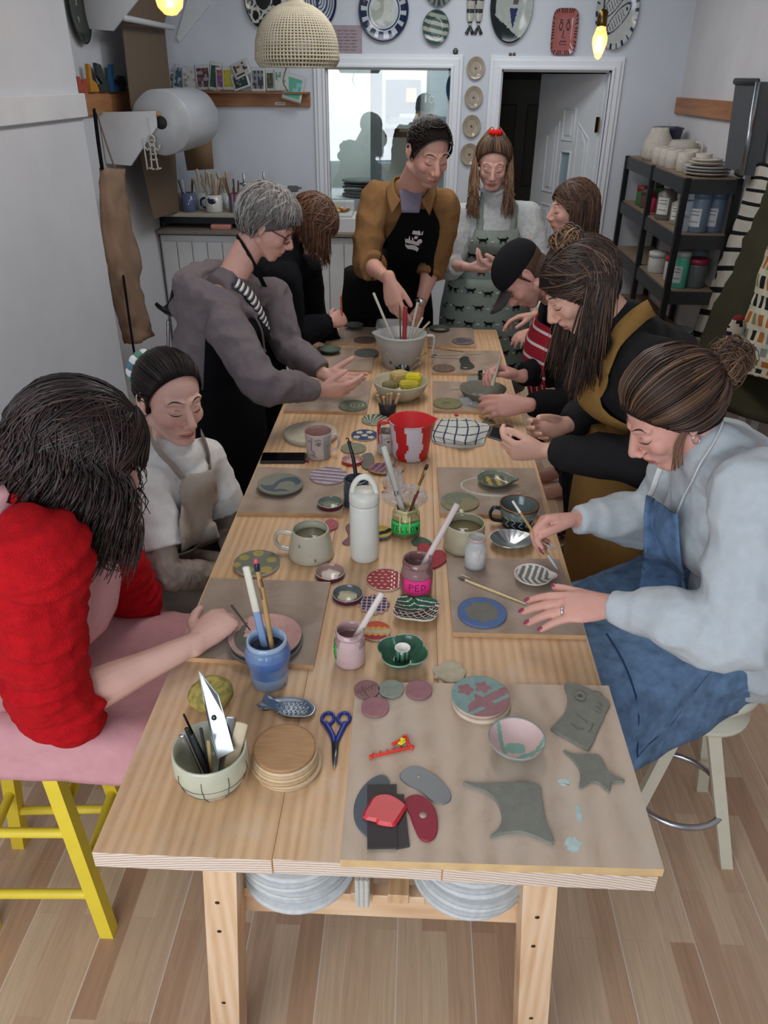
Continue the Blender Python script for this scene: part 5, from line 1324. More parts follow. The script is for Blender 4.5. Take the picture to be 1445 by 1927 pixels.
slab('clay_slab','grey clay offcut with concave star-like edges, right side of the big board','slab',smooth_poly([(1060,1411),(1078,1417),(1120,1418),(1134,1428),(1146,1452),(1176,1468),(1158,1470),(1150,1472),(1146,1488),(1130,1474),(1112,1470),(1094,1480),(1090,1476),(1092,1452),(1080,1430)],3),B1,.006,'76756b')
slab('clay_slab','large grey clay offcut with a round bite on its left, front of the big board','slab',smooth_poly([(871,1470),(905,1473),(960,1471),(1012,1475),(1020,1500),(1028,1545),(1043,1584),(1020,1578),(985,1565),(950,1566),(922,1573),(935,1562),(943,1545),(943,1525),(932,1502),(912,1486),(885,1477)],3),B1,.007,'77776d')
slab('rib_tool','dark grey half-moon rubber rib under the black sheets','tool',smooth_poly([(722,1458),(700,1464),(678,1486),(666,1515),(668,1545),(684,1567),(706,1578),(716,1530),(734,1478)],3),B1,.004,'4c535b','rubber','pottery ribs')
slab('rubber_sheet','black rubber rectangle lying under the red square rib','tool',[(691,1476),(746,1475),(748,1596),(691,1597)],B1+.004,.002,'2b2425','rubber')
slab('rubber_sheet','second dark rubber rectangle, half under the first','tool',[(740,1493),(760,1494),(771,1592),(745,1597)],B1,.003,'332b2b','rubber')
o=slab('rib_tool','red see-through square rib lying on top of the black rubber','tool',smooth_poly([(706,1494),(735,1492),(764,1510),(763,1520),(748,1545),(738,1552),(712,1548),(706,1543),(682,1535),(692,1512)],3),B1+.006,.006,'c4232c','plastic','pottery ribs',bevel=.005)
def kidney(pts,col,lb,z,hole,m='rubber',th=.004):
 o=slab('rib_tool',lb,'tool',smooth_poly(pts,4),z,th,col,m,'pottery ribs',bevel=.0015)
 disc('hole',None,None,hole[0],hole[1],hole[2],z+th-.0006,.0008,side='9b8877',ns=20,nr=3,parent=None)if 0 else None
 g=G('a89480');c=PZ(hole[0],hole[1],z+th);r=Rp(c,hole[2]);g.lathe([(r,-.001),(r,.0006)],c,20);h=g.done('finger_hole','wood');h.parent=o;h.matrix_parent_inverse=Matrix.Translation(-o.location);return o
kidney([(765,1500),(785,1494),(803,1502),(818,1520),(824,1548),(820,1572),(806,1582),(790,1576),(778,1552),(770,1530),(762,1515)],'8a1830','crimson kidney-shaped rib with a finger hole',B1+.001,(796,1534,7))
kidney([(757,1450),(775,1441),(795,1444),(825,1462),(845,1485),(849,1502),(838,1512),(815,1508),(792,1490),(765,1475),(752,1462)],'5f6366','steel kidney-shaped rib with scratches',B1+.001,(788,1461,3),'plastic',.0015)
slab('clay_scallop','thin pale clay cut-out with scalloped right edge behind the flower coaster','cut-out',smooth_poly([(815,1262),(816,1254),(828,1252),(838,1244),(852,1242),(858,1248),(868,1248),(870,1256),(877,1262),(874,1272),(868,1280),(850,1284),(836,1280),(828,1274),(816,1276),(819,1268)],3),TZ,.006,'b3a890')
def petal4(a):return .80+.20*abs(math.sin(2*(a-.35)))**.6
t=thing('candle_dish','glossy dark green four-petal candle dish with an upright striped socket','dish',V3(PZ(757,1243,TZ)))
disc('dish_body',None,None,757,1243,49,TZ,.005,rim(.032,.35,1.7),petal4,lambda x,y:'39614c','7f9c86','4b7059','glaze',nr=20,ns=80,parent=t)
c=PZ(757,1238,TZ+.006);g=G('e7e2d8');g.lathe([(.018,0),(.017,.012),(.0175,.030),(.0155,.030),(.0145,.010),(.001,.010)],c,28)
recolor(g,lambda p,n:('f0ebe2' if p.z>c.z+.0285 or math.hypot(p.x-c.x,p.y-c.y)<.0160 else('1f3a2e' if int(math.degrees(math.atan2(p.y-c.y,p.x-c.x))+360)%40<16 else '5c8a72')))
g.done('candle_socket','glaze',t)
def heart(a):return .86+.16*math.sin(2*a+.3)**2-(.28*math.exp(-((a-1.75)/.22)**2))
def sgraf(x,y):
 if y>.15+.3*x and True:
  if abs(((y+.35*x*x)*5)%1-.5)<.08:return 'e6e3d5'
  return '2f5a43'
 if abs((x*.9+y*.5)*4%1-.5)<.08 or abs((y-x*.5)*4.5%1-.5)<.09:return 'e6e3d5'
 return '2d3a30'
disc('heart_dish','dark green heart-shaped dish scratched with white crossing lines','dish',783,1155,47,TZ,.005,rim(.020,.2,1.8),heart,sgraf,'dcd8c6','d5cfba','glaze',nr=34,ns=120,sy=.9)
def egg_red(x,y):
 if abs(x-.42-.07*(1 if(y*5)%2<1 else-1))<.04 or abs(x-.72)<.03:return 'e8d9cc'
 if x<.25 and abs((y*3.2)%1-.5)<.10 and abs((x*3+(int(y*3.2)%2)*.5)%1-.5)<.22:return 'e8d9cc'
 return '9e3b40'
disc('coaster','dark red egg-shaped coaster with white dashes and a zigzag, behind the pink-label jar','coaster',725,1090,35,TZ,.006,cf=egg_red,side='d6c2ae',nr=30,ns=100)
def wavy_egg(a):return .93+.07*math.sin(a*12)
disc('coaster','scallop-edged coaster chequered in navy and pink','coaster',704,1136,30,TZ,.006,rf=wavy_egg,cf=lambda x,y:'c9a5a0' if(abs((x*3.2)%1-.5)<.12 or abs((y*3.2)%1-.5)<.12)else('2f3358' if(int(math.floor(x*3.2+.5))+int(math.floor(y*3.2+.5)))%1==0 else 'c9a5a0'),side='cbb5a0',nr=26,ns=90)
disc('coaster','round coaster with orange, grey and red zigzag bands behind the milky pink jar','coaster',707,1186,28,TZ,.006,cf=lambda x,y:(lambda v:'a23a3e' if v<-.45 else('d59a4a' if v<-.2 else('b9b39c' if v<.15 else('d59a4a' if v<.45 else 'c0583c'))))(y+.16*abs(((x*2.5)%1)*2-1)),side='cbb5a0',nr=28,ns=90)
slab('coaster','red heart-like coaster piece with white squiggle between the pink-label jar and glass bottle','coaster',smooth_poly([(800,1046),(815,1036),(832,1035),(840,1044),(838,1056),(822,1066),(808,1068),(796,1060)],4),TZ,.006,'9e3d43')
slab('coaster','small dark green leaf-shaped cut-out just beyond the pink-label jar','coaster',smooth_poly([(774,1016),(785,1010),(800,1012),(812,1020),(806,1026),(790,1026),(778,1024)],4),TZ,.005,'4c5a4a')
slab('coaster','second red cut-out piece behind the pink-label jar','coaster',smooth_poly([(786,1026),(798,1022),(812,1028),(814,1038),(800,1042),(788,1036)],4),TZ,.006,'a33c42')
def dots(x,y):
 for cx,cy,r in((-.62,.35,.22),(-.05,.72,.24),(.62,.25,.22),(.5,-.55,.26),(-.25,-.62,.24),(-.85,-.25,.2)):
  if math.hypot(x-cx,y-cy)<r:return 'a39350'
 return '6f7263'
disc('coaster','round grey-green coaster with mustard dots beside the cream mug','coaster',483,1058,43,TZ,.011,cf=dots,side='b09f8a',nr=24,ns=80)
disc('coaster','oval coaster striped blue-grey and pink beside the dark grey jar','coaster',618,894,35,B,.006,cf=lambda x,y:'6a6c86' if(y*2.6+x*.35)%1<.5 else 'b79c98',side='b59c94',nr=24,ns=80)
disc('coaster','plain sage coaster near the striped face mug','coaster',665,843,24,TZ,.005,cf=lambda x,y:'7b7d66',side='8d8a70')
disc('coaster','navy coaster with pale flowers left of the red and white jug','coaster',686,818,25,TZ,.006,cf=lambda x,y:'b9b3a4' if any(flower(x,y,a,b_,.28)for a,b_ in((-.4,.4),(.35,.5),(0,-.1),(-.55,-.45),(.5,-.45)))else '35415f',side='a89c88',nr=24,ns=80)
disc('coaster','coaster with dark green and cream rays left of the red and white jug','coaster',706,789,26,TZ,.006,cf=lambda x,y:'48594b' if int((math.atan2(y+.9,x+.3))*9)%2 else 'a8a68f',side='9c9580',nr=20,ns=70)
disc('coaster','sage coaster with a cream spiral on the board of the grey-haired person','coaster',664,762,27,B,.006,cf=lambda x,y:(('b7ae92' if abs((math.hypot(x-.35,y)*4-math.atan2(y,x-.35)/6.283)%1-.5)<.15 else '5f675a')if math.hypot(x-.35,y)<.55 else '626d5a'),side='7f7c68',nr=22,ns=70)
disc('coaster','olive coaster with a leaf mark beside the wrapped clay bowl','coaster',842,758,27,B,.006,cf=lambda x,y:'5f6148' if flower(x,y,-.1,0,.3,2)else '77734f',side='8d8260')
disc('coaster','grey-green coaster with pale leaf outline beside the cream mug with the paddle','coaster',865,943,36,B,.006,cf=lambda x,y:'6d7463' if abs(math.hypot(x+.35,y)-.35)<.12 or y>.2+.2*math.sin(x*4)else '857d5c',side='a09370',nr=24,ns=80)
disc('coaster','round disc with blue rim and grey-brown centre near the long bare brush','coaster',907,1151,46,B,.006,cf=lambda x,y:'6d6b60' if math.hypot(x,y)<.66+.04*math.sin(7*math.atan2(y,x))else '4f6690',side='5d7098',nr=26,ns=90)
disc('coaster','dark striped oval disc on the left far board','coaster',690,663,23,B,.005,cf=lambda x,y:'3f4544' if(y*2.4)%1<.5 else '6a6b62',side='5b5a52')
disc('coaster','brown round disc lying by the small dish on the far left board','coaster',687,639,21,B,.005,cf=lambda x,y:'5d4b44',side='6d5b50')
disc('coaster','grey rounded disc with a darker lump on the far right board','coaster',871,641,21,B,.006,cf=lambda x,y:'55535c' if flower(x,y,0,0,.8,3)else '7c6a60',side='7c6a60')
disc('coaster','brown disc on the right board beside the crinkled packet','coaster',835,692,21,B,.005,cf=lambda x,y:'6b564b' if(x*2)%1<.5 else '705c50',side='76604f')
slab('cut_out','pink clay cut-out with dark marks behind the cream mug','cut-out',smooth_poly([(612,980),(624,976),(636,982),(634,992),(622,998),(620,1008),(612,1006),(610,992)],4),TZ,.006,'ab6265')
disc('coaster','yellow and black round dish piece half hidden by the white bottle','coaster',716,1003,22,TZ,.007,rim(.006),cf=lambda x,y:'1f2020' if abs(y-x*.5)<.3 else 'b8a142',side='6d7a80')
slab('cut_out','dark plum and cream clay shape half hidden behind the white bottle','cut-out',smooth_poly([(650,990),(662,984),(674,992),(672,1016),(656,1024),(644,1020),(656,1008)],3),TZ,.005,'7d5a5e')
slab('cut_out','grey and black clay cut-out shaped like a bird beside the dark grey jar','cut-out',smooth_poly([(679,862),(684,854),(698,852),(704,862),(702,872),(694,882),(682,878)],4),TZ,.006,'6a6660')
def rabbit(x,y):return '5e4f6d' if(x*2.4-y)%1<.5 else '9d6a61'
t=thing('animal_dish','small dish striped purple and red with two cream ears, left of jug','dish',V3(PZ(722,884,TZ)))
disc('dish_body',None,None,720,884,27,TZ,.005,rim(.008),cf=rabbit,side='c4ad93',mat='clay',sy=.8,parent=t)
for q in([(728,872),(736,866),(740,860),(743,866),(738,876),(732,880)],[(736,884),(748,876),(758,876),(760,882),(748,890),(738,892)]):
 W=[PZ(x,y,TZ+.010)for x,y in smooth_poly(q,3)];g=G('c4ad93');g.rings([[p-V3((0,0,.005))for p in W],W]);g.done('ear','clay',t)
def swirl(x,y):
 r=math.hypot(x,y);a=math.atan2(y,x)
 if abs(r-.55-.25*math.sin(a*1.5+.6))<.13 and(a>.2 or a<-.7):return '46505c'
 if math.hypot(x+.45,y+.1)<.25:return '4b555f'
 return '77776a'
disc('saucer','grey clay saucer with dark blue swirls on its own board beside the phone','saucer',528,916,43,B,.005,rim(.012,.5),cf=swirl,side='6c6d63',under='66675d',nr=26,ns=90,mat='matte')
disc('plate','large grey plate with pink half, lower one, behind the blue jar','plate',500,1208,70,B,.006,rim(.006,.7),side='6e6c66',cf=lambda x,y:'706e68')
disc('plate','large plate with pink half and dark grey half behind the blue jar','plate',499,1198,68,B+.010,.006,rim(.004,.8),cf=lambda x,y:'c79c94' if(y>-.05 and x>-.6 or x>.55)else('5f5c52' if math.hypot(x,y)<.86 else 'b08c84'),side='6e6c66',nr=20,ns=90)
def fishy(a):return .9+(.35*math.exp(-(((a+math.pi)%(2*math.pi)-math.pi)/.22)**2))
disc('fish_dish','grey-green dish with fish tail and yellow marks in a ring of pale slip','dish',930,908,36,B,.005,rim(.018,.5),fishy,lambda x,y:'b09a55' if(math.hypot(x,y)<.68 and(abs((x*2.1+.3*y)%1-.5)<.24)and abs(y)<.55)else('5f5f50' if math.hypot(x,y)<.72 else '6e7a6a'),'66705f','66705f','glaze',nr=24,ns=90)
def leafy(a):return .90+.28*math.exp(-(((a+math.pi)%(2*math.pi)-math.pi)/.25)**2)
disc('leaf_dish','white leaf-shaped dish with grey-green stripes being painted under the hand','dish',1002,1089,39,B,.005,rim(.016,.35),leafy,lambda x,y:'d9cdc6' if(math.hypot(x,y)>.82 or abs((x*3.2-abs(y)*1.2)%1-.5)<.22)else '6d746c','cfc2b9','cfc2b9','matte',nr=26,ns=110)
disc('shell_dish','shiny silver shell-shaped dish with ribs between the dark mug and glass bottle','dish',960,1025,43,TZ,.003,rim(.022,.15,1.4),lambda a:.94+.012*math.sin(a*18)+.12*math.exp(-(((a-.5))/.3)**2),None,'c9ccce','b9bcc0','metal',nr=18,ns=100,sy=.85)
disc('small_bowl','small dark green bowl beside the sleeve of the bent-over person','bowl',622,663,20,B,.004,rim(.020,.35,1.4),side='4b5b50',cf=lambda x,y:'55675b',mat='matte',ns=40)
disc('small_bowl','small dark olive bowl next to the hand holding an orange brush','bowl',667,617,17,B,.004,rim(.020,.35,1.4),side='4f564a',cf=lambda x,y:'4c5348',mat='matte',ns=40)
disc('small_bowl','small dark green bowl at the far end, right of the measuring jug','bowl',827,624,19,TZ,.004,rim(.022,.35,1.4),side='3f4a42',cf=lambda x,y:'465249',mat='matte',ns=40)
disc('plaster_bat','thick round cream plaster bat behind the face mug','bat',585,812,50,TZ,.020,side='b3aa96',cf=lambda x,y:'b8ae99',mat='clay')
def lid(px,py,r,out,inn,lb,drop,z=TZ):
 c=PZ(px,py,z+.010);c.z=z;R=Rp(c,r);t=thing('upturned_lid',lb,'lid',c,'jar lids left upside down');g=G(out)
 g.lathe([(R*.9,0),(R,.002),(R,.013),(R*.96,.014),(R*.93,.013),(R*.93,.003),(.001,.003)],c,40)
 recolor(g,lambda p,n:inn if(math.hypot(p.x-c.x,p.y-c.y)<R*.945)else(out if p.z<c.z+.012 else 'b5b0a8'));g.done('lid_shell','glaze',t)
 g=G(drop);g.lathe([(R*.86,0),(R*.80,.0015),(.001,.002)],c+V3((0,0,.003)),24,rf=lambda a,z_:.75+.25*noise.noise(V3((math.cos(a)*2,math.sin(a)*2,px))));g.done('glaze_residue','glaze',t)
lid(621,1077,28,'5c1f35','9a7b75','maroon jar lid lined pinkish with cream residue','d3c6b8')
lid(654,1118,29,'5a1c3b','5f6664','maroon jar lid lined dark grey with pale crumbs','c4bd9f')
lid(621,946,24,'6b1d2c','6c7468','maroon jar lid with grey-green glaze on the left board','7d8a74',B)
lid(663,865,20,'b02a2c','b98f88','red jar lid lined pink beside the dark grey jar','c9a79e')
def stick(t,p0,p1,w_,th,col,mat='wood',name='paddle',r2=1.0,tip=None):
 g=G(col);g.loft([p0,p0.lerp(p1,.5),p1],[w_*r2,w_,w_],[th,th,th],V3((1,0,0)),8,True)
 if tip:recolor(g,tip)
 o=g.done(name,mat);o.location=(0,0,0);return o
def lone(o,label,cat,base,group=None):
 o.data.transform(Matrix.Translation(-V3(base)));o.location=base;return tag(o,label,cat,group)
def label_on(t,c,R,a0,a1,z0,z1,col,strokes=None,ink='1c1a1a',rfun=None):
 g=G(col);n=16
 g.grid([[c+V3((math.sin(math.radians(a0+(a1-a0)*k/n))*(R+.0008),-math.cos(math.radians(a0+(a1-a0)*k/n))*(R+.0008),z))for k in range(n+1)]for z in(z0,z0+(z1-z0)*.5,z1)])
 lo=g.done('paper_label','matte',t,solid=.0004)
 if strokes:
  g=G(ink)
  for st in strokes:
   P=[c+V3((math.sin(math.radians(a0+(a1-a0)*u))*(R+.0014),-math.cos(math.radians(a0+(a1-a0)*u))*(R+.0014),z0+(z1-z0)*v))for u,v in st]
   if len(P)==2:P.insert(1,(P[0]+P[1])/2)
   g.tube(P,.0009,5,3)
  lt=g.done('lettering','matte',t);return lo
LET=dict(P=[[(0,0),(0,1)],[(0,1),(.6,.92),(.62,.62),(0,.5)]],E=[[(0,0),(0,1)],[(0,1),(.6,1)],[(0,.52),(.5,.52)],[(0,0),(.62,0)]],D=[[(0,0),(0,1)],[(0,1),(.55,.8),(.6,.3),(0,0)]],Y=[[(0,1),(.3,.5)],[(.65,1),(.3,.5),(.25,0)]],L=[[(0,1),(0,0)],[(0,0),(.55,0)]],O=[[(.3,1),(0,.6),(.05,.1),(.35,0),(.6,.4),(.5,.9),(.3,1)]],W=[[(0,1),(.15,0)],[(.15,0),(.32,.7)],[(.32,.7),(.48,0)],[(.48,0),(.68,1)]],K=[[(0,0),(0,1)],[(.5,1),(0,.5),(.5,0)]],R=[[(0,0),(0,1)],[(0,1),(.55,.85),(.5,.55),(0,.5)],[(.15,.5),(.55,0)]],I=[[(.2,0),(.2,1)]],N=[[(0,0),(0,1)],[(0,1),(.5,0)],[(.5,0),(.5,1)]],A=[[(0,0),(.3,1)],[(.3,1),(.6,0)],[(.12,.4),(.48,.4)]],S=[[(.55,.9),(.1,.9),(.1,.55),(.5,.45),(.5,.1),(0,.08)]],T=[[(.3,0),(.3,1)],[(0,1),(.6,1)]],G=[[(.6,.85),(.1,.9),(0,.4),(.3,0),(.6,.3),(.35,.4)]],B=[[(0,0),(0,1)],[(0,1),(.5,.8),(0,.52),(.58,.25),(0,0)]])
def word_strokes(wd,x0=.14,x1=.86,z0=.28,z1=.74):
 n=len(wd);out=[]
 for i,ch in enumerate(wd):
  for st in LET[ch]:out.append([(x0+(x1-x0)*(i+u*.95)/n,z0+(z1-z0)*v)for u,v in st])
 return out
def jar(px,py,rpx,h,prof,col,mat,label,cat='jar',group=None,seg=36,rf=None,name='jar',part='jar_body',rc=None):
 c=PZ(px,py,TZ);R=Rp(c,rpx);t=thing(name,label,cat,c,group);g=G(col)
 g.lathe([(r*R,z*h)for r,z in prof],c,seg,rf=rf)
 if rc:recolor(g,rc(c,R,h))
 g.done(part,mat,t);return t,c,R
JP=[(.80,0),(.93,.03),(1.0,.10),(1.0,.62),(.95,.72),(.86,.80),(.86,.86),(.92,.87),(.92,.93),(.86,.94),(.88,1.0),(.82,1.0),(.79,.93),(.80,.80),(.84,.74),(.5,.73),(.01,.73)]
def bl(c,R,h):return lambda p,n:('2c2f3c' if p.z>c.z+h*.70 and math.hypot(p.x-c.x,p.y-c.y)<R*.70 else('9db3cf' if p.z>c.z+h*.93 else(lambda v:tuple(V3(hx('8aa0b8')[:3]).lerp(V3(hx('4f70ab')[:3]),max(0,min(1,.5+v*1.3))))+(1,))(noise.noise(p*22))))
t,c,R=jar(508,1283,41,.118,[(.66,0),(.80,.05),(.88,.30),(.92,.52),(1.0,.56),(1.03,.72),(.95,.84),(.88,.88),(.90,.92),(.88,1.0),(.80,1.0),(.78,.88),(.80,.80),(.01,.78)],'5f7fb0','glaze','tall glass jar coated inside and out in blue glaze',rf=lambda a,z:1+(.03*abs(math.cos(a*4))if z<.062 else 0),rc=bl)
BJ=c
p1=PZ(462,1064,0);
lone(stick(None,BJ+V3((-.004,.004,.075)),PY(463,1068,BJ.y+.035),.0085,.003,'cfc8b6','plastic','mixing_paddle',tip=lambda p,n:'7f97bd' if p.z<BJ.z+.14 else None),'pale paddle with a square hole standing in the blue jar','paddle',BJ+V3((0,0,.03)),'paddles and brushes standing in jars')
br=PY(484,1072,BJ.y+.03)
tb=thing('paint_brush','worn wooden brush with dark blue end and red bead in the blue jar','brush',BJ+V3((.01,0,.03)),'paddles and brushes standing in jars')
g=G('b08c58');g.tube([BJ+V3((.012,.0,.07)),BJ.lerp(br,.6)+V3((.006,0,.045)),br],[.0055,.0058,.0052],8,3);recolor(g,lambda p,n:'7d5530' if noise.noise(p*60)>.15 else None);g.done('handle','wood',tb)
g=G('1d2340');g.cap(br,br+V3((0,0,.010)),.0062,.006);g.done('band','plastic',tb);g=G('c05560');g.ell(br+V3((-.001,0,.020)),(.006,.005,.007));g.done('bead','plastic',tb)
def pk(top,bot):return lambda c,R,h:(lambda p,n:'6b4a44' if math.hypot(p.x-c.x,p.y-c.y)<R*.8 and p.z>c.z+h*.66 and p.z<c.z+h*.80 else(top if noise.noise(p*25)>-.1 else bot))
t,c,R=jar(659,1246,29,.092,JP,'c3a3a2','glaze','jam jar of milky pink glaze with a green paper label on its left side',rc=pk('c6a9a8','a88684'))
label_on(t,c,R,-110,-55,.022,.062,'35b84a',[[(.3,.3),(.7,.3)],[(.3,.5),(.6,.6)],[(.3,.7),(.7,.75)]])
lone(stick(None,c+V3((.004,0,.05)),PY(718,1118,c.y+.03),.0075,.003,'cdbfb7','plastic','mixing_paddle'),'whitish paddle leaning right out of the milky pink jar','paddle',c+V3((0,0,.03)),'paddles and brushes standing in jars')
t,c,R=jar(783,1118,30,.108,JP,'8f6765','glaze','jam jar of dull red glaze with a bright pink label reading PED',rc=pk('93706e','7c5553'))
label_on(t,c,R,-52,58,.026,.066,'ec2f86',word_strokes('PED',.24,.82,.30,.72))
lone(stick(None,c+V3((.004,0,.06)),PY(860,950,c.y+.07),.008,.003,'c8b5b0','plastic','mixing_paddle'),'long pinkish paddle leaning right out of the pink-label jar','paddle',c+V3((0,0,.03)),'paddles and brushes standing in jars')
hexf=lambda a,z:1/max(.87,math.cos(((a+math.pi/6)%(math.pi/3))-math.pi/6))*.90
t,c,R=jar(763,1002,29,.084,[(.88,0),(1.0,.06),(1.0,.68),(.86,.80),(.72,.86),(.72,.90),(.78,.91),(.78,.98),(.66,1.0),(.64,.88),(.70,.80),(.01,.76)],'8d8560','glaze','six-sided jar of yellow-green glaze with a bright green label reading YELLOW',seg=48,rf=hexf,rc=lambda c,R,h:(lambda p,n:'c9bd8a' if p.z>c.z+h*.68 and noise.noise(p*40)>0 else('9a9166' if p.z>c.z+h*.7 else '75704f')))
label_on(t,c,R*1.02,-62,62,.018,.055,'2fc25e',word_strokes('YELLOW',.08,.95,.28,.70))
for a in(-20,14):
 g=G('d8cfa0');g.tube([c+V3((math.sin(math.radians(a))*R*1.04,-math.cos(math.radians(a))*R*1.04,z))for z in(.075,.058,.040,.024)],[.002,.0022,.0018,.0012],6,3);g.done('glaze_drip','glaze',t)
YJ=c
tp=thing('mixing_paddle','pale paddle marked KR standing in the YELLOW jar','paddle',YJ+V3((0,0,.03)),'paddles and brushes standing in jars')
e0,e1=YJ+V3((-.006,.004,.055)),PY(722,842,YJ.y+.06);g=G('bdb9ae');g.loft([e0,e1],[.009,.009],[.003,.003],V3((1,0,0)),8,True);g.done('blade','plastic',tp)
g=G('22242a');dd=(e1-e0).normalized();sx=V3((1,0,0))-dd*dd.x;sx.normalize();nn=sx.cross(dd);nn=nn if nn.y<0 else-nn;q=e0.lerp(e1,.30)
for i,ch in enumerate('KR'):
 for st in LET[ch]:
  P=[q+sx*((i-1)*.008+u*.008)+dd*(v*.012)+nn*.0034 for u,v in st]
  g.tube(P if len(P)>2 else[P[0],(P[0]+P[1])/2,P[1]],.0007,5,2)
g.done('lettering','matte',tp)
tb=thing('paint_brush','brush with peeling bamboo handle and black top in the YELLOW jar','brush',YJ+V3((.01,0,.03)),'paddles and brushes standing in jars')
e1=PY(801,882,YJ.y+.03);g=G('b59a62');g.tube([YJ+V3((.008,0,.055)),YJ.lerp(e1,.6)+V3((.004,0,.03)),e1],.0042,8,3);recolor(g,lambda p,n:'6e4a28' if noise.noise(p*70)>.1 else None);g.done('handle','wood',tb);g=G('1f1d20');g.cap(e1,e1+V3((.003,0,.010)),.0052,.005);g.done('band','plastic',tb)
g=G('5b1f2a');g.tube([YJ+V3((.004,-.004,.055)),PY(787,925,YJ.y)],.0032,6,2);single(g,'paint_brush','wood','short dark red brush handle in the YELLOW jar','brush',YJ+V3((.004,-.004,.03)),'paddles and brushes standing in jars')
t,c,R=jar(671,950,24,.092,[(.88,0),(.98,.03),(1,.10),(1,.70),(.92,.82),(.96,.84),(.96,.98),(.90,1),(.84,.96),(.82,.76),(.01,.74)],'3d4852','glaze','straight jar coated in dark blue-grey glaze beside the white bottle',rc=lambda c,R,h:(lambda p,n:'1f262c' if math.hypot(p.x-c.x,p.y-c.y)<R*.8 and p.z>c.z+h*.7 else('56636b' if noise.noise(p*22)>.1 else '3a444d')))
tb=thing('paint_brush','black brush with tapered tip standing in the dark grey jar','brush',c+V3((0,0,.03)),'paddles and brushes standing in jars');e1=PY(657,835,c.y+.03)
g=G('131316');g.tube([c+V3((.004,0,.055)),c.lerp(e1,.6)+V3((.004,0,.03)),e1],[.0065,.0058,.0045],8,3);g.done('handle','plastic',tb);g=G('1b1b1e');g.ell(e1+V3((0,0,.004)),(.0065,.005,.006));g.tube([e1+V3((0,0,.008)),e1+V3((-.004,0,.018)),e1+V3((-.009,0,.016))],.002,6,3);g.done('hook','plastic',tb)
m,nt,b,N,L=newmat('clear_glass');b.inputs['Base Color'].default_value=(.75,.8,.8,1);b.inputs['Roughness'].default_value=.04;b.inputs['Alpha'].default_value=.28;GL=m
t=thing('glass_bottle','small clear glass bottle part filled with pinkish white slip','bottle',PZ(893,1066,B));c=PZ(893,1066,B);R=Rp(c,21)
g=G();g.lathe([(R*.8,0),(R,.006),(R,.060),(R*.7,.074),(R*.78,.082),(R*.78,.092),(R*.70,.092),(R*.64,.076),(R*.93,.060),(R*.93,.006),(.001,.005)],c,32);g.done('glass_wall',GL,t)
g=G('c6b4ae');g.lathe([(R*.7,0),(R*.91,.003),(R*.91,.036),(.001,.036)],c+V3((0,0,.0055)),28);g.done('slip','glaze',t)
g=G('b89d98');g.lathe([(R*.76,0),(R*.80,.003),(R*.80,.007),(R*.76,.009)],c+V3((0,0,.083)),28,cap0=False,cap1=False);g.done('rim_residue','glaze',t)
g=G('c9b7b1');g.tube([c+V3((.008,-R*.90,.066)),c+V3((.006,-R*.93,.050)),c+V3((.004,-R*.93,.036))],.0022,6,3);g.done('slip_drip','glaze',t)
c=PZ(686,1048,TZ);R=Rp(c,27);t=thing('drink_bottle','tall matt white flask with a loop handle cap','bottle',c);hB=.205
g=G('d8d8cf');g.lathe([(R*.88,0),(R*.98,.006),(R,.02),(R,hB*.80),(R*.985,hB*.83),(.001,hB*.83)],c,44);g.done('flask','plastic',t)
g=G('d3d2c6');g.lathe([(R*1.0,0),(R*1.03,.004),(R*1.03,.022),(R*.90,.031),(.001,.033)],c+V3((0,0,hB*.835)),44);cp=g.done('cap','plastic',t)
g=G('d8d7cb');g.loft([c+V3((math.cos(a)*R*.82,0,hB*.835+.022+math.sin(a)*.052))for a in[math.pi*k/16 for k in range(17)]],[.009]*17,[.0075]*17,V3((0,1,0)),12,True);h=g.done('loop_handle','plastic',cp)
def mug(px,py,r0,r1,h,col,inn,label,side=(1,0),hr=.028,hz=.5,mat='glaze',rc=None,liquid=None,hw=.0075,z=TZ,name='mug',hcol=None):
 c=PZ(px,py,z);R0,R1=Rp(c,r0),Rp(c,r1);t=thing(name,label,'mug',c);g=G(col)
 g.lathe([(R0*.92,0),(R0,.004),(R0*.99,h*.2),(R0*.5+R1*.5,h*.55),(R1,h*.95),(R1*.99,h),(R1*.94,h),(R1*.92,h*.95),(R0*.9,h*.3),(.001,h*.12)],c,44)
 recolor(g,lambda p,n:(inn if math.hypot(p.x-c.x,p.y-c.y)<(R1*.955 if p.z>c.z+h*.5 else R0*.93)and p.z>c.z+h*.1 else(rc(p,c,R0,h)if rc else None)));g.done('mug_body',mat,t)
 d=V3((side[0],side[1],0)).normalized();rr=(R0+R1)/2
 g=G(hcol or col);P=[c+d*(R1*.97)+V3((0,0,h*(hz+.30))),c+d*(rr+hr*.7)+V3((0,0,h*(hz+.34))),c+d*(rr+hr)+V3((0,0,h*(hz+.05))),c+d*(rr+hr*.75)+V3((0,0,h*(hz-.22))),c+d*(R0*.97)+V3((0,0,h*(hz-.30)))]
 g.loft(P,[hw]*5,[hw*.6]*5,d.cross(V3((0,0,1))),10,True,5);g.done('handle',mat,t)
 if liquid:
  g=G(liquid);g.lathe([(R1*.90,0),(R1*.90,.001),(.001,.0011)],c+V3((0,0,h*.72)),30);g.done('liquid','glaze',t)
 return t,c,R0,R1
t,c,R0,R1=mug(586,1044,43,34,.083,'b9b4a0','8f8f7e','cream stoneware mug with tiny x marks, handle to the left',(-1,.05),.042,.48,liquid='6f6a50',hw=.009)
g=G('4a4a40')
for a,z in((-.42,.058),(.30,.020)):
 for s_ in(-1,1):g.tube([c+V3((math.sin(a+s_*u*.035)*(R0*(1.012 if z<.04 else .925)),-math.cos(a+s_*u*.035)*(R0*(1.012 if z<.04 else .925)),z+u*.004))for u in(-1,0,1)],.0006,5,2)
g.done('stamp_mark','matte',t)
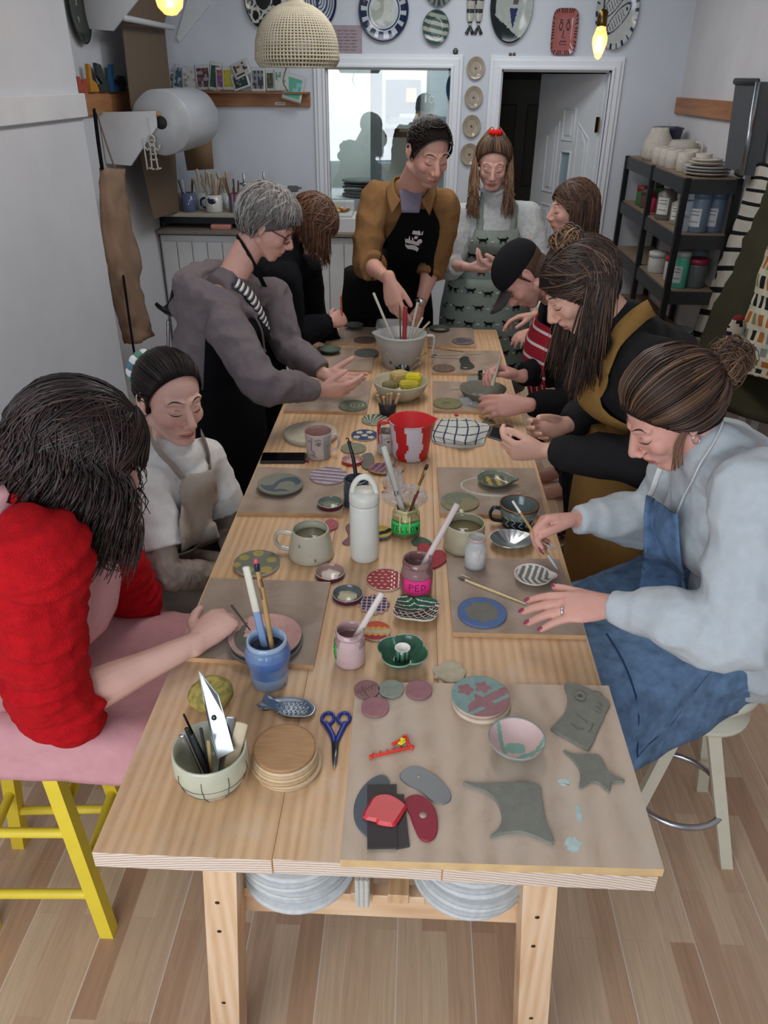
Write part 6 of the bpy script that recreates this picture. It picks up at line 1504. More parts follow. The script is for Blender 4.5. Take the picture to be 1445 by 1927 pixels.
def facepat(p,c,R,h):
 a=math.degrees(math.atan2(p.x-c.x,-(p.y-c.y)));z=(p.z-c.z)/h
 return None
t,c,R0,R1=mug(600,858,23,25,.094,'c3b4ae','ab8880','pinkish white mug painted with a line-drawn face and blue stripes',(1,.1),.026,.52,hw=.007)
g=G('2b3a48')
def on(c,R,a,z,o=.0010):return c+V3((math.sin(math.radians(a))*(R+o),-math.cos(math.radians(a))*(R+o),z))
Rm=(R0+R1)/2+.0008
for pts in([(-22,.085),(-24,.060),(-26,.040),(-12,.032),(-14,.024),(-30,.022)],[(-5,.062),(6,.070),(18,.066),(10,.058),(-2,.060)],[(-8,.074),(8,.080),(20,.074)],[(-40,.070),(-34,.074),(-30,.068)],[(-20,.016),(-12,.020),(-6,.014)]):
 g.tube([on(c,Rm,a,z)for a,z in pts],.0009,5,3)
g.ell(on(c,Rm,8,.064),(.003,.002,.003),None,8,6)
g.done('face_drawing','glaze',t);g=G('3c7f96')
for a in(32,40,49,58):g.tube([on(c,Rm,a,.088),on(c,Rm,a,.05),on(c,Rm,a,.008)],.0009,5,2)
g.done('stripe','glaze',t);g=G('8e3a3a');g.tube([c+V3((math.cos(a)*R1*.965,math.sin(a)*R1*.965,.0945))for a in[2*math.pi*k/30 for k in range(31)]],.0012,6,1);g.done('rim_line','glaze',t)
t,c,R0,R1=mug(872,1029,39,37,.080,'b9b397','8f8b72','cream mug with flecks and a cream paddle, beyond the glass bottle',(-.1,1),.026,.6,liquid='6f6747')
t,c,R0,R1=mug(973,988,30,37,.070,'1b2528','5f6a66','black glazed mug with brown rim and round handle behind the painting hand',(-1,-.05),.030,.50,z=TZ,hw=.008)
g=G('8d9ba0')
for k in range(5):a=-50+k*22;g.tube([on(c,(R0+R1)/2,a,.045),on(c,(R0+R1)/2,a+12,.036),on(c,(R0+R1)/2,a+2,.026),on(c,(R0+R1)/2,a+14,.018)],.0013,5,3)
g.done('wave_pattern','glaze',t);g=G('7d4a26');g.tube([c+V3((math.cos(a)*R1*.965,math.sin(a)*R1*.965,.0705))for a in[2*math.pi*k/30 for k in range(31)]],.0024,6,1);g.done('rim_line','glaze',t)
t,c,R0,R1=mug(727,850,18,19,.080,'c2bdb6','9a948c','white mug with a painted eye, standing behind the red and white jug',(0,1),.02,.5)
g=G('2b3a48');g.tube([on(c,R0,a,z)for a,z in((-10,.060),(10,.066),(30,.062))],.001,5,3);g.ell(on(c,R0,12,.052),(.006,.002,.003),None,8,6);g.done('eye_drawing','glaze',t)
c=PZ(772,858,TZ);R0,R1=Rp(c,33),Rp(c,41);h=.135
t=thing('jug','marbled red and white plastic jug with angular handle','jug',c)
def jugc(p,n):
 a=math.degrees(math.atan2(p.x-c.x,-(p.y-c.y)))+14*noise.noise(V3((p.z*30,0,3)))
 return 'c51a20' if(-45<a<-12 or a>34 or a<-75 or 60<a<100)else 'cfc6cf'
g=G('c51a20')
def spout(a,z):return 1+(.16*math.exp(-((a-.15)/.22)**2)*max(0,(z-h*.75)/(h*.25))if a<3 else .16*math.exp(-((a-6.283-.15)/.22)**2)*max(0,(z-h*.75)/(h*.25)))
g.lathe([(R0*.9,0),(R0,.004)]+[(R0+(R1-R0)*k/12,.004+(h-.004)*k/12)for k in range(1,13)]+[(R1*1.03,h+.001),(R1*.97,h),(R0*.98,.02),(.001,.008)],c,64,rf=spout)
recolor(g,jugc);g.done('jug_body','plastic',t)
g=G('cfc2c8');d=V3((-1,-.05,0));P=[c+d*R1*.98+V3((0,0,h*.93)),c+d*(R1+.026)+V3((0,0,h*.94)),c+d*(R1+.034)+V3((0,0,h*.80)),c+d*(R1+.030)+V3((0,0,h*.38))]
g.loft(P,[.010]*4,[.006]*4,V3((0,1,0)),10,True,4);recolor(g,lambda p,n:'c22026' if p.z>c.z+h*.78 or(p.x<c.x-R1-.031)else None);g.done('handle','plastic',t)
JM=glassmat('frosted_plastic',(.78,.82,.83,1),.45,alpha=1,ior=1.2)
m,nt,b,N,L=newmat('milky_plastic');b.inputs['Base Color'].default_value=(.62,.65,.65,1);b.inputs['Roughness'].default_value=.3;b.inputs['Alpha'].default_value=.62
MILK=m
c=PZ(755,689,TZ);R0,R1=Rp(c,32),Rp(c,45);h=.155;MJ=c
t=thing('measuring_jug','translucent plastic measuring jug of water with sticks in it','jug',c);g=G()
g.lathe([(R0*.9,0),(R0,.004),(R1*.98,h*.93),(R1*1.03,h*.95),(R1*1.02,h),(R1*.96,h),(R0*.96,.012),(.001,.008)],c,48,rf=lambda a,z:1+.22*math.exp(-((a-math.pi)/.28)**2)*max(0,(z-h*.7)/(h*.3)));g.done('jug_body',MILK,t)
g=G();d=V3((1,0,0));g.loft([c+d*R1*.98+V3((0,0,h*.92)),c+d*(R1+.028)+V3((0,0,h*.93)),c+d*(R1+.036)+V3((0,0,h*.8)),c+d*(R1+.030)+V3((0,0,h*.42))],[.010]*4,[.006]*4,V3((0,1,0)),10,True,4);g.done('handle',MILK,t)
g=G('8b9494');g.lathe([(R0*.92,0),(R1*.86,h*.62),(.001,h*.621)],c+V3((0,0,.013)),30);g.done('water',MILK,t)
for(x,y,r,th_,cl,nm,lb)in((703,552,.006,.003,'c3bfb2','stick','pale flat stick leaning left in the measuring jug'),(786,570,.006,.003,'bfb9ac','stick','pale flat stick leaning right in the measuring jug'),(795,598,.005,.003,'b5ac9c','stick','short pale stick leaning right at the rim of the measuring jug'),(808,606,.005,.0025,'a89f8d','stick','lowest tapered stick leaning far right out of the measuring jug')):
 e1=PY(x,y,c.y+.03);sgn=1 if x>755 else-1
 lone(stick(None,c+V3((sgn*.03,.01,.10)),e1,r,th_,cl,'wood',nm),lb,'stick',c+V3((sgn*.03,.01,.09)),'sticks in the measuring jug')
e1=PY(763,578,c.y-.02);lone(stick(None,c+V3((.010,-.01,.07)),e1,.010,.005,'9c3038','plastic','stick'),'broad red stirring stick held over the measuring jug','stick',c+V3((.010,-.01,.06)),'sticks in the measuring jug')
e1=PY(752,575,c.y-.01);lone(stick(None,c+V3((-.004,.0,.09)),e1,.0035,.003,'6b4a24','wood','paint_brush'),'thin brown brush beside the red stirring stick','brush',c+V3((-.004,0,.08)))
c=PZ(742,628,TZ);g=G('b9b7b2');R=Rp(c,38);g.lathe([(R*.85,0),(R*.95,.04),(R,.042),(R,.052),(R*.93,.053),(R*.9,.044),(R*.8,.01),(.001,.008)],c,40,rf=lambda a,z:1/max(abs(math.cos(a))**8+abs(math.sin(a))**8,.01)**(1/8)*.9);single(g,'tub','plastic','low white square tub behind the measuring jug','tub',c)
c=PZ(753,748,TZ);R=Rp(c,52);t=thing('sponge_bowl','large cream bowl full of sponges in the middle of the table','bowl',c);g=G('b3ab93')
g.lathe([(R*.55,0),(R*.6,.004),(R*.85,.03),(R,.072),(R*.97,.075),(R*.93,.072),(R*.8,.035),(.001,.012)],c,48);g.done('bowl_body','glaze',t)
for dx,dy,dz,s_,cl,lb,rz in((-.005,.02,.058,(.05,.04,.045),'b5a066','pale square sponge, tallest in the cream bowl',.5),(.045,.012,.060,(.048,.04,.032),'c9bb1f','bright yellow block sponge at the right in the cream bowl',-.15),(.03,-.025,.050,(.06,.03,.022),'b8a836','flat yellow sponge at the front of the cream bowl',.1),(.008,.03,.050,(.03,.03,.045),'a8991f','olive-yellow sponge between the two big sponges',.2),(-.035,-.02,.045,(.05,.025,.022),'7d7350','brown sponge lying at the left of the cream bowl',.3)):
 g=G(cl);s_=tuple(q*1.35 for q in s_);p=c+V3((dx*1.15,dy,dz+.016));g.box(p,s_,rotz(rz),bevel=.009);bmesh.ops.subdivide_edges(g.bm,edges=g.bm.edges[:],cuts=3,use_grid_fill=True)
 for v in g.bm.verts:v.co+=V3((noise.noise(v.co*60),noise.noise(v.co*60+V3((3,3,3))),noise.noise(v.co*60+V3((7,1,3)))))*.003
 single(g,'sponge','clay',lb,'sponge',p-V3((0,0,s_[2]/2)),'sponges in the cream bowl')
c=PZ(729,780,TZ);g=G('1f1f22');g.lathe([(.030,0),(.036,.05),(.033,.05),(.028,.006),(.001,.005)],c,8);single(g,'tool_pot','rubber','black pot of rollers and tools behind the red and white jug','pot',c)
for k,(dx,dz,lean,cl,lb)in enumerate(((-.022,.078,-.02,'a58a66','leftmost wooden roller handle in the black pot'),(-.012,.07,-.006,'b0936c','wooden handle next to the leftmost in the black pot'),(.0,.085,.0,'9c8262','middle wooden handle in the black pot'),(.012,.088,.004,'b79a74','pale wooden handle right of the middle one in the black pot'),(.026,.086,.02,'c0a07a','rightmost pinkish wooden handle in the black pot'))):
 g=G(cl);p=c+V3((dx*.7,0,.01));g.cap(p,p+V3((lean*1.2,0,dz*.8)),.005,.0065);g.ell(p+V3((lean*1.2,0,dz*.84)),(.0075,.0075,.007));single(g,'roller_tool','wood',lb,'tool',p,'handles in the black pot')
rd=random.Random(5)
c=PZ(757,713,TZ);g=G('3b3f44');g.lathe([(.026,0),(.030,.055),(.027,.055),(.024,.006),(.001,.005)],c,24);single(g,'tool_pot','metal','dark metal pot of loop tools in front of the measuring jug','pot',c)
fan=[(728,668,'8a8478','grey loop tool leaning left, topmost of the fan'),(735,682,'4a4a4c','dark loop tool leaning left below the topmost'),(748,690,'6f7478','round-headed metal tool in the middle of the fan'),(763,690,'a8a59c','white-tipped brush in the middle of the fan'),(785,676,'7c7468','thin tool leaning right, second highest'),(800,664,'8d7a5c','long brush leaning right toward the far right board'),(790,684,'9b948a','short tool leaning right, lowest')]
for x,y,cl,lb in fan:
 e1=PY(x,y,c.y-.0);g=G(cl);p=c+V3((max(-.018,min(.018,(x-757)*.0006)),0,.02));g.tube([p,p.lerp(e1,.6)+V3((0,0,.008)),e1],[.003,.0028,.0026],6,3);g.ell(e1,(.006,.004,.008),None,8,6);single(g,'clay_tool','wood',lb,'tool',p,'fan of clay tools')
c=PZ(404,1478,TZ);R=Rp(c,70);t=thing('tool_bowl','round cream bowl with incised grid lines holding pottery tools','bowl',c);hb=.100;g=G('b9b8a2')
prof=[(R*.50,0),(R*.62,.006),(R*.88,hb*.35),(R*1.0,hb*.65),(R*.97,hb*.95),(R*.955,hb),(R*.91,hb),(R*.92,hb*.65),(R*.55,hb*.15),(.001,hb*.12)]
g.lathe(prof,c,56);recolor(g,lambda p,n:'8f958f' if math.hypot(p.x-c.x,p.y-c.y)<R*.93 and p.z>c.z+hb*.2 and n.z>-.2 and(p-c).dot(V3((n.x,n.y,0)))<0 else None);g.done('bowl_body','glaze',t)
g=G('4a4a44')
def rad(z):
 for(r0,z0),(r1,z1)in zip(prof[:6],prof[1:6]):
  if z0<=z<=z1:return r0+(r1-r0)*(z-z0)/(z1-z0)
 return R
for z in(.03,.052):g.tube([c+V3((math.sin(a)*(rad(z)+.0004),-math.cos(a)*(rad(z)+.0004),z+.001*math.sin(a*5)))for a in[2*math.pi*k/40 for k in range(41)]],.0006,5,1,ends=False)
for a in range(-80,100,40):g.tube([c+V3((math.sin(math.radians(a))*(rad(z)+.0004),-math.cos(math.radians(a))*(rad(z)+.0004),z))for z in(.008,.02,.035,.05,.065,.08)],.0007,5,2)
g.done('incised_line','matte',t)
TBW=c
def intool(x,y,yo,w_,th_,col,mat,name,lb,base=(0,0),z0=.02,r2=1.0):
 e1=PY(x,y,TBW.y+yo);p0=TBW+V3((base[0],base[1],z0));o=stick(None,p0,e1,w_,th_,col,mat,name,r2);return lone(o,lb,'tool',p0,'tools in the incised bowl')
tb=thing('profile_blade','long pointed steel blade with a finger hole rising from the incised bowl','tool',TBW+V3((.01,.0,.02)),'tools in the incised bowl')
W=[PY(x,y,TBW.y+yo)for x,y,yo in((374,1262,.055),(411,1308,.045),(424,1352,.02),(440,1412,-.005),(410,1428,-.01),(398,1390,.0),(384,1320,.035))]
n=(W[2]-W[0]).cross(W[5]-W[0]).normalized();g=G('a9aeb0');g.rings([[p+n*.0008 for p in W],[p-n*.0008 for p in W]])
for f in g.bm.faces:f.smooth=False
g.done('blade','metal',tb);q=PY(403,1350,TBW.y+.022);g=G('3a3d3f');nn=n if n.y<0 else-n;u,v=frame_from(nn);g.lathe([(.005,0),(.005,.0012),(.001,.0013)],q+nn*.0008,16,(u,v,nn));g.done('finger_hole','metal',tb)
intool(455,1362,.02,.013,.003,'b8a78a','wood','wooden_rib','rounded wooden rib at the right edge of the incised bowl',(.028,.0),.03)
intool(434,1350,.02,.010,.002,'9da1a0','metal','steel_rib','thin curved steel rib beside the wooden one in the incised bowl',(.018,.005),.03)
intool(342,1385,-.01,.006,.003,'b9bcb9','metal','knife','pale-edged knife at the left of the incised bowl',(-.02,-.01),.03)
intool(352,1372,.0,.005,.004,'141416','rubber','knife','black-handled tool leaning left in the incised bowl',(-.012,.0),.03)
intool(362,1385,-.01,.005,.004,'1c1c1f','rubber','knife','second black tool beside the first in the incised bowl',(-.004,-.012),.03)
intool(346,1345,.02,.0022,.002,'332b29','metal','needle_tool','long thin needle tool with white bead, leaning left',(-.004,.004),.03)
intool(392,1395,-.01,.0035,.002,'a58d5c','wood','clay_tool','short bamboo point in the middle of the incised bowl',(.0,-.008),.03,.6)
intool(378,1372,.0,.003,.003,'26262a','rubber','clay_tool','slim dark tool in front of the blade in the incised bowl',(-.006,-.004),.03)
rd=random.Random(2)
for k in range(7):
 r=(63,64,64,62,61,60,58)[k];cl=('b59a78','bfa584','b3946c','c2a988','b89c76','c7ae8c','9c7650')[k]
 cpx=(540,541,538,540,537,538,537)[k]
 disc('wooden_bat','topmost round plywood bat, browner than the rest of its stack' if k==6 else 'round plywood bat number %s up from the table in the near stack'%('one','two','three','four','five','six')[k],'bat',cpx,1440,r,TZ+k*.0072,.0068,side=cl,cf=lambda x,y,cl=cl:'a87f55' if k==6 else cl,mat='wood',group='stack of round plywood bats',C=PZ(cpx,1441,TZ)+V3((rd.uniform(-.002,.002),0,k*.0072)),M=Matrix.Identity(3),R=Rp(PZ(537,1441,TZ),r))
c=PZ(400,1325,TZ);R=Rp(c,42);g=G('9c8f45');g.ell(c+V3((0,0,R*.62)),(R,R,R*.66),None,60,40)
for v in g.bm.verts:
 d=(v.co-c);f_=noise.noise(d*90)*.0022+noise.noise(d*30)*.003;u=math.hypot(d.x,d.y)/R
 if d.z>R*.8:v.co.z-=.014*max(0,1-u*2.0)
 v.co+=d.normalized()*f_
 v.co.z=max(v.co.z,TZ)
recolor(g,lambda p,n:'887d42' if noise.noise((p-c)*90)<-.15 else('a69850' if noise.noise((p-c)*90)>.2 else None));single(g,'sponge','clay','round mustard-yellow natural sponge behind the incised bowl','sponge',c)
W=[PZ(x,y,TZ+.008)for x,y in smooth_poly([(483,1326),(492,1322),(498,1308),(506,1308),(520,1314),(545,1312),(575,1316),(592,1328),(594,1338),(584,1348),(560,1350),(535,1347),(518,1338),(505,1332),(490,1334)],5)]
cc=sum(W,V3())/len(W);g=G('a9b4bd');R_=[]
for s_,dz in((.86,-.008),(.97,-.002),(1.0,.0),(.95,.001),(.84,-.004),(.6,-.0065),(.25,-.0055)):R_.append([V3((cc.x,cc.y,0))+(V3((p.x,p.y,0))-V3((cc.x,cc.y,0)))*s_+V3((0,0,TZ+.009+dz))for p in W])
g.rings(R_);t=thing('fish_mould','small shiny silver fish-shaped mould beside the blue jar','mould',(cc.x,cc.y,TZ));g.done('mould_body','metal',t)
g=G('c9d2d8')
for i in range(7):
 for k in range(3):
  p=PZ(524+i*8.5+(k%2)*4,1324+k*8,TZ+.004);g.tube([p+V3((-.003,.004,0)),p+V3((.001,0,.001)),p+V3((-.003,-.004,0))],.001,5,3)
g.done('scale','metal',t)
t=thing('scissors','small scissors with royal blue plastic handles beside the big board','scissors',PZ(630,1390,TZ))
for s_ in(-1,1):
 g=G('1b2f86');cc=PZ(632+s_*15,1352,TZ+.004);pts=[cc+V3((math.cos(a)*.0125,math.sin(a)*.016,0))for a in[2*math.pi*k/20 for k in range(21)]]
 g.loft(pts,[.0040]*21,[.0035]*21,V3((0,0,1)),8);g.loft([cc+V3((s_*.004,-.012,0)),PZ(632+s_*7,1382,TZ+.004),PZ(631+s_*3,1394,TZ+.004)],[.006,.0058,.005],[.0035]*3,V3((1,0,0)),8,True,3);g.done('handle','plastic',t)
 g=G('7e8387');W=[PZ(x,y,TZ+.0045+s_*.0006)for x,y in((624,1392),(638,1392),(635,1430),(632,1444),(627,1443),(625,1430))];g.rings([[p-V3((0,0,.0006))for p in W],[p+V3((0,0,.0006))for p in W]]);g.done('blade','metal',t)
def phone(corners,z,label,th=.009,tilt=None,W=None):
 W=W or[PZ(x,y,z+th)for x,y in corners];c=sum(W,V3())/4;t=thing('phone',label,'phone',(c.x,c.y,c.z-th))
 up_=(W[1]-W[0]).cross(W[3]-W[0]).normalized();up_=up_ if up_.z>0 else-up_
 X=(W[1]-W[0]).normalized();Y=up_.cross(X);lx,ly_=(W[1]-W[0]).length,(W[3]-W[0]).length
 g=G('26282b');g.box(c-up_*th/2,(lx,ly_,th),(X,Y,up_),bevel=.003);g.done('case','plastic',t)
 g=G('07080a');g.box(c+up_*.0004,(lx*.94,ly_*.90,.0008),(X,Y,up_),bevel=.0003);g.done('screen','glaze',t);return t
phone([(488,868),(573,868),(577,851),(494,851)],TZ,'black phone lying face up at the left table edge by the face mug',.010)
hp1,hp2=PY(918,818,2.16),PY(990,838,2.12)
X=(hp2-hp1).normalized();Yv=V3((X.y*-1,X.x,0)).normalized()*.068+V3((0,0,.028));W=[hp1-Yv*.1,hp2+X*.05-Yv*.1,hp2+X*.05+Yv*.55,hp1+Yv*.55]
t=phone(None,0,'dark phone held in both hands of the person in mustard apron',.008,W=W)
rows=[[(816,832),(845,836),(880,838),(910,836)],[(812,818),(845,824),(880,830),(914,820)],[(820,802),(850,806),(885,806),(920,802)],[(830,788),(852,788),(880,788),(908,796)]]
zz=[[.006,.012,.012,.006],[.012,.030,.034,.010],[.012,.032,.034,.012],[.006,.014,.014,.006]]
Wc=[[PZ(x,y,TZ+zz[i][k])for k,(x,y)in enumerate(r)]for i,r in enumerate(rows)]
R_=cloth(Wc,12,.003,30,2);g=G();
g.grid(R_,lambda i,k:hx('39465a')if(i%8==1 or k%7==1)else hx('c6c7c2'))
bt=[[V3((p.x,p.y,TZ+.0005))for p in r]for r in R_];
edge=[R_[0],bt[0]];g.grid([R_[0],bt[0]],lambda i,k:hx('b9bab6'));g.grid([[r[0]for r in R_],[r[0]for r in bt]],lambda i,k:hx('b9bab6'));g.grid([[r[-1]for r in R_],[r[-1]for r in bt]],lambda i,k:hx('b9bab6'));g.grid([R_[-1],bt[-1]],lambda i,k:hx('b9bab6'))
single(g,'tea_towel','cloth','white tea towel with navy check, folded on the right of the jug','cloth',PZ(865,812,TZ))
PLW=None
m,nt,b,N,L=newmat('cling_film');b.inputs['Base Color'].default_value=(.72,.72,.74,1);b.inputs['Roughness'].default_value=.15;b.inputs['Alpha'].default_value=.42;PLW=m
def film(px,py,rx,ry,h,z,lb,seed):
 c=PZ(px,py,z);r=Rp(c,rx);g=G();n=22;rows=[]
 for i in range(n+1):
  row=[]
  for k in range(n+1):
   u,v=i/n*2-1,k/n*2-1;s_=1/max(1,math.hypot(u,v)/max(abs(u),abs(v),.01));u2,v2=u*s_,v*s_;q=V3((u2*3,v2*3,seed))
   hh=h*max(0,1-u2*u2-v2*v2)**.5*(.55+abs(noise.noise(q))*1.1+.35*abs(noise.noise(q*3)))
   row.append(c+V3((u2*r*(1+.2*noise.noise(q)),v2*r*ry/rx*(1+.2*noise.noise(q+V3((4,4,4)))),hh+.001)))
  rows.append(row)
 g.grid(rows)
 for f in g.bm.faces:f.smooth=False
 return single(g,'cling_film',PLW,lb,'film',c)
film(762,935,44,44,.030,TZ,'crumpled clear film heap behind the YELLOW jar',3)
film(742,912,22,24,.045,TZ,'taller crumpled clear film standing by the white bottle cap',9)
film(900,757,36,22,.030,B,'clear film spilling from the clay bowl towards the towel',5)
film(1030,1030,18,9,.008,TZ,'strip of clear film lying by the silver shell dish',7)
for x,y,cl,lb in((728,918,'c9741f','orange leaf fragment beside the film heap'),(724,927,'b35218','brownish orange leaf fragment just below the other'),(893,779,'c98a1e','orange scrap beyond the tea towel'),(859,782,'a81f38','crimson scrap beyond the tea towel'),(577,869,'9a2b34','curled red ribbon scrap beside the black phone')):
 rdd=random.Random(x);n=9;c=PZ(x,y,TZ);g=G(cl);out=[(c.x+math.cos(a)*.010*(.5+.7*rdd.random()),c.y+math.sin(a)*.010*(.5+.7*rdd.random()))for a in[2*math.pi*k/n for k in range(n)]]
 g.prism(out,TZ+.001,TZ+.003);single(g,'scrap','matte',lb,'scrap',(c.x,c.y,TZ+.001))
c=PZ(907,752,B);R=Rp(c,44);g=G('6b6a5e');g.lathe([(R*.6,0),(R*.75,.01),(R*.97,.045),(R*.99,.05),(R*.93,.05),(R*.7,.014),(.001,.010)],c,48);single(g,'clay_bowl','clay','unfired grey clay bowl steadied by the person in the cap','bowl',c)
c=PZ(908,714,TZ);g=G('5d5a52');g.lathe([(.020,0),(.022,.035),(.0205,.035),(.019,.004),(.001,.003)],c,28);single(g,'metal_cup','metal','tiny metal cup beyond the clay bowl','cup',c)
slab('packet','crinkled foil packet on the right board beyond the metal cup','packet',smooth_poly([(864,676),(872,670),(882,672),(884,680),(893,688),(880,692),(866,690),(868,682)],2),B,.010,'7d857c','metal')
def lying(p0,p1,r,col,lb,z,nm='paint_brush',cat='brush',head=None,two=None):
 a,b_=PZ(*p0,z+r),PZ(*p1,z+r);t=thing(nm,lb,cat,V3((a.x,a.y,z)),'brushes and sticks lying on the table');g=G(col);g.tube([a,a.lerp(b_,.4),b_],[r,r*1.05,r*.7],8,3);g.done('handle','wood',t)
 if head:g=G(head);d=(a-b_).normalized();g.tube([a+d*.000,a+d*.010,a+d*.024],[r*.9,r*1.1,r*.25],8,3);g.done('bristles','rubber',t)
 return t
lying((876,1092),(988,1136),.0034,'cdb988','long bare wooden brush with dark tip on the right near board',B,head='4d4a48')
lying((813,655),(872,661),.003,'8a7258','brown brush lying crosswise, the upper of three on the far right',B,head='5d564c')
lying((822,668),(905,666),.0025,'b5aa92','pale long brush lying below the brown one at the right',B,head='403c38')
lying((818,672),(876,676),.0022,'9c927d','thin short brush, lowest of three on the right board',B,head='403c38')
lying((848,733),(880,731),.002,'b5a27c','thin skewer lying beside the clay bowl',B,'skewer','stick')
lying((630,712),(668,718),.003,'241a1c','dark pointed compass-like tool beside the open hands',TZ,'needle_tool','tool')
lying((868,1082),(884,1088),.002,'c9bfa8','tiny pale skewer end beside the glass bottle',B,'skewer','stick')
slab('scraper','small triangular olive card beyond the dark phone','card',[(902,800),(934,797),(924,786),(915,784)],TZ,.002,'6b6342','matte')
slab('scraper','flat brown oval offcut behind the held phone','offcut',smooth_poly([(913,806),(930,799),(955,799),(966,804),(955,811),(930,812)],4),TZ,.004,'5c4238')
slab('scraper','pale translucent card beside the metal cup','card',[(878,718),(902,718),(902,707),(878,707)],TZ,.002,'8d8a84','matte')
e0,e1=PY(964,942,1.74),PZ(1048,1070,B+.022)
t=thing('paint_brush','brush with white-wrapped handle held by the seated painter, tip on leaf dish','brush',e1);g=G('a98754');g.tube([e0,e0.lerp(e1,.5),e0.lerp(e1,.82)],[.0032,.0042,.0036],8,3);recolor(g,lambda p,n:'1f2550' if(p-e0).length<.012 else('dcdad4' if .018<(p-e0).length<.034 else None));g.done('handle','wood',t)
g=G('b9c2c9');g.tube([e0.lerp(e1,.80),e0.lerp(e1,.92),e1],[.0040,.0042,.0014],8,3);g.done('bristles','rubber',t)
e0,e1=PY(641,558,PZ(640,600,.98).y),PY(644,600,PZ(640,600,.98).y);g=G('c9642a');g.tube([e0,e1],.004,8,2);single(g,'paint_brush','plastic','orange brush held upright by the person with the brown bob','brush',e1)
e0,e1=PY(942,672,2.94),PY(926,725,2.80);g=G('9a8f80');g.loft([e0,e0.lerp(e1,.5),e1],[.004,.0055,.009],[.003,.004,.004],V3((1,0,0)),8,True);single(g,'modelling_tool','wood','pale modelling tool held over the clay bowl by the person in the cap','tool',e1)
q=PY(618,722,2.82);g=G('a88a80');g.ell(q,(.024,.014,.012));g.ell(q+V3((.026,-.008,-.004)),(.018,.006,.005));single(g,'clay_lump','clay','small lump of clay held in the open hands of the grey-haired person','lump',q)
q=PY(907,500,4.0);g=G('4b5560');g.ell(q,(.018,.012,.010));single(g,'clay_lump','clay','small dark object in the hands of the person in the cat apron','lump',q)
e0=PY(436,1140,1.42);e1=PZ(470,1185,B+.02)
g=G('3a3330');g.tube([e0,e1],[.003,.0018],6,2);single(g,'needle_tool','wood','thin dark tool held by the person in the red jumper','tool',e1)
#  STOOLS
def barleg(g,a,b_,w_=.036,d_=.036):
 g.rings([[V3(p)+V3((sx*w_/2,sy*d_/2,0))for sx,sy in((-1,-1),(1,-1),(1,1),(-1,1))]for p in(a,b_)])
 for f in g.bm.faces:f.smooth=False
t=thing('stool','bright yellow wooden stool with square legs and round rungs','stool',(-.93,1.36,0));YC='ecd23c'
F_=[V3((-.772,1.215,0)),V3((-1.085,1.20,0)),V3((-1.13,1.47,0)),V3((-.80,1.50,0))];Tp=[V3((-.83,1.25,.62)),V3((-1.04,1.24,.62)),V3((-1.05,1.46,.62)),V3((-.84,1.46,.62))]
for a,b_ in zip(F_,Tp):g=G(YC);barleg(g,a,b_);g.done('leg','paint',t)
for i,zs in((0,(.15,.37)),(1,(.24,.45)),(2,(.15,.37)),(3,(.24,.45))):
 for z in zs:
  k=z/.62;g=G(YC);g.cap(F_[i].lerp(Tp[i],k),F_[(i+1)%4].lerp(Tp[(i+1)%4],k),.013,.013,10);g.done('rung','paint',t)
g=G(YC);g.box((-.94,1.355,.636),(.33,.32,.03),bevel=.008);g.done('seat','paint',t)
t=thing('stool','cream swivel stool with splayed legs, a screw column and chrome foot ring','stool',(.80,1.60,0));CR='d2ceba'
for fx,fy,tx,ty in((.955,1.50,.80,1.52),(.63,1.52,.75,1.55),(.66,1.80,.76,1.66),(.97,1.78,.85,1.66)):
 g=G(CR);barleg(g,V3((fx,fy,0)),V3((tx,ty,.56)),.034,.024);g.done('leg','paint',t)
g=G(CR);g.lathe([(.10,0),(.115,.008),(.115,.022),(.001,.024)],(.80,1.58,.535),32);g.done('plate','paint',t)
g=G(CR);g.lathe([(.13,0),(.145,.012),(.145,.03),(.13,.042),(.001,.045)],(.80,1.62,.59),40);g.done('seat','paint',t)
g=G('9c7c62');g.tube([V3((.735+math.cos(k*.7)*.017,1.56+math.sin(k*.7)*.017,.44+k*.0012))for k in range(80)],.005,6,1);g.done('screw_column','wood',t)
g=G('b9bcc4');g.tube([V3((.80+math.cos(a)*.135,1.60+math.sin(a)*.135,.20))for a in[2*math.pi*k/32 for k in range(33)]],.009,10,1,ends=False);g.done('foot_ring','metal',t)
c=PY(366,592,4.75);t=thing('stool','black moulded bar stool with chrome legs before the white counter','stool',(c.x,c.y,0))
g=G('1b1d1f');rows=[[c+V3(((k/8-.5)*.36,(i/8-.5)*.34,.06*abs((i/8-.5)*2)**3+.05*abs((k/8-.5)*2)**4))for k in range(9)]for i in range(9)];g.grid(rows);g.done('seat','plastic',t,solid=.02)
for sx in(-1,1):
 for sy in(-1,1):g=G('b9bcc4');g.cap(V3((c.x+sx*.20,c.y+sy*.19,.011)),c+V3((sx*.13,sy*.13,-.01)),.011,.011);g.done('leg','metal',t)
g=G('d6d2c4');g.box(c+V3((.03,.0,.035)),(.20,.17,.012),bevel=.004);single(g,'booklet','matte','pale booklet lying on the black bar stool','book',c+V3((.03,0,.029)))
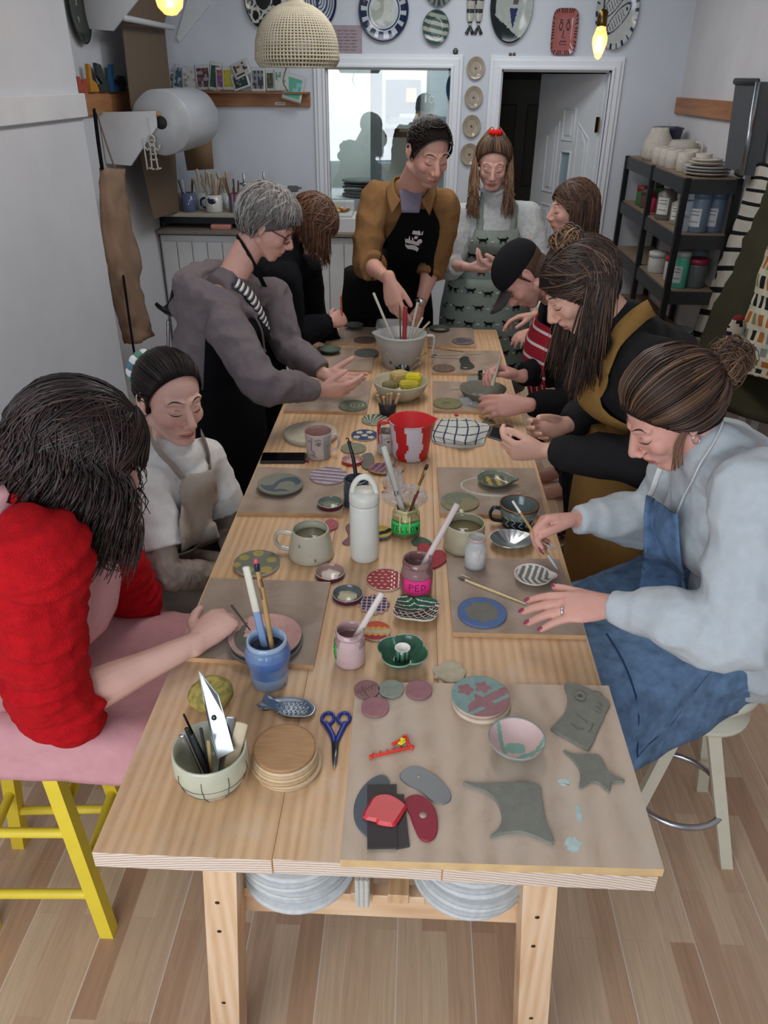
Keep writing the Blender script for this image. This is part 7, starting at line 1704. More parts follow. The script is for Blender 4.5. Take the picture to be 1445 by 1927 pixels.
#  UNDER THE TABLE
SZ=RZ+.069
def bats(px,X0,n,who,grp):
 for k in range(n):
  r=.118-.001*k+random.uniform(-.004,.004);g=G('aeb1b1' if k%2 else 'c0c2c1');g.lathe([(r-.004,0),(r,.003),(r,.010),(r-.004,.013),(.001,.013)],(0,0,0),48)
  o=g.done('plaster_bat','clay');o.location=(X0+random.uniform(-.008,.008),TY0+.20+random.uniform(-.006,.006),SZ+.0132*k);tag(o,'round plaster bat, %s of the %s stack under the table'%(('lowest','second from the bottom','third from the bottom','middle','third from the top','second from the top','topmost')[k],who),'bat',grp)
bats(555,PY(560,1680,1.0).x,7,'left-hand','left stack of plaster bats under the table');bats(885,PY(885,1680,1.0).x,7,'right-hand','right stack of plaster bats under the table')
for k in range(3):
 g=G('b9b6ad');p=PY(672+k*9,1665,TY0+.10);g.box((p.x,TY0+.16,SZ+.04),(.010,.12,.08),bevel=.003);single(g,'plaster_tile','clay','%s of three small plaster tiles standing on edge between the stacks'%('leftmost','middle','rightmost')[k],'tile',(p.x,TY0+.16,SZ),'upright plaster tiles under the table')
 #  COUNTER AND WHAT IS ON IT
CY0,CT=5.62,1.06
t=thing('counter','white tongue-and-groove fronted counter along the back wall','counter',(-1.0,5.9,0));CX1=.02
g=G('d3d6d8');g.box(((XL+CX1)/2,5.93,CT/2-.02),(CX1-XL-.02,.58,CT-.04));g.done('body','paint',t)
for k in range(17):
 x0=XL+.02+k*.108
 if x0+.1<CX1:g=G('ced2d4');g.box((x0+.053,CY0+.008,CT/2-.03),(.103,.016,CT-.1),bevel=.004);g.done('board','paint',t)
g=G('7a6f66');g.box(((XL+CX1)/2,5.91,CT-.012),(CX1-XL,.66,.024),bevel=.003);g.done('worktop','wood',t)
def on_c(px,py,y=5.75):p=PY(px,py,y);return p
x0,x1=PY(283,405,5.75).x,PY(560,405,5.75).x;SH=PY(370,402,5.70).z
t=thing('bench_shelf','low pale board on a black frame standing on the counter','shelf',((x0+x1)/2,5.88,CT));g=G('a89e90');g.box(((x0+x1)/2,5.88,SH-.010),(x1-x0,.42,.02),bevel=.003);g.done('top_board','wood',t)
g=G('14171b');g.box(((x0+x1)/2,5.90,SH-.045),(x1-x0-.04,.36,.05));g.done('frame','plastic',t)
for s_ in(x0+.05,x1-.05):g=G('14171b');g.box((s_,5.74,(CT+SH-.07)/2),(.05,.05,SH-.07-CT),bevel=.004);g.done('foot','plastic',t)
g=G('c98478');p=on_c(415,436,5.66);g.box((p.x,5.70,CT+.015),(.14,.08,.03),bevel=.006);single(g,'pink_box','matte','flat salmon-pink box on the counter under the low board','box',(p.x,5.70,CT))
film(0,0,0,1,0,0,'',1)if 0 else None
POTS=[]
def pot(px,w_,h,col,lb,nm='pot',y=5.80,stripes=None,mat='glaze'):
 p=PY(px,395,y);g=G(col);r=w_/2;g.lathe([(r*.9,0),(r,.006),(r,h),(r*.92,h),(r*.9,.01),(.001,.008)],(p.x,y,SH),28)
 if stripes:recolor(g,lambda q,n:stripes[int((q.z-SH)/h*len(stripes)*.999)%len(stripes)]if nm!='tumbler' else stripes[int((q.x+9)*90)%len(stripes)])
 o=single(g,nm,mat,lb,'pot',(p.x,y,SH));POTS.append(o);return V3((p.x,y,SH))
g=G('8d7a64');p=PY(312,385,5.80);g.box((p.x,5.80,SH+.055),(.19,.20,.11),rotz(.1));g.box((p.x-.0,5.69,SH+.105),(.19,.10,.004),(V3((1,.1,0)),V3((0,.8,-.5)),V3((0,.5,.8))));single(g,'cardboard_box','matte','small open cardboard box at the left end of the counter','box',(p.x,5.8,SH))
P1_=pot(357,.105,.125,'56617f','pot striped blue and maroon full of brushes',stripes=['56617f','56617f','6b2f3f','56617f','6b2f3f','56617f'])
P2_=pot(404,.120,.115,'cfcfcb','white pot with a blue bird painted on it, full of wooden tools')
P3_=pot(443,.085,.125,'5b5f7c','tumbler with vertical red and blue stripes holding bamboo brushes','tumbler',stripes=['7a3038','4f6494','8c8fa0'])
P4_=pot(383,.11,.11,'b9c2bd','clear plastic tub behind the bird pot',y=5.95);P5_=pot(428,.11,.11,'bcc3c0','second clear plastic tub behind the striped tumbler',y=5.98)
g=G('1c2442');g.ell(P2_+V3((.0,-.060,.075)),(.028,.004,.018));g.ell(P2_+V3((-.02,-.058,.088)),(.012,.004,.010));g.done('bird_motif','glaze',POTS[1])
g=G('1c2442');g.tube([P2_+V3((-.055,0,.095)),P2_+V3((-.09,0,.08)),P2_+V3((-.09,0,.04)),P2_+V3((-.055,0,.02))],.008,8,3);g.done('handle','glaze',POTS[1])
rd=random.Random(8)
for P_,n,cols,nm,lb,grp,hh in((P1_,8,('8a4a26','b5b8bc','2a2320'),'paint_brush','brush standing in the blue and maroon striped pot','brushes in the striped pot',.14),(P2_,12,('a89a86','b9ab96','998a75'),'wooden_tool','pale wooden tool standing in the white bird pot','wooden tools in the bird pot',.18),(P3_,9,('6b3a22','8d6a44','4a2c1e'),'paint_brush','dark bamboo brush standing in the striped tumbler','bamboo brushes in the tumbler',.16),(P4_,4,('b9aa93','a99a84'),'wooden_tool','broad pale wooden tool in the clear tub','wooden tools in the clear tubs',.19),(P5_,4,('b9aa93','a99a84'),'wooden_tool','broad pale wooden tool in the second clear tub','wooden tools in the clear tubs',.18)):
 for k in range(n):
  a=rd.uniform(0,6.28);q=P_+V3((math.cos(a)*.02,math.sin(a)*.02,.02));e=P_+V3((math.cos(a)*.055+rd.uniform(-.02,.02),math.sin(a)*.04,hh+rd.uniform(.0,.07)))
  g=G(rd.choice(cols));big=nm=='wooden_tool';g.tube([q,q.lerp(e,.6),e],[.004,.005,.013 if big else .006],6,2);single(g,nm,'wood',lb,'brush' if nm=='paint_brush' else 'tool',q,grp)
for px,y,lb in((463,5.82,'black pump bottle with white label on the counter'),(500,5.95,'second black pump bottle behind the grey-haired person')):
 p=PY(px,395,y);t=thing('pump_bottle',lb,'bottle',(p.x,y,SH));b0=V3((p.x,y,SH));g=G('15181a');g.box(b0+V3((0,0,.065)),(.085,.085,.13),bevel=.012);g.done('bottle_body','glaze',t)
 g=G('a9adb2');g.lathe([(.028,0),(.030,.02),(.012,.03),(.010,.05),(.034,.052),(.034,.06),(.008,.065),(.007,.12),(.001,.125)],b0+V3((0,0,.13)),20);g.done('pump','metal',t);g=G('d5d5d2');g.box(b0+V3((0,-.0445,.07)),(.06,.002,.03));g.done('paper_label','matte',t)
p=PY(553,395,5.85);b0=V3((p.x,5.85,SH));t=thing('spray_bottle','clear trigger spray bottle at the end of the counter','bottle',b0);g=G('8b9090');g.lathe([(.03,0),(.034,.01),(.034,.09),(.015,.12),(.013,.135)],b0,20);g.done('bottle_body','plastic',t);g=G('4f5356');g.box(b0+V3((.0,0,.155)),(.075,.025,.04),bevel=.006);g.box(b0+V3((-.012,0,.12)),(.012,.016,.05));g.box(b0+V3((.046,0,.16)),(.03,.014,.014),bevel=.003);g.done('trigger','plastic',t)
p=PY(628,402,5.80);b0=V3((p.x,5.80,PY(628,408,5.7).z));g=G('c9cac8');g.box((b0.x,5.8,(CT+b0.z)/2),(.34,.34,b0.z-CT-.002));single(g,'counter_block','paint','white raised ledge below the window at the end of the counter','ledge',(b0.x,5.8,CT))
t=thing('tray','clear lidded tray of amber pieces below the window','tray',b0);g=G('b9bfbb');g.box(b0+V3((0,0,.010)),(.28,.22,.02),bevel=.006);g.done('tray_base','plastic',t)
for k in range(14):g=G(rd.choice(('b37a2e','c98f3c','8d5a24')));g.ell(b0+V3((rd.uniform(-.11,.11),rd.uniform(-.08,.08),.034)),(.024,.018,.013),None,8,6);single(g,'amber_piece','glaze','small amber piece in the tray below the window','piece',b0+V3((0,0,.02)),'amber pieces in the tray')
g=G();g.box((b0.x+.02,5.92,b0.z+.05),(.24,.08,.06),bevel=.006);single(g,'lidded_box',MILK,'clear lidded plastic box at the back of the amber tray','box',(b0.x+.02,5.92,b0.z+.02))
#  STORE ROOM THROUGH THE WINDOW
g=G('7f8b8a');g.box((-.36,7.0,1.42),(.09,.09,2.84));single(g,'post','paint','grey-green post in the room behind the window','post',(-.36,7.55,0))
z=PY(700,238,8.2).z;t=thing('wall_shelf','grey shelf seen through the window','shelf',(.0,8.4,z));g=G('6f7a78');g.box((.0,8.4,z),(.75,.38,.03));g.done('shelf_board','paint',t)
for x,n in((-.18,4),(.22,5)):
 for k in range(n):g=G('59605d');g.box((x,8.38,z+.022+k*.014),(.26-.01*k,.22,.012),bevel=.003);single(g,'tile','clay','dark tile in a stack on the shelf behind the window','tile',(x,8.38,z+.015+k*.014),'tiles stacked on the store room shelf')
p=PY(758,205,8.5);g=G('23282a');g.box(p,(.34,.02,.50));g.col('a8a88a');g.box(p+V3((.06,-.012,-.12)),(.18,.006,.16));g.col('b08a5c');g.box(p+V3((.08,-.012,.12)),(.10,.006,.12));single(g,'notice_board','matte','dark board with pinned notes seen through the window','board',p)
p=PY(683,335,7.3);
t=thing('side_bench','white bench behind the window','bench',(-.2,7.4,0));g=G('c9cdcd');g.box((-.25,7.4,p.z/2-.07),(1.2,.7,p.z-.14));g.done('body','paint',t)
for k in range(5):g=G('5d625d');r=.18-.012*(k%2);g.lathe([(r*.8,0),(r,.012),(r,.02),(.001,.02)],(p.x,7.25,p.z-.14+k*.028),32);single(g,'plate','clay','grey plate in a stack behind the window','plate',(p.x,7.25,p.z-.14+k*.028),'plates stacked behind the window')
g=G('a01f2a');c=PY(700,362,7.15);g.lathe([(.06,0),(.075,.05),(.08,.08),(.07,.08),(.001,.02)],c,24);single(g,'red_mug','glaze','small red pot under the stacked plates behind the window','pot',c)
#  WALL THINGS
MB=Matrix(((1,0,0),(0,0,-1),(0,1,0)))
YW=YB-.004
def wplate(name,label,cat,px,py,rx,ry,cf,side,mat='glaze',rimh=.018,rf=None,group=None,ns=72,nr=22,rot=0,th=.006):
 C=PY(px,py,YW);R=Rp(C,rx);return disc(name,label,cat,0,0,0,th=th,prof=rim(rimh,.5),cf=cf,side=side,mat=mat,C=C,R=R,M=MB,sy=ry/rx*.96,rf=rf,group=group,ns=ns,nr=nr,rot=rot)
wplate('wall_plate','black plate with looping white lines, top left of the back wall','plate',495,-2,35,50,lambda x,y:'b9bab2' if(abs(math.hypot(x+.45*math.cos(0),y+.55)-.22)<.05 or abs(math.hypot(x-.1,y+.62)-.2)<.05 or abs(math.hypot(x-.55,y+.45)-.2)<.05 or abs(math.hypot(x+.7,y+.1)-.2)<.05 or(.45<math.hypot(x,y-.1)<.52))else '131518','15181b')
wplate('wall_plate','white plate with navy rings and a dark vertical bar','plate',600,2,34,46,lambda x,y:'1c2747' if(abs(x+.1)<.08 or(math.hypot(x,y)*7)%1<.38 or math.hypot(x,y)>.93)else 'b4bcc6','2a3552')
wplate('wall_plate','large plate with broad navy petal rim and pale centre above the window','plate',722,20,47,52,lambda x,y:(lambda r,a:'1d2846' if r>.93 or(.70<r<.90 and(a*14/6.283)%1<.55)or abs(r-.62)<.02 else('b3bac0' if r>.5 else '99a08f' if noise.noise(V3((x*3,y*3,1)))>0 else 'b9bdb4'))(math.hypot(x,y),math.atan2(y,x)),'2a3552')
wplate('wall_plate','oval plate striped dark green and cream above the window','plate',820,52,25,30,lambda x,y:'39504c' if((y+x*.18)*2.3+.2)%1<.48 or math.hypot(x,y)>.95 else 'a6a899','4a5c55')
wplate('wall_plate','dark plate with fine radial lines cut by the top of the picture','plate',826,-24,28,32,lambda x,y:'3d4444' if(math.atan2(y,x)*9)%1<.5 else '7d807a','4b5050')
wplate('wall_platter','long oval platter with a dark foot and dark blue goblet shape','platter',962,12,40,62,lambda x,y:'1c2428' if y<-.62-.5*x or(x<-.72 and y<.4)else('28335a' if abs(x-.12)<.34*(y+.62)and-.6<y<-.05 else('5d4a50' if abs(x-.2)<.12 and .05<y<.6 else 'a4aba4')),'3a4648')
def sq(a):return 1/(abs(math.cos(a))**5+abs(math.sin(a))**5)**(1/5)
wplate('wall_plate','rectangular pink plate with a simple line face and dashed edge','plate',1061,60,24,39,lambda x,y:(lambda m_:'a3675f' if 0 else('3d2a2c' if(m_>.80 and(math.atan2(y,x)*8)%1<.42)or(abs(math.hypot((x+.28)*1.3,y-.25)-.16)<.045)or(abs(math.hypot((x-.28)*1.3,y-.25)-.16)<.045)or(abs(x+.05-(y+.05)*.2)<.04 and-.25<y<.1)or(abs(y+.25)<.02 and-.08<x<.12)or(abs(y+.42)<.03 and abs(x)<.25)or(abs(y+.54)<.025 and abs(x)<.25)or(abs(x+.25)<.03 and-.54<y<-.42)or(abs(y-.5)<.03 and .15<abs(x)<.4)else 'a3605c'))(max(abs(x),abs(y))),'8a4f4c',rf=sq,ns=90,nr=34)
def fishp(x,y):
 r=math.hypot(x,y)
 if r>.84 and(math.atan2(y,x)*22/6.283)%1<.3:return '222b4a'
 u,v=x*.8+y*.6,-x*.6+y*.8
 for dv in(.28,-.22):
  e=((u)/.62)**2+((v-dv)/.20)**2
  if abs(e-1)<.16:return '222b4a'
  if e<1 and(u*9)%1<.22 and abs(v-dv)<.12 and u<.3:return '222b4a'
  if math.hypot(u-.42,v-dv)<.05:return '222b4a'
  if-.85<u<-.6 and abs(abs(v-dv)-(-.6-u)*.8)<.04:return '222b4a'
 return 'b3b5b1'
wplate('wall_platter','oval platter with two fish drawn in dark blue, top right','platter',1160,22,40,64,fishp,'9ca0a0',rot=0,ns=120,nr=44)
for k,(x,y,w_)in enumerate(((895,128,'topmost'),(891,183,'second from top'),(887,237,'third from top'),(883,290,'lowest'))):
 wplate('small_plate','small tan plate, %s of four between window and door'%w_,'plate',x,y,17,20,lambda x,y:'4a4038' if math.hypot(x,y+.05)<.12 else('8f8270' if abs(math.hypot(x,y)-.62)<.05 else 'a39684'),'9c8f7d',rimh=.010,group='four small tan plates',ns=44,nr=14)
wplate('wall_disc','dark blue round plate edge beside the window frame','disc',850,165,11,24,lambda x,y:'2b3f5c','2b3f5c',ns=36,nr=6)
for px,s_,lb in((886,1,'hanging ceramic fish, left of the pair'),(902,-1,'hanging ceramic fish, right of the pair')):
 t=thing('hanging_fish',lb,'ornament',PY(px,20,YW));c=PY(px,15,YW-.01);g=G('aaa79b');g.loft([c+V3((.005,0,.10)),c+V3((.0,0,.04)),c+V3((-.002,0,-.05)),c+V3((0,0,-.10))],[.006,.028,.024,.008],[.004,.008,.008,.004],V3((1,0,0)),16,True,4);recolor(g,lambda p,n:'2a2f33' if(p.z*60)%1<.4 else None);g.done('fish_body','glaze',t)
 g=G('1f2427')
 for q in(-1,1):g.loft([c+V3((0,0,-.10)),c+V3((q*.022,0,-.15))],[.006,.012],[.003,.002],V3((1,0,0)),8,True)
 g.done('tail_fin','glaze',t)
for px,py,r,cl,lb in((857,97,5,'3a4632','green round-headed hook above the window corner'),(960,103,3,'4a4038','left of two tiny knobs above the door frame'),(967,103,3,'4a4038','right of two tiny knobs above the door frame')):
 c=PY(px,py,YW);g=G(cl);R=Rp(c,r);g.ell(c+V3((0,-.008,0)),(R,.008,R*1.2));g.loft([c,c+V3((0,-.008,-R*2.4))],[R*.4,R*.4],[.004,.004],None,8);single(g,'hook','glaze',lb,'hook',c)
c=PY(652,77,YW);g=G('a09096');g.box(c,(.215,.003,.185));t=thing('paper_note','handwritten note on mauve paper pinned over the window','note',c);g.done('sheet','matte',t);g=G('3b3540')
for i in range(7):
 for q in range(3):
  x0=-.07+q*.048+.01*(i%2);z_=.06-i*.019;g.tube([c+V3((x0+u*.006,-.003,z_+.003*math.sin(u*2.3+i)))for u in range(7)],.0012,4,1)
g.done('handwriting','matte',t)
pz1,pz0=PY(470,172,YB).z,PY(470,200,YB).z;sx0,sx1=PY(318,180,YB).x,PY(584,180,YB).x
t=thing('ledge_shelf','narrow pine picture ledge on the back wall with a tiny label','shelf',((sx0+sx1)/2,YB-.03,pz0));g=G();g.box(((sx0+sx1)/2,YB-.012,(pz0+pz1)/2),(sx1-sx0,.024,pz1-pz0),bevel=.003);g.done('rail_board',woodmat('ledge_pine',hx('7d4f2f'),hx('97653f'),hx('a97649'),(1,14,14)),t)
g=G('8a5a36');g.box(((sx0+sx1)/2,YB-.05,pz1-.006),(sx1-sx0,.07,.012));g.done('ledge','wood',t)
g=G('d8d8d4');p=PY(527,195,YB-.03);g.box((p.x,YB-.0255,p.z),(.07,.002,.018));lo=g.done('small_label','matte',t);g=G('22222a')
for i in range(4):g.box((p.x-.022+i*.014,YB-.0270,p.z),(.007,.001,.009))
g.done('lettering','matte',lo)
def cardf(k):
 rdd=random.Random(k*7+1);cs=CARDS[k][5]
 return lambda i,q:hx(cs[int((noise.noise(V3((i*.5,q*.5,k*3)))+1)*2.2)%len(cs)])if 0<i<7 and 0<q<7 else hx('b5b6b4')
CARDS=[(327,152,16,30,0,('3b3d40','8d8d8d'),'tiny grey photo card at the left end of the ledge'),(338,146,24,42,.2,('5b6f86','8c9aa8','3c4a5c'),'blue-grey mountain postcard on the ledge'),(356,148,28,36,0,('a5a6a2','83857f','b6b7b3'),'pale flower card on the ledge'),(382,146,30,42,-.05,('7a4a50','86878c','4a3238'),'postcard with a red boat on the ledge'),(404,144,22,48,.15,('1f3a32','2a4a3d'),'dark green tall card on the ledge'),(415,148,18,38,0,('7a3f86','a3563a','5d3a7a'),'purple and orange card on the ledge'),(429,148,22,38,0,('a39a2e','8a8a2a'),'yellow card on the ledge'),(453,130,34,26,-.4,('6a4032','3a2f2c','a9a29a'),'tilted brown photo card above another on the ledge'),(452,152,34,28,-.3,('1e2626','5a6a64','222c2c'),'black framed interior photo on the ledge'),(485,150,28,40,0,('6d7077','777a82','303236'),'grey postcard with two dark shapes on the ledge'),(508,152,16,34,0,('3a3b2e','55563f'),'narrow dark landscape card on the ledge'),(529,151,28,36,0,('a9ada8','6a8a78','b4b7b2'),'white card with a green plant on the ledge'),(552,166,38,44,.25,('4f9a96','7ab0c0','5aa07a'),'large turquoise map-like card tilted on the ledge')]
for k,(px,py,w_,h_,ro,cs,lb)in enumerate(CARDS):
 c=PY(px,py,YB-.045-.002*k);a=-ro;u=V3((math.cos(a),0,math.sin(a)));v=V3((-math.sin(a),.12,math.cos(a)));W_,H_2=Rp(c,w_),Rp(c,h_);g=G('b5b6b4')
 g.grid([[c+u*(W_*(q/8-.5))+v*(H_2*(i/8-.5))for q in range(9)]for i in range(9)],cardf(k));single(g,'postcard','matte',lb,'postcard',c,'postcards on the pine ledge',solid=.0015)
ML=Matrix(((0,0,1),(-1,0,0),(0,1,0)));ML=Matrix(((0,0,1),(1,0,0),(0,1,0)))
C=PX(142,10,XL+.003);disc('wall_plate','dark green oval plate on the left wall','plate',0,0,0,th=.006,prof=rim(.02,.5),cf=lambda x,y:'9ba096' if abs(x)<.05 and .0<y<.35 or math.hypot(x,y+.35)<.07 else '39423a',side='39423a',C=C,R=.14,M=ML,sy=1.25,mat='glaze')
def wallshape(name,lb,cat,pts,x,th,col,mat='paint',group=None,n=1):
 W=[PX(a,b_,x)for a,b_ in(smooth_poly(pts,n)if n>1 else pts)];g=G(col);g.rings([W,[p+V3((th,0,0))for p in W]])
 for f in g.bm.faces:f.smooth=False
 return single(g,name,mat,lb,cat,sum(W,V3())/len(W),group)
xx=XL+.006
for lb,cl,pts in(('small orange-red letter like a w, leftmost on the rail','a8452c',[(138,143),(144,145),(148,160),(151,150),(156,148),(160,158),(160,174),(143,174)]),('tall mustard letter second on the rail','b8801f',[(159,120),(164,122),(168,150),(176,156),(182,172),(165,173)]),('dark grey-green letter with a hole, third on the rail','2f3a34',[(174,118),(184,122),(190,140),(194,150),(200,158),(201,172),(184,172),(181,160),(188,158),(178,142)]),('blue letter L, fourth on the rail','1d4f78',[(202,121),(208,121),(209,160),(219,162),(219,173),(203,173)]),('dark navy rounded letter at the right of the rail','1b2a3a',[(214,150),(220,142),(229,144),(233,156),(231,172),(218,172),(222,160),(218,154)])):
 wallshape('letter',lb,'letter',pts,xx+.02,.018,cl,group='coloured letters on the rail')
for nm,y,pts,lb in(('lower',4.85,[(228,212),(292,209),(294,240),(246,312),(234,308)],'white triangular bracket holding the bubble wrap roll'),('upper',4.85,[(192,-30),(270,-30),(258,0),(212,58),(200,54)],'white triangular bracket cut by the top of the picture'),('far',5.9,[(306,66),(312,76),(372,0),(372,-20),(330,-20)],'farther white triangular bracket of the upper paper holder')):
 W=[PY(a,b_,y)for a,b_ in pts];W[0].x,W[-1].x=(XL,XL)if nm!='far' else(W[0].x,W[-1].x)
 if nm=='far':W=[p+V3((0,.33,0))for p in W]
 g=G('d2d5d8');g.rings([W,[p+V3((0,.022,0))for p in W]])
 for f in g.bm.faces:f.smooth=False
 single(g,'bracket','paint',lb,'bracket',sum(W,V3())/len(W),'white roll brackets')
a,b_=PY(235,34,4.87),PY(325,52,5.89);g=G('c9cbcd');g.cap(a,b_,.016,.016,12);single(g,'rod','paint','white rod between the upper brackets','rod',a)
a=PY(303,231,4.90);rr=.172;b_=V3((a.x+.02,5.62,a.z));t=thing('bubble_wrap_roll','big roll of bubble wrap on a dowel under the upper holder','roll',a)
g=G('aeb2b6');ax_=(V3((1,0,0)),V3((0,0,-1)),V3((0,1,0)));g.lathe([(.035,.0),(rr*.97,.0),(rr,.012),(rr,.70),(rr*.97,.712),(.035,.712)],a,56,ax_,rf=lambda q,z:1+.012*math.sin(z*60)*math.sin(q*9),cap0=False,cap1=False);g.done('wrap','plastic',t)
g=G('2a2622');g.lathe([(.034,.001),(.034,.70)],a,24,ax_);g.done('core','matte',t);g=G('a5825c');g.cap(a+V3((-.10,-.03,.05)),a+V3((.0,-.03,.045)),.012,.012);g.done('peg','wood',t)
M_CARD='matte'
for lb,x,pts in(('tall sheet of brown cardboard leaning behind the roll',XL+.13,[(228,42),(308,46),(322,190),(336,398),(288,412),(246,205)]),):
 wallshape('cardboard_sheet',lb,'cardboard',pts,x,.005,'6b5a48','matte')
wallshape('brown_paper','strip of brown paper hanging from the upper rod at the top left','paper',[(238,-10),(322,-10),(308,45),(230,38)],XL+.16,.004,'6f5c48','matte')
W=[PY(x,y,5.98)for x,y in((343,268),(397,244),(402,318),(352,321))];g=G('7d6347');g.rings([W,[p+V3((0,.004,0))for p in W]]);single(g,'brown_paper','matte','brown paper flap hanging to the right below the roll','paper',sum(W,V3())/4)
c=PY(288,290,4.845);t=thing('figure_ornament','white cut-out figure of a chef-like person with a staff hanging below the bracket','ornament',c);t['label']='white ceramic cut-out figure holding a staff, hanging below the bracket'
g=G('c4c0b4');g.tube([c+V3((math.cos(q)*.020,0,.075+math.sin(q)*.024))for q in[6.283*k/16 for k in range(17)]],.005,6,1,ends=False);g.tube([c+V3((0,0,.10)),c+V3((-.005,0,.19))],.0015,5,1)
for P in([(0,.05),(-.03,.02),(-.045,.045)],[(0,.05),(.03,.02),(.045,.045)],[(-.012,.05),(-.014,-.02)],[(.012,.05),(.014,-.02)],[(-.014,-.02),(-.018,-.08)],[(.014,-.02),(.020,-.08)],[(-.03,-.075),(-.006,-.08)],[(.008,-.08),(.034,-.075)],[(-.048,.08),(-.044,-.08)],[(-.02,-.03),(.02,-.03)],[(-.018,.0),(.018,.0)],[(-.008,.072),(.008,.072)]):
 g.tube([c+V3((x,0,z))for x,z in P],.0048,6,2)
g.done('figure','glaze',t)
def hang(name,lb,cat,x,rows,col,amp=.02,mat='cloth',cf=None,n=6,freq=7,parts=None):
 W=[[PX(px,py,x+dx)for px,py,dx in r]for r in rows];g=G(col);g.grid(cloth(W,n,amp,freq,4),cf);t=thing(name,lb,cat,W[0][0]);g.done('cloth_panel',mat,t,solid=.004);return t,W
t,W=hang('hanging_apron','tan leather-look apron hanging on the left wall by dark straps','apron',-1.62,[[(186,316,0),(210,317,.04),(238,318,0)],[(190,400,0),(220,400,.05),(246,402,0)],[(200,500,0),(235,500,.06),(262,505,0)],[(222,600,0),(250,602,.05),(282,596,0)],[(236,648,0),(262,646,.04),(292,632,0)]],'937a66',.03,freq=9)
g=G('17171a');g.tube([PX(178,208,-1.6),PX(184,260,-1.6),PX(192,316,-1.6)],.010,6,3);g.done('dark_strap','cloth',t);g=G('17171a');g.tube([PX(232,520,-1.55),PX(246,620,-1.55),PX(258,700,-1.55)],.007,6,3);g.done('dark_strap','cloth',t);g=G('8d7f72');g.tube([PX(181,208,-1.59),PX(200,270,-1.59),PX(216,316,-1.59)],.005,6,3);g.done('strap','cloth',t)
#  LIGHTS THAT HANG IN THE ROOM
CEIL=3.0
BG_=glassmat('amber_glass',(1.0,.72,.38,1),.05);AM,nt,b,N,L=newmat('amber_bulb_glass');b.inputs['Base Color'].default_value=(.95,.62,.25,1);b.inputs['Alpha'].default_value=.35;b.inputs['Roughness'].default_value=.05
FIL=emis('glowing_filament',(1.0,.62,.22,1),9)
def bulb(c,prof,lb,sock=True):
 t=thing('pendant_bulb',lb,'lamp',c);g=G();g.lathe(prof,c,28);g.done('bulb_glass',AM,t)
 g=G();h=prof[-1][1]
 for k in range(6):a=6.283*k/6;g.cap(c+V3((math.cos(a)*.010,math.sin(a)*.010,h*.22)),c+V3((math.cos(a)*.006,math.sin(a)*.006,h*.68)),.0022,.0022,6)
 g.done('filament',FIL,t)
 g=G('5c4a2a');g.lathe([(.017,0),(.020,.004),(.020,.05),(.010,.06),(.001,.062)],c+V3((0,0,h-.004)),20);g.done('socket','metal',t)
 g=G('141414');g.cap(c+V3((0,0,h+.05)),V3((c.x,c.y,CEIL)),.003,.003,6);g.done('cord','rubber',t)
 l=bpy.data.lights.new('bulb_light','POINT');l.energy=2.2;l.color=(1,.62,.3);l.shadow_soft_size=.03;lo=bpy.data.objects.new('bulb_light',l);COLL.objects.link(lo);lo.location=c+V3((0,0,h*.45));lo.parent=t;lo.matrix_parent_inverse=Matrix.Translation(-V3(c))
p=PY(1124,112,3.7);bulb(p,[(.001,0),(.010,.004),(.020,.025),(.029,.055),(.030,.075),(.022,.10),(.016,.118)],'glowing amber teardrop bulb hanging before the fish platter')
p=PY(322,30,3.1);bulb(p,[(.001,0),(.02,.003),(.042,.025),(.048,.055),(.040,.085),(.020,.11),(.016,.12)],'glowing amber globe bulb at the top left of the room')
c=PY(560,126,4.2);Rr=Rp(c,77);t=thing('pendant_lamp','cream woven dome pendant lampshade with lattice of small holes','lamp',c+V3((0,0,.0)))
SH_H=.265;g=G('b8b09c');prof=[(Rr*.90,.0),(Rr*1.0,.03),(Rr*.985,.06)]+[(Rr*(.985*math.cos(a)**.95),.06+(SH_H-.07)*math.sin(a))for a in[math.radians(q)for q in range(8,80,7)]]+[(Rr*.15,SH_H)]
C_=catmull([V3((r,z,0))for r,z in prof],2);g.lathe([(p.x,p.y)for p in C_],c,72,cap0=False,cap1=False)
bmesh.ops.poke(g.bm,faces=[f for f in g.bm.faces])if 0 else None
o=g.done('lamp_shade','matte',t);md=o.modifiers.new('w','WIREFRAME');md.thickness=.0115;md.use_even_offset=False;md.use_replace=True
g=G('8f8875');g.lathe([(Rr*.90,.004),(Rr*.80,.02),(Rr*.76,.05)],c,64,cap0=False,cap1=False);o=g.done('lower_rim','matte',t);md=o.modifiers.new('w','WIREFRAME');md.thickness=.010;md.use_replace=True
g=G('d8d2c2');g.tube([c+V3((math.cos(q)*Rr*.16,math.sin(q)*Rr*.16,SH_H+.012*(k%2)))for k,q in enumerate([6.283*k/16 for k in range(17)])],.006,6,1,ends=False);g.done('top_ruffle','matte',t);g=G('cfcbbd');g.cap(c+V3((0,0,SH_H)),V3((c.x,c.y,CEIL)),.004,.004);g.done('cord','matte',t)
g=G('6f6a60');g.tube([c+V3((-.05,-.02,.0)),c+V3((-.07,-.02,-.06)),c+V3((-.05,-.02,-.10))],.003,5,3);g.done('loose_tie','matte',t)
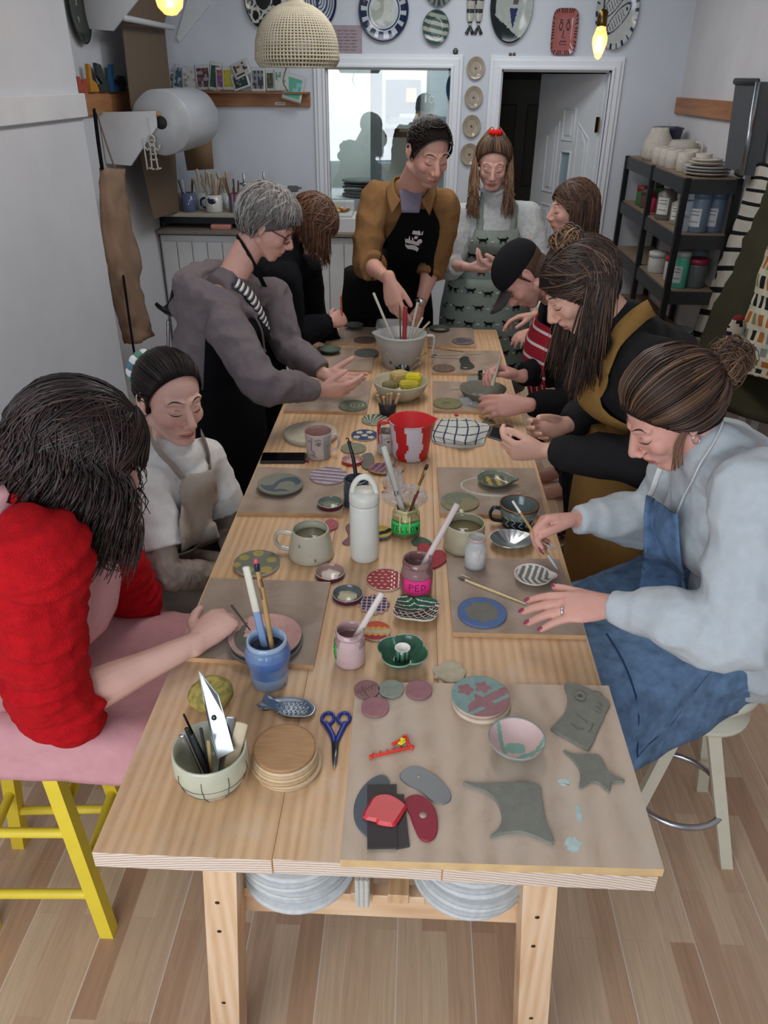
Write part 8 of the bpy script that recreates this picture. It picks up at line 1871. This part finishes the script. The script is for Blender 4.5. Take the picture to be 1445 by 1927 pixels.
#  SHELVING UNIT AT THE RIGHT
ux0,ux1,uy0,uy1=1.50,1.79,4.74,6.16;TOPZ=1.53;BK='121315'
Z2,Z3=PY(1277,440,uy0).z,PY(1255,546,uy0).z;Z4=.55
t=thing('shelving_unit','black metal shelving unit with chipboard shelves in the right back corner','shelving',((ux0+ux1)/2,5.45,0))
for x in(ux0,ux1):
 for y in(uy0,(uy0+uy1)/2,uy1):g=G(BK);g.box((x,y,TOPZ/2),(.035,.035,TOPZ),bevel=.003);g.done('upright','plastic',t)
for z in(TOPZ,Z2,Z3,Z4,.15):
 g=G('85715c');g.box(((ux0+ux1)/2,(uy0+uy1)/2,z-.006),(ux1-ux0-.01,uy1-uy0-.01,.012));s_=g.done('shelf_board','wood',t)
 g=G('2c2e31');g.box((ux0-.004,(uy0+uy1)/2,z-.045),(.012,uy1-uy0,.075));g.box(((ux0+ux1)/2,uy0-.004,z-.045),(ux1-ux0,.012,.075));g.done('edge_beam','plastic',s_)
def tub(x,y,z,r,h,col,lb,lid_=None,lab=None,nm='bottle',cat='bottle',neck=True,grp=None):
 c=V3((x,y,z));t=thing(nm,lb,cat,c,grp);g=G(col);g.lathe([(r*.92,0),(r,.006),(r,h*.8),(r*(.5 if neck else 1),h*.9),(r*(.48 if neck else 1),h),(.001,h)],c,22);g.done('bottle_body' if neck else 'tub_body','plastic',t)
 if lid_:g=G(lid_);q=r*(.55 if neck else 1.05);g.lathe([(q,0),(q,.028),(q*.9,.032),(.001,.032)],c+V3((0,0,h-.004)),20);g.done('cap','plastic',t)
 if lab:g=G(lab);g.grid([[c+V3((-math.cos(a)*(r+.001),-math.sin(a)*(r+.001),zz_))for a in[math.radians(q)for q in range(15,95,10)]]for zz_ in(h*.18,h*.45,h*.70)]);lo=g.done('paper_label','matte',t);g=G('3a3a3c');[g.tube([c+V3((-math.cos(a)*(r+.002),-math.sin(a)*(r+.002),h*zz_))for a in[math.radians(q)for q in range(25,85,12)]],.0015,4,1)for zz_ in(.32,.52,.62)];g.done('print','matte',lo)
Z2_,Z3_=Z2,Z3
tub(1.56,4.95,Z2,.062,.19,'8a8076','grey bottle with white cap and label in front on the middle shelf','d5d3cc','cfcfca')if 0 else None
for(x,y,z,r,h,cl,ld,la,nk_,lb)in((1.575,5.90,Z2,.040,.10,'3f6b3c','8c2328',None,0,'green labelled jar with red lid at the far end of the upper shelf'),(1.575,5.78,Z2,.040,.09,'5b4038','4a4a44',None,0,'brown glaze jar on the upper shelf'),(1.68,5.84,Z2,.040,.13,'3f7a4a','3a3c30',None,0,'tall green jar behind the brown jar'),(1.56,5.60,Z2,.040,.10,'d0425e','9c2028',None,1,'small bottle with bright pink label'),(1.57,5.28,Z2,.060,.19,'6a625c','cfcac2','c9c9c6',1,'dark bottle with white cap and label, upper shelf'),(1.60,5.10,Z2,.050,.15,'8f8a7f','b9b5aa','c4c4c0',1,'small grey bottle leaning behind the dark bottle'),(1.60,4.97,Z2,.055,.20,'8b8778','b0aca0','c4c4c0',1,'greenish bottle with figure label at the front upright'),(1.72,5.35,Z2,.08,.17,'a9adab','a0252b',None,0,'square grey tub with red lid on the upper shelf'),(1.555,4.83,Z2,.036,.085,'b4bfca','b4bfca',None,0,'white tub, lowest of the stack at the near end'),(1.628,4.82,Z2,.056,.19,'6b7c90','5e7088','c9ccd0',0,'blue-grey jar with a white label at the near end'),(1.728,4.84,Z2,.052,.19,'5f7288','566a82','b9bcc2',0,'second blue-grey jar beside the wall'),(1.57,5.25,Z3,.060,.10,'c4c5c3','b5b6b4',None,0,'white ribbed tub on the middle shelf'),(1.60,5.02,Z3,.050,.12,'c2bfba','b12430',None,0,'white tub with a bright red lid on the middle shelf'),(1.70,5.15,Z3,.055,.19,'8a6f70','9c2430',None,0,'tall pinkish jar with red lid behind'),(1.585,4.82,Z3,.044,.185,'4fae93','aeb8b4','c4c8c6',0,'jar of bright turquoise powder with label and red stripe'),(1.69,4.85,Z3,.062,.14,'5a6062','8f2a44',None,0,'grey bucket with crimson lid on the middle shelf'),(1.74,5.0,Z3,.055,.22,'707a7c','a9b0b2',None,1,'tall clear grey bottle behind the crimson-lid bucket')):
 tub(x,y,z,r,h,cl,lb,ld,la,'bottle' if nk_ else 'tub','bottle' if nk_ else 'tub',bool(nk_))
for k in(1,2):tub(1.555+.006*k,4.83,Z2+.088*k,.037,.082,'b4bfca','white tub, %s of the stack at the near end'%('middle','topmost')[k-1],None,None,'tub','tub',False)
for k in range(3):g=G('8d9191');r=.12-.008*k;g.lathe([(r*.6,0),(r,.05),(r*.95,.05),(r*.5,.008),(.001,.008)],(1.64,4.86,Z4+.022*k),32);single(g,'basin','glaze','grey basin in the nested stack on the low shelf','basin',(1.64,4.86,Z4+.022*k),'nested basins on the low shelf')
BQ='b9b2a6'
def cup(px,py,r,h,lb,nm='cup',col=BQ,y=None,grp='unglazed cups on the top shelf',prof=None):
 p=PZ(px,py,TOPZ)if y is None else V3((PY(px,py,y).x,y,TOPZ));g=G(col);g.lathe([(q*r,z*h)for q,z in(prof or[(.8,0),(.95,.05),(1,.5),(.95,1),(.88,1),(.85,.1),(.01,.08)])],p,28);return single(g,nm,'clay',lb,nm,p,grp)
for i,(x,y,w_)in enumerate(((1.545,5.52,'farthest'),(1.55,5.38,'second farthest'),(1.555,5.24,'middle'),(1.62,5.16,'set behind the middle one'),(1.575,5.08,'second nearest'),(1.66,5.02,'nearest, by the platters'),(1.68,5.32,'back-row'))):
 g=G(BQ);g.lathe([(.040,0),(.046,.005),(.048,.05),(.046,.105),(.042,.105),(.040,.01),(.001,.008)],(x,y,TOPZ),28);single(g,'cup','clay','unglazed cream cup on the top shelf, %s'%w_,'cup',(x,y,TOPZ),'unglazed cups on the top shelf')
g=G(BQ);g.lathe([(.09,0),(.11,.03),(.105,.10),(.06,.17),(.052,.20),(.046,.20),(.055,.165),(.10,.09),(.001,.02)],(1.60,5.80,TOPZ),36,rf=lambda a,z:1+.25*math.exp(-((a-3.4)/.35)**2)*(z>.15));single(g,'jug','clay','unglazed cream jug at the far end of the top shelf','jug',(1.60,5.80,TOPZ))
t=thing('teapot','round unglazed pot with a handle behind the cups','pot',(1.70,5.58,TOPZ));g=G('ada79c');g.lathe([(.07,0),(.10,.04),(.10,.10),(.075,.14),(.068,.14),(.09,.09),(.001,.02)],(1.70,5.58,TOPZ),32);g.done('pot_body','clay',t);g=G(BQ);g.tube([V3((1.76,5.53,TOPZ+.13)),V3((1.79,5.48,TOPZ+.12)),V3((1.785,5.49,TOPZ+.05)),V3((1.76,5.54,TOPZ+.03))],.009,8,3);g.done('handle','clay',t)
g=G('33334a');g.lathe([(.05,0),(.09,.05),(.10,.12),(.11,.135),(.09,.14),(.001,.10)],(1.68,5.92,TOPZ+.06),32);g.box((1.68,5.92,TOPZ+.03),(.12,.12,.06));single(g,'dark_bowl','glaze','dark violet glazed bowl on top of the back row of the shelf','bowl',(1.68,5.92,TOPZ))
for k,(r,dz,cl)in enumerate(((.125,0,'a89f92'),(.13,.018,'9c9da0'),(.128,.034,'b5afa4'),(.10,.052,'aaa498'),(.085,.066,'b9b2a6'))):
 disc('platter','platter in the pile at the near end of the top shelf, number %s up'%('one','two','three','four','five')[k],'platter',0,0,0,C=V3((1.645,4.88+.03*(k>2),TOPZ+dz)),M=Matrix.Identity(3),R=r,th=.006,prof=rim(.014,.5),side=cl,cf=lambda x,y,cl=cl:cl,ns=40,nr=6,group='platters on the top shelf')
W=[PX(x,y,1.70)for x,y in((1363,312),(1397,330),(1428,154),(1384,153))];t=thing('case','tall narrow grey case with aluminium edge standing on the top shelf','case',W[0]);u=V3((.09,0,0))
g=G('55575a');g.rings([W,[p+u for p in W]])
for f in g.bm.faces:f.smooth=False
g.done('panel','cloth',t);g=G('a9afb5');e=W[1]+V3((-.006,-.008,0));e2=W[2]+V3((-.006,-.008,0));g.loft([e,e2],[.014,.014],[.008,.008],None,8);g.done('aluminium_edge','metal',t)
g=G('1b1c1e')
for p,q in((W[2],W[3]),(W[1],W[1].lerp(W[0],.3))):g.loft([p+V3((-.004,0,0)),q+V3((-.004,0,0))],[.016,.016],[.010,.010],None,8,True)
g.done('corner_cap','plastic',t)
SP=lambda c1,c2,k:(lambda i,q:hx(c1)if(i%k==0)else hx(c2))
hang('coat','cream garment with black stripes hanging at the back of the row','coat',1.775,[[(1420,310,0),(1434,306,-.03),(1462,316,0)],[(1392,390,0),(1418,396,-.03),(1470,400,0)],[(1352,500,0),(1385,500,-.02),(1460,500,0)],[(1296,640,0),(1340,650,-.02),(1420,650,0)]],'bdb9ad',.01,cf=SP('17181b','bdb9ad',4),n=14)
hang('coat','long olive green coat hanging on the right wall','coat',1.70,[[(1446,330,0),(1466,330,-.06),(1500,340,0)],[(1400,450,0),(1440,460,-.08),(1510,470,0)],[(1345,570,0),(1400,580,-.08),(1490,600,0)],[(1308,665,0),(1370,690,-.08),(1450,720,0)],[(1318,760,0),(1380,780,-.08),(1450,800,0)]],'3f3d2c',.03,freq=5)
W6=[[(1450,440,0),(1470,440,-.03),(1500,450,0)],[(1425,520,0),(1450,530,-.03),(1490,540,0)],[(1402,600,0),(1435,610,-.04),(1480,620,0)],[(1378,660,0),(1420,672,-.04),(1480,690,0)],[(1368,698,0),(1410,706,-.04),(1470,720,0)]]
def catcloth(i,q):
 a,b_=i//6,(q+3*((i//6)%2))//5;k=(a*7+b_*5+(a*b_)%3)%5;dx,dy=(i%6-2.5)/2.4,((q+3*(a%2))%5-2)/1.7
 return hx(('a8672f','1f2022','7d8a88','a8672f','8a8458')[k])if dx*dx+dy*dy<1 else hx('c9c4b0')
hang('hanging_apron','cream apron printed with orange, black and grey cats on the right wall','apron',1.60,W6,'c9c4b0',.012,cf=catcloth,n=14)
p=PX(1385,620,1.55);g=G('b8ada0');g.loft([p+V3((0,0,.05)),p,p+V3((-.02,-.02,-.06))],[.03,.045,.03],[.02,.025,.02],None,12,True,3);recolor(g,lambda q,n:'7d2a2e' if q.z>p.z+.05 or q.z<p.z-.06 else('1f1f22' if noise.noise(q*30)>.15 else None));single(g,'oven_mitt','cloth','small patterned mitt with red binding between the coats','mitt',p)
z=.84;t=thing('side_table','white table at the right edge behind the front seated person','table',(1.45,2.9,0));xa=PZ(1405,655,z).x;ya=PZ(1405,655,z).y
g=G('cfd1d3');xw=XR-.02-xa;g.box((xa+xw/2,ya-.35,z-.015),(xw,.70,.03),bevel=.004);g.done('table_top','paint',t)
for x,y in((xa+.04,ya-.04),(xa+.04,ya-.66),(XR-.05,ya-.04),(XR-.05,ya-.66)):g=G('cfd1d3');g.box((x,y,z/2-.015),(.04,.04,z-.03));g.done('leg','paint',t)
g=G('1d4a8c');g.box((xa+.15,ya-.20,z+.06),(.20,.26,.12),bevel=.01);single(g,'crate','plastic','blue plastic crate on the white table at the right edge','crate',(xa+.17,ya-.2,z))
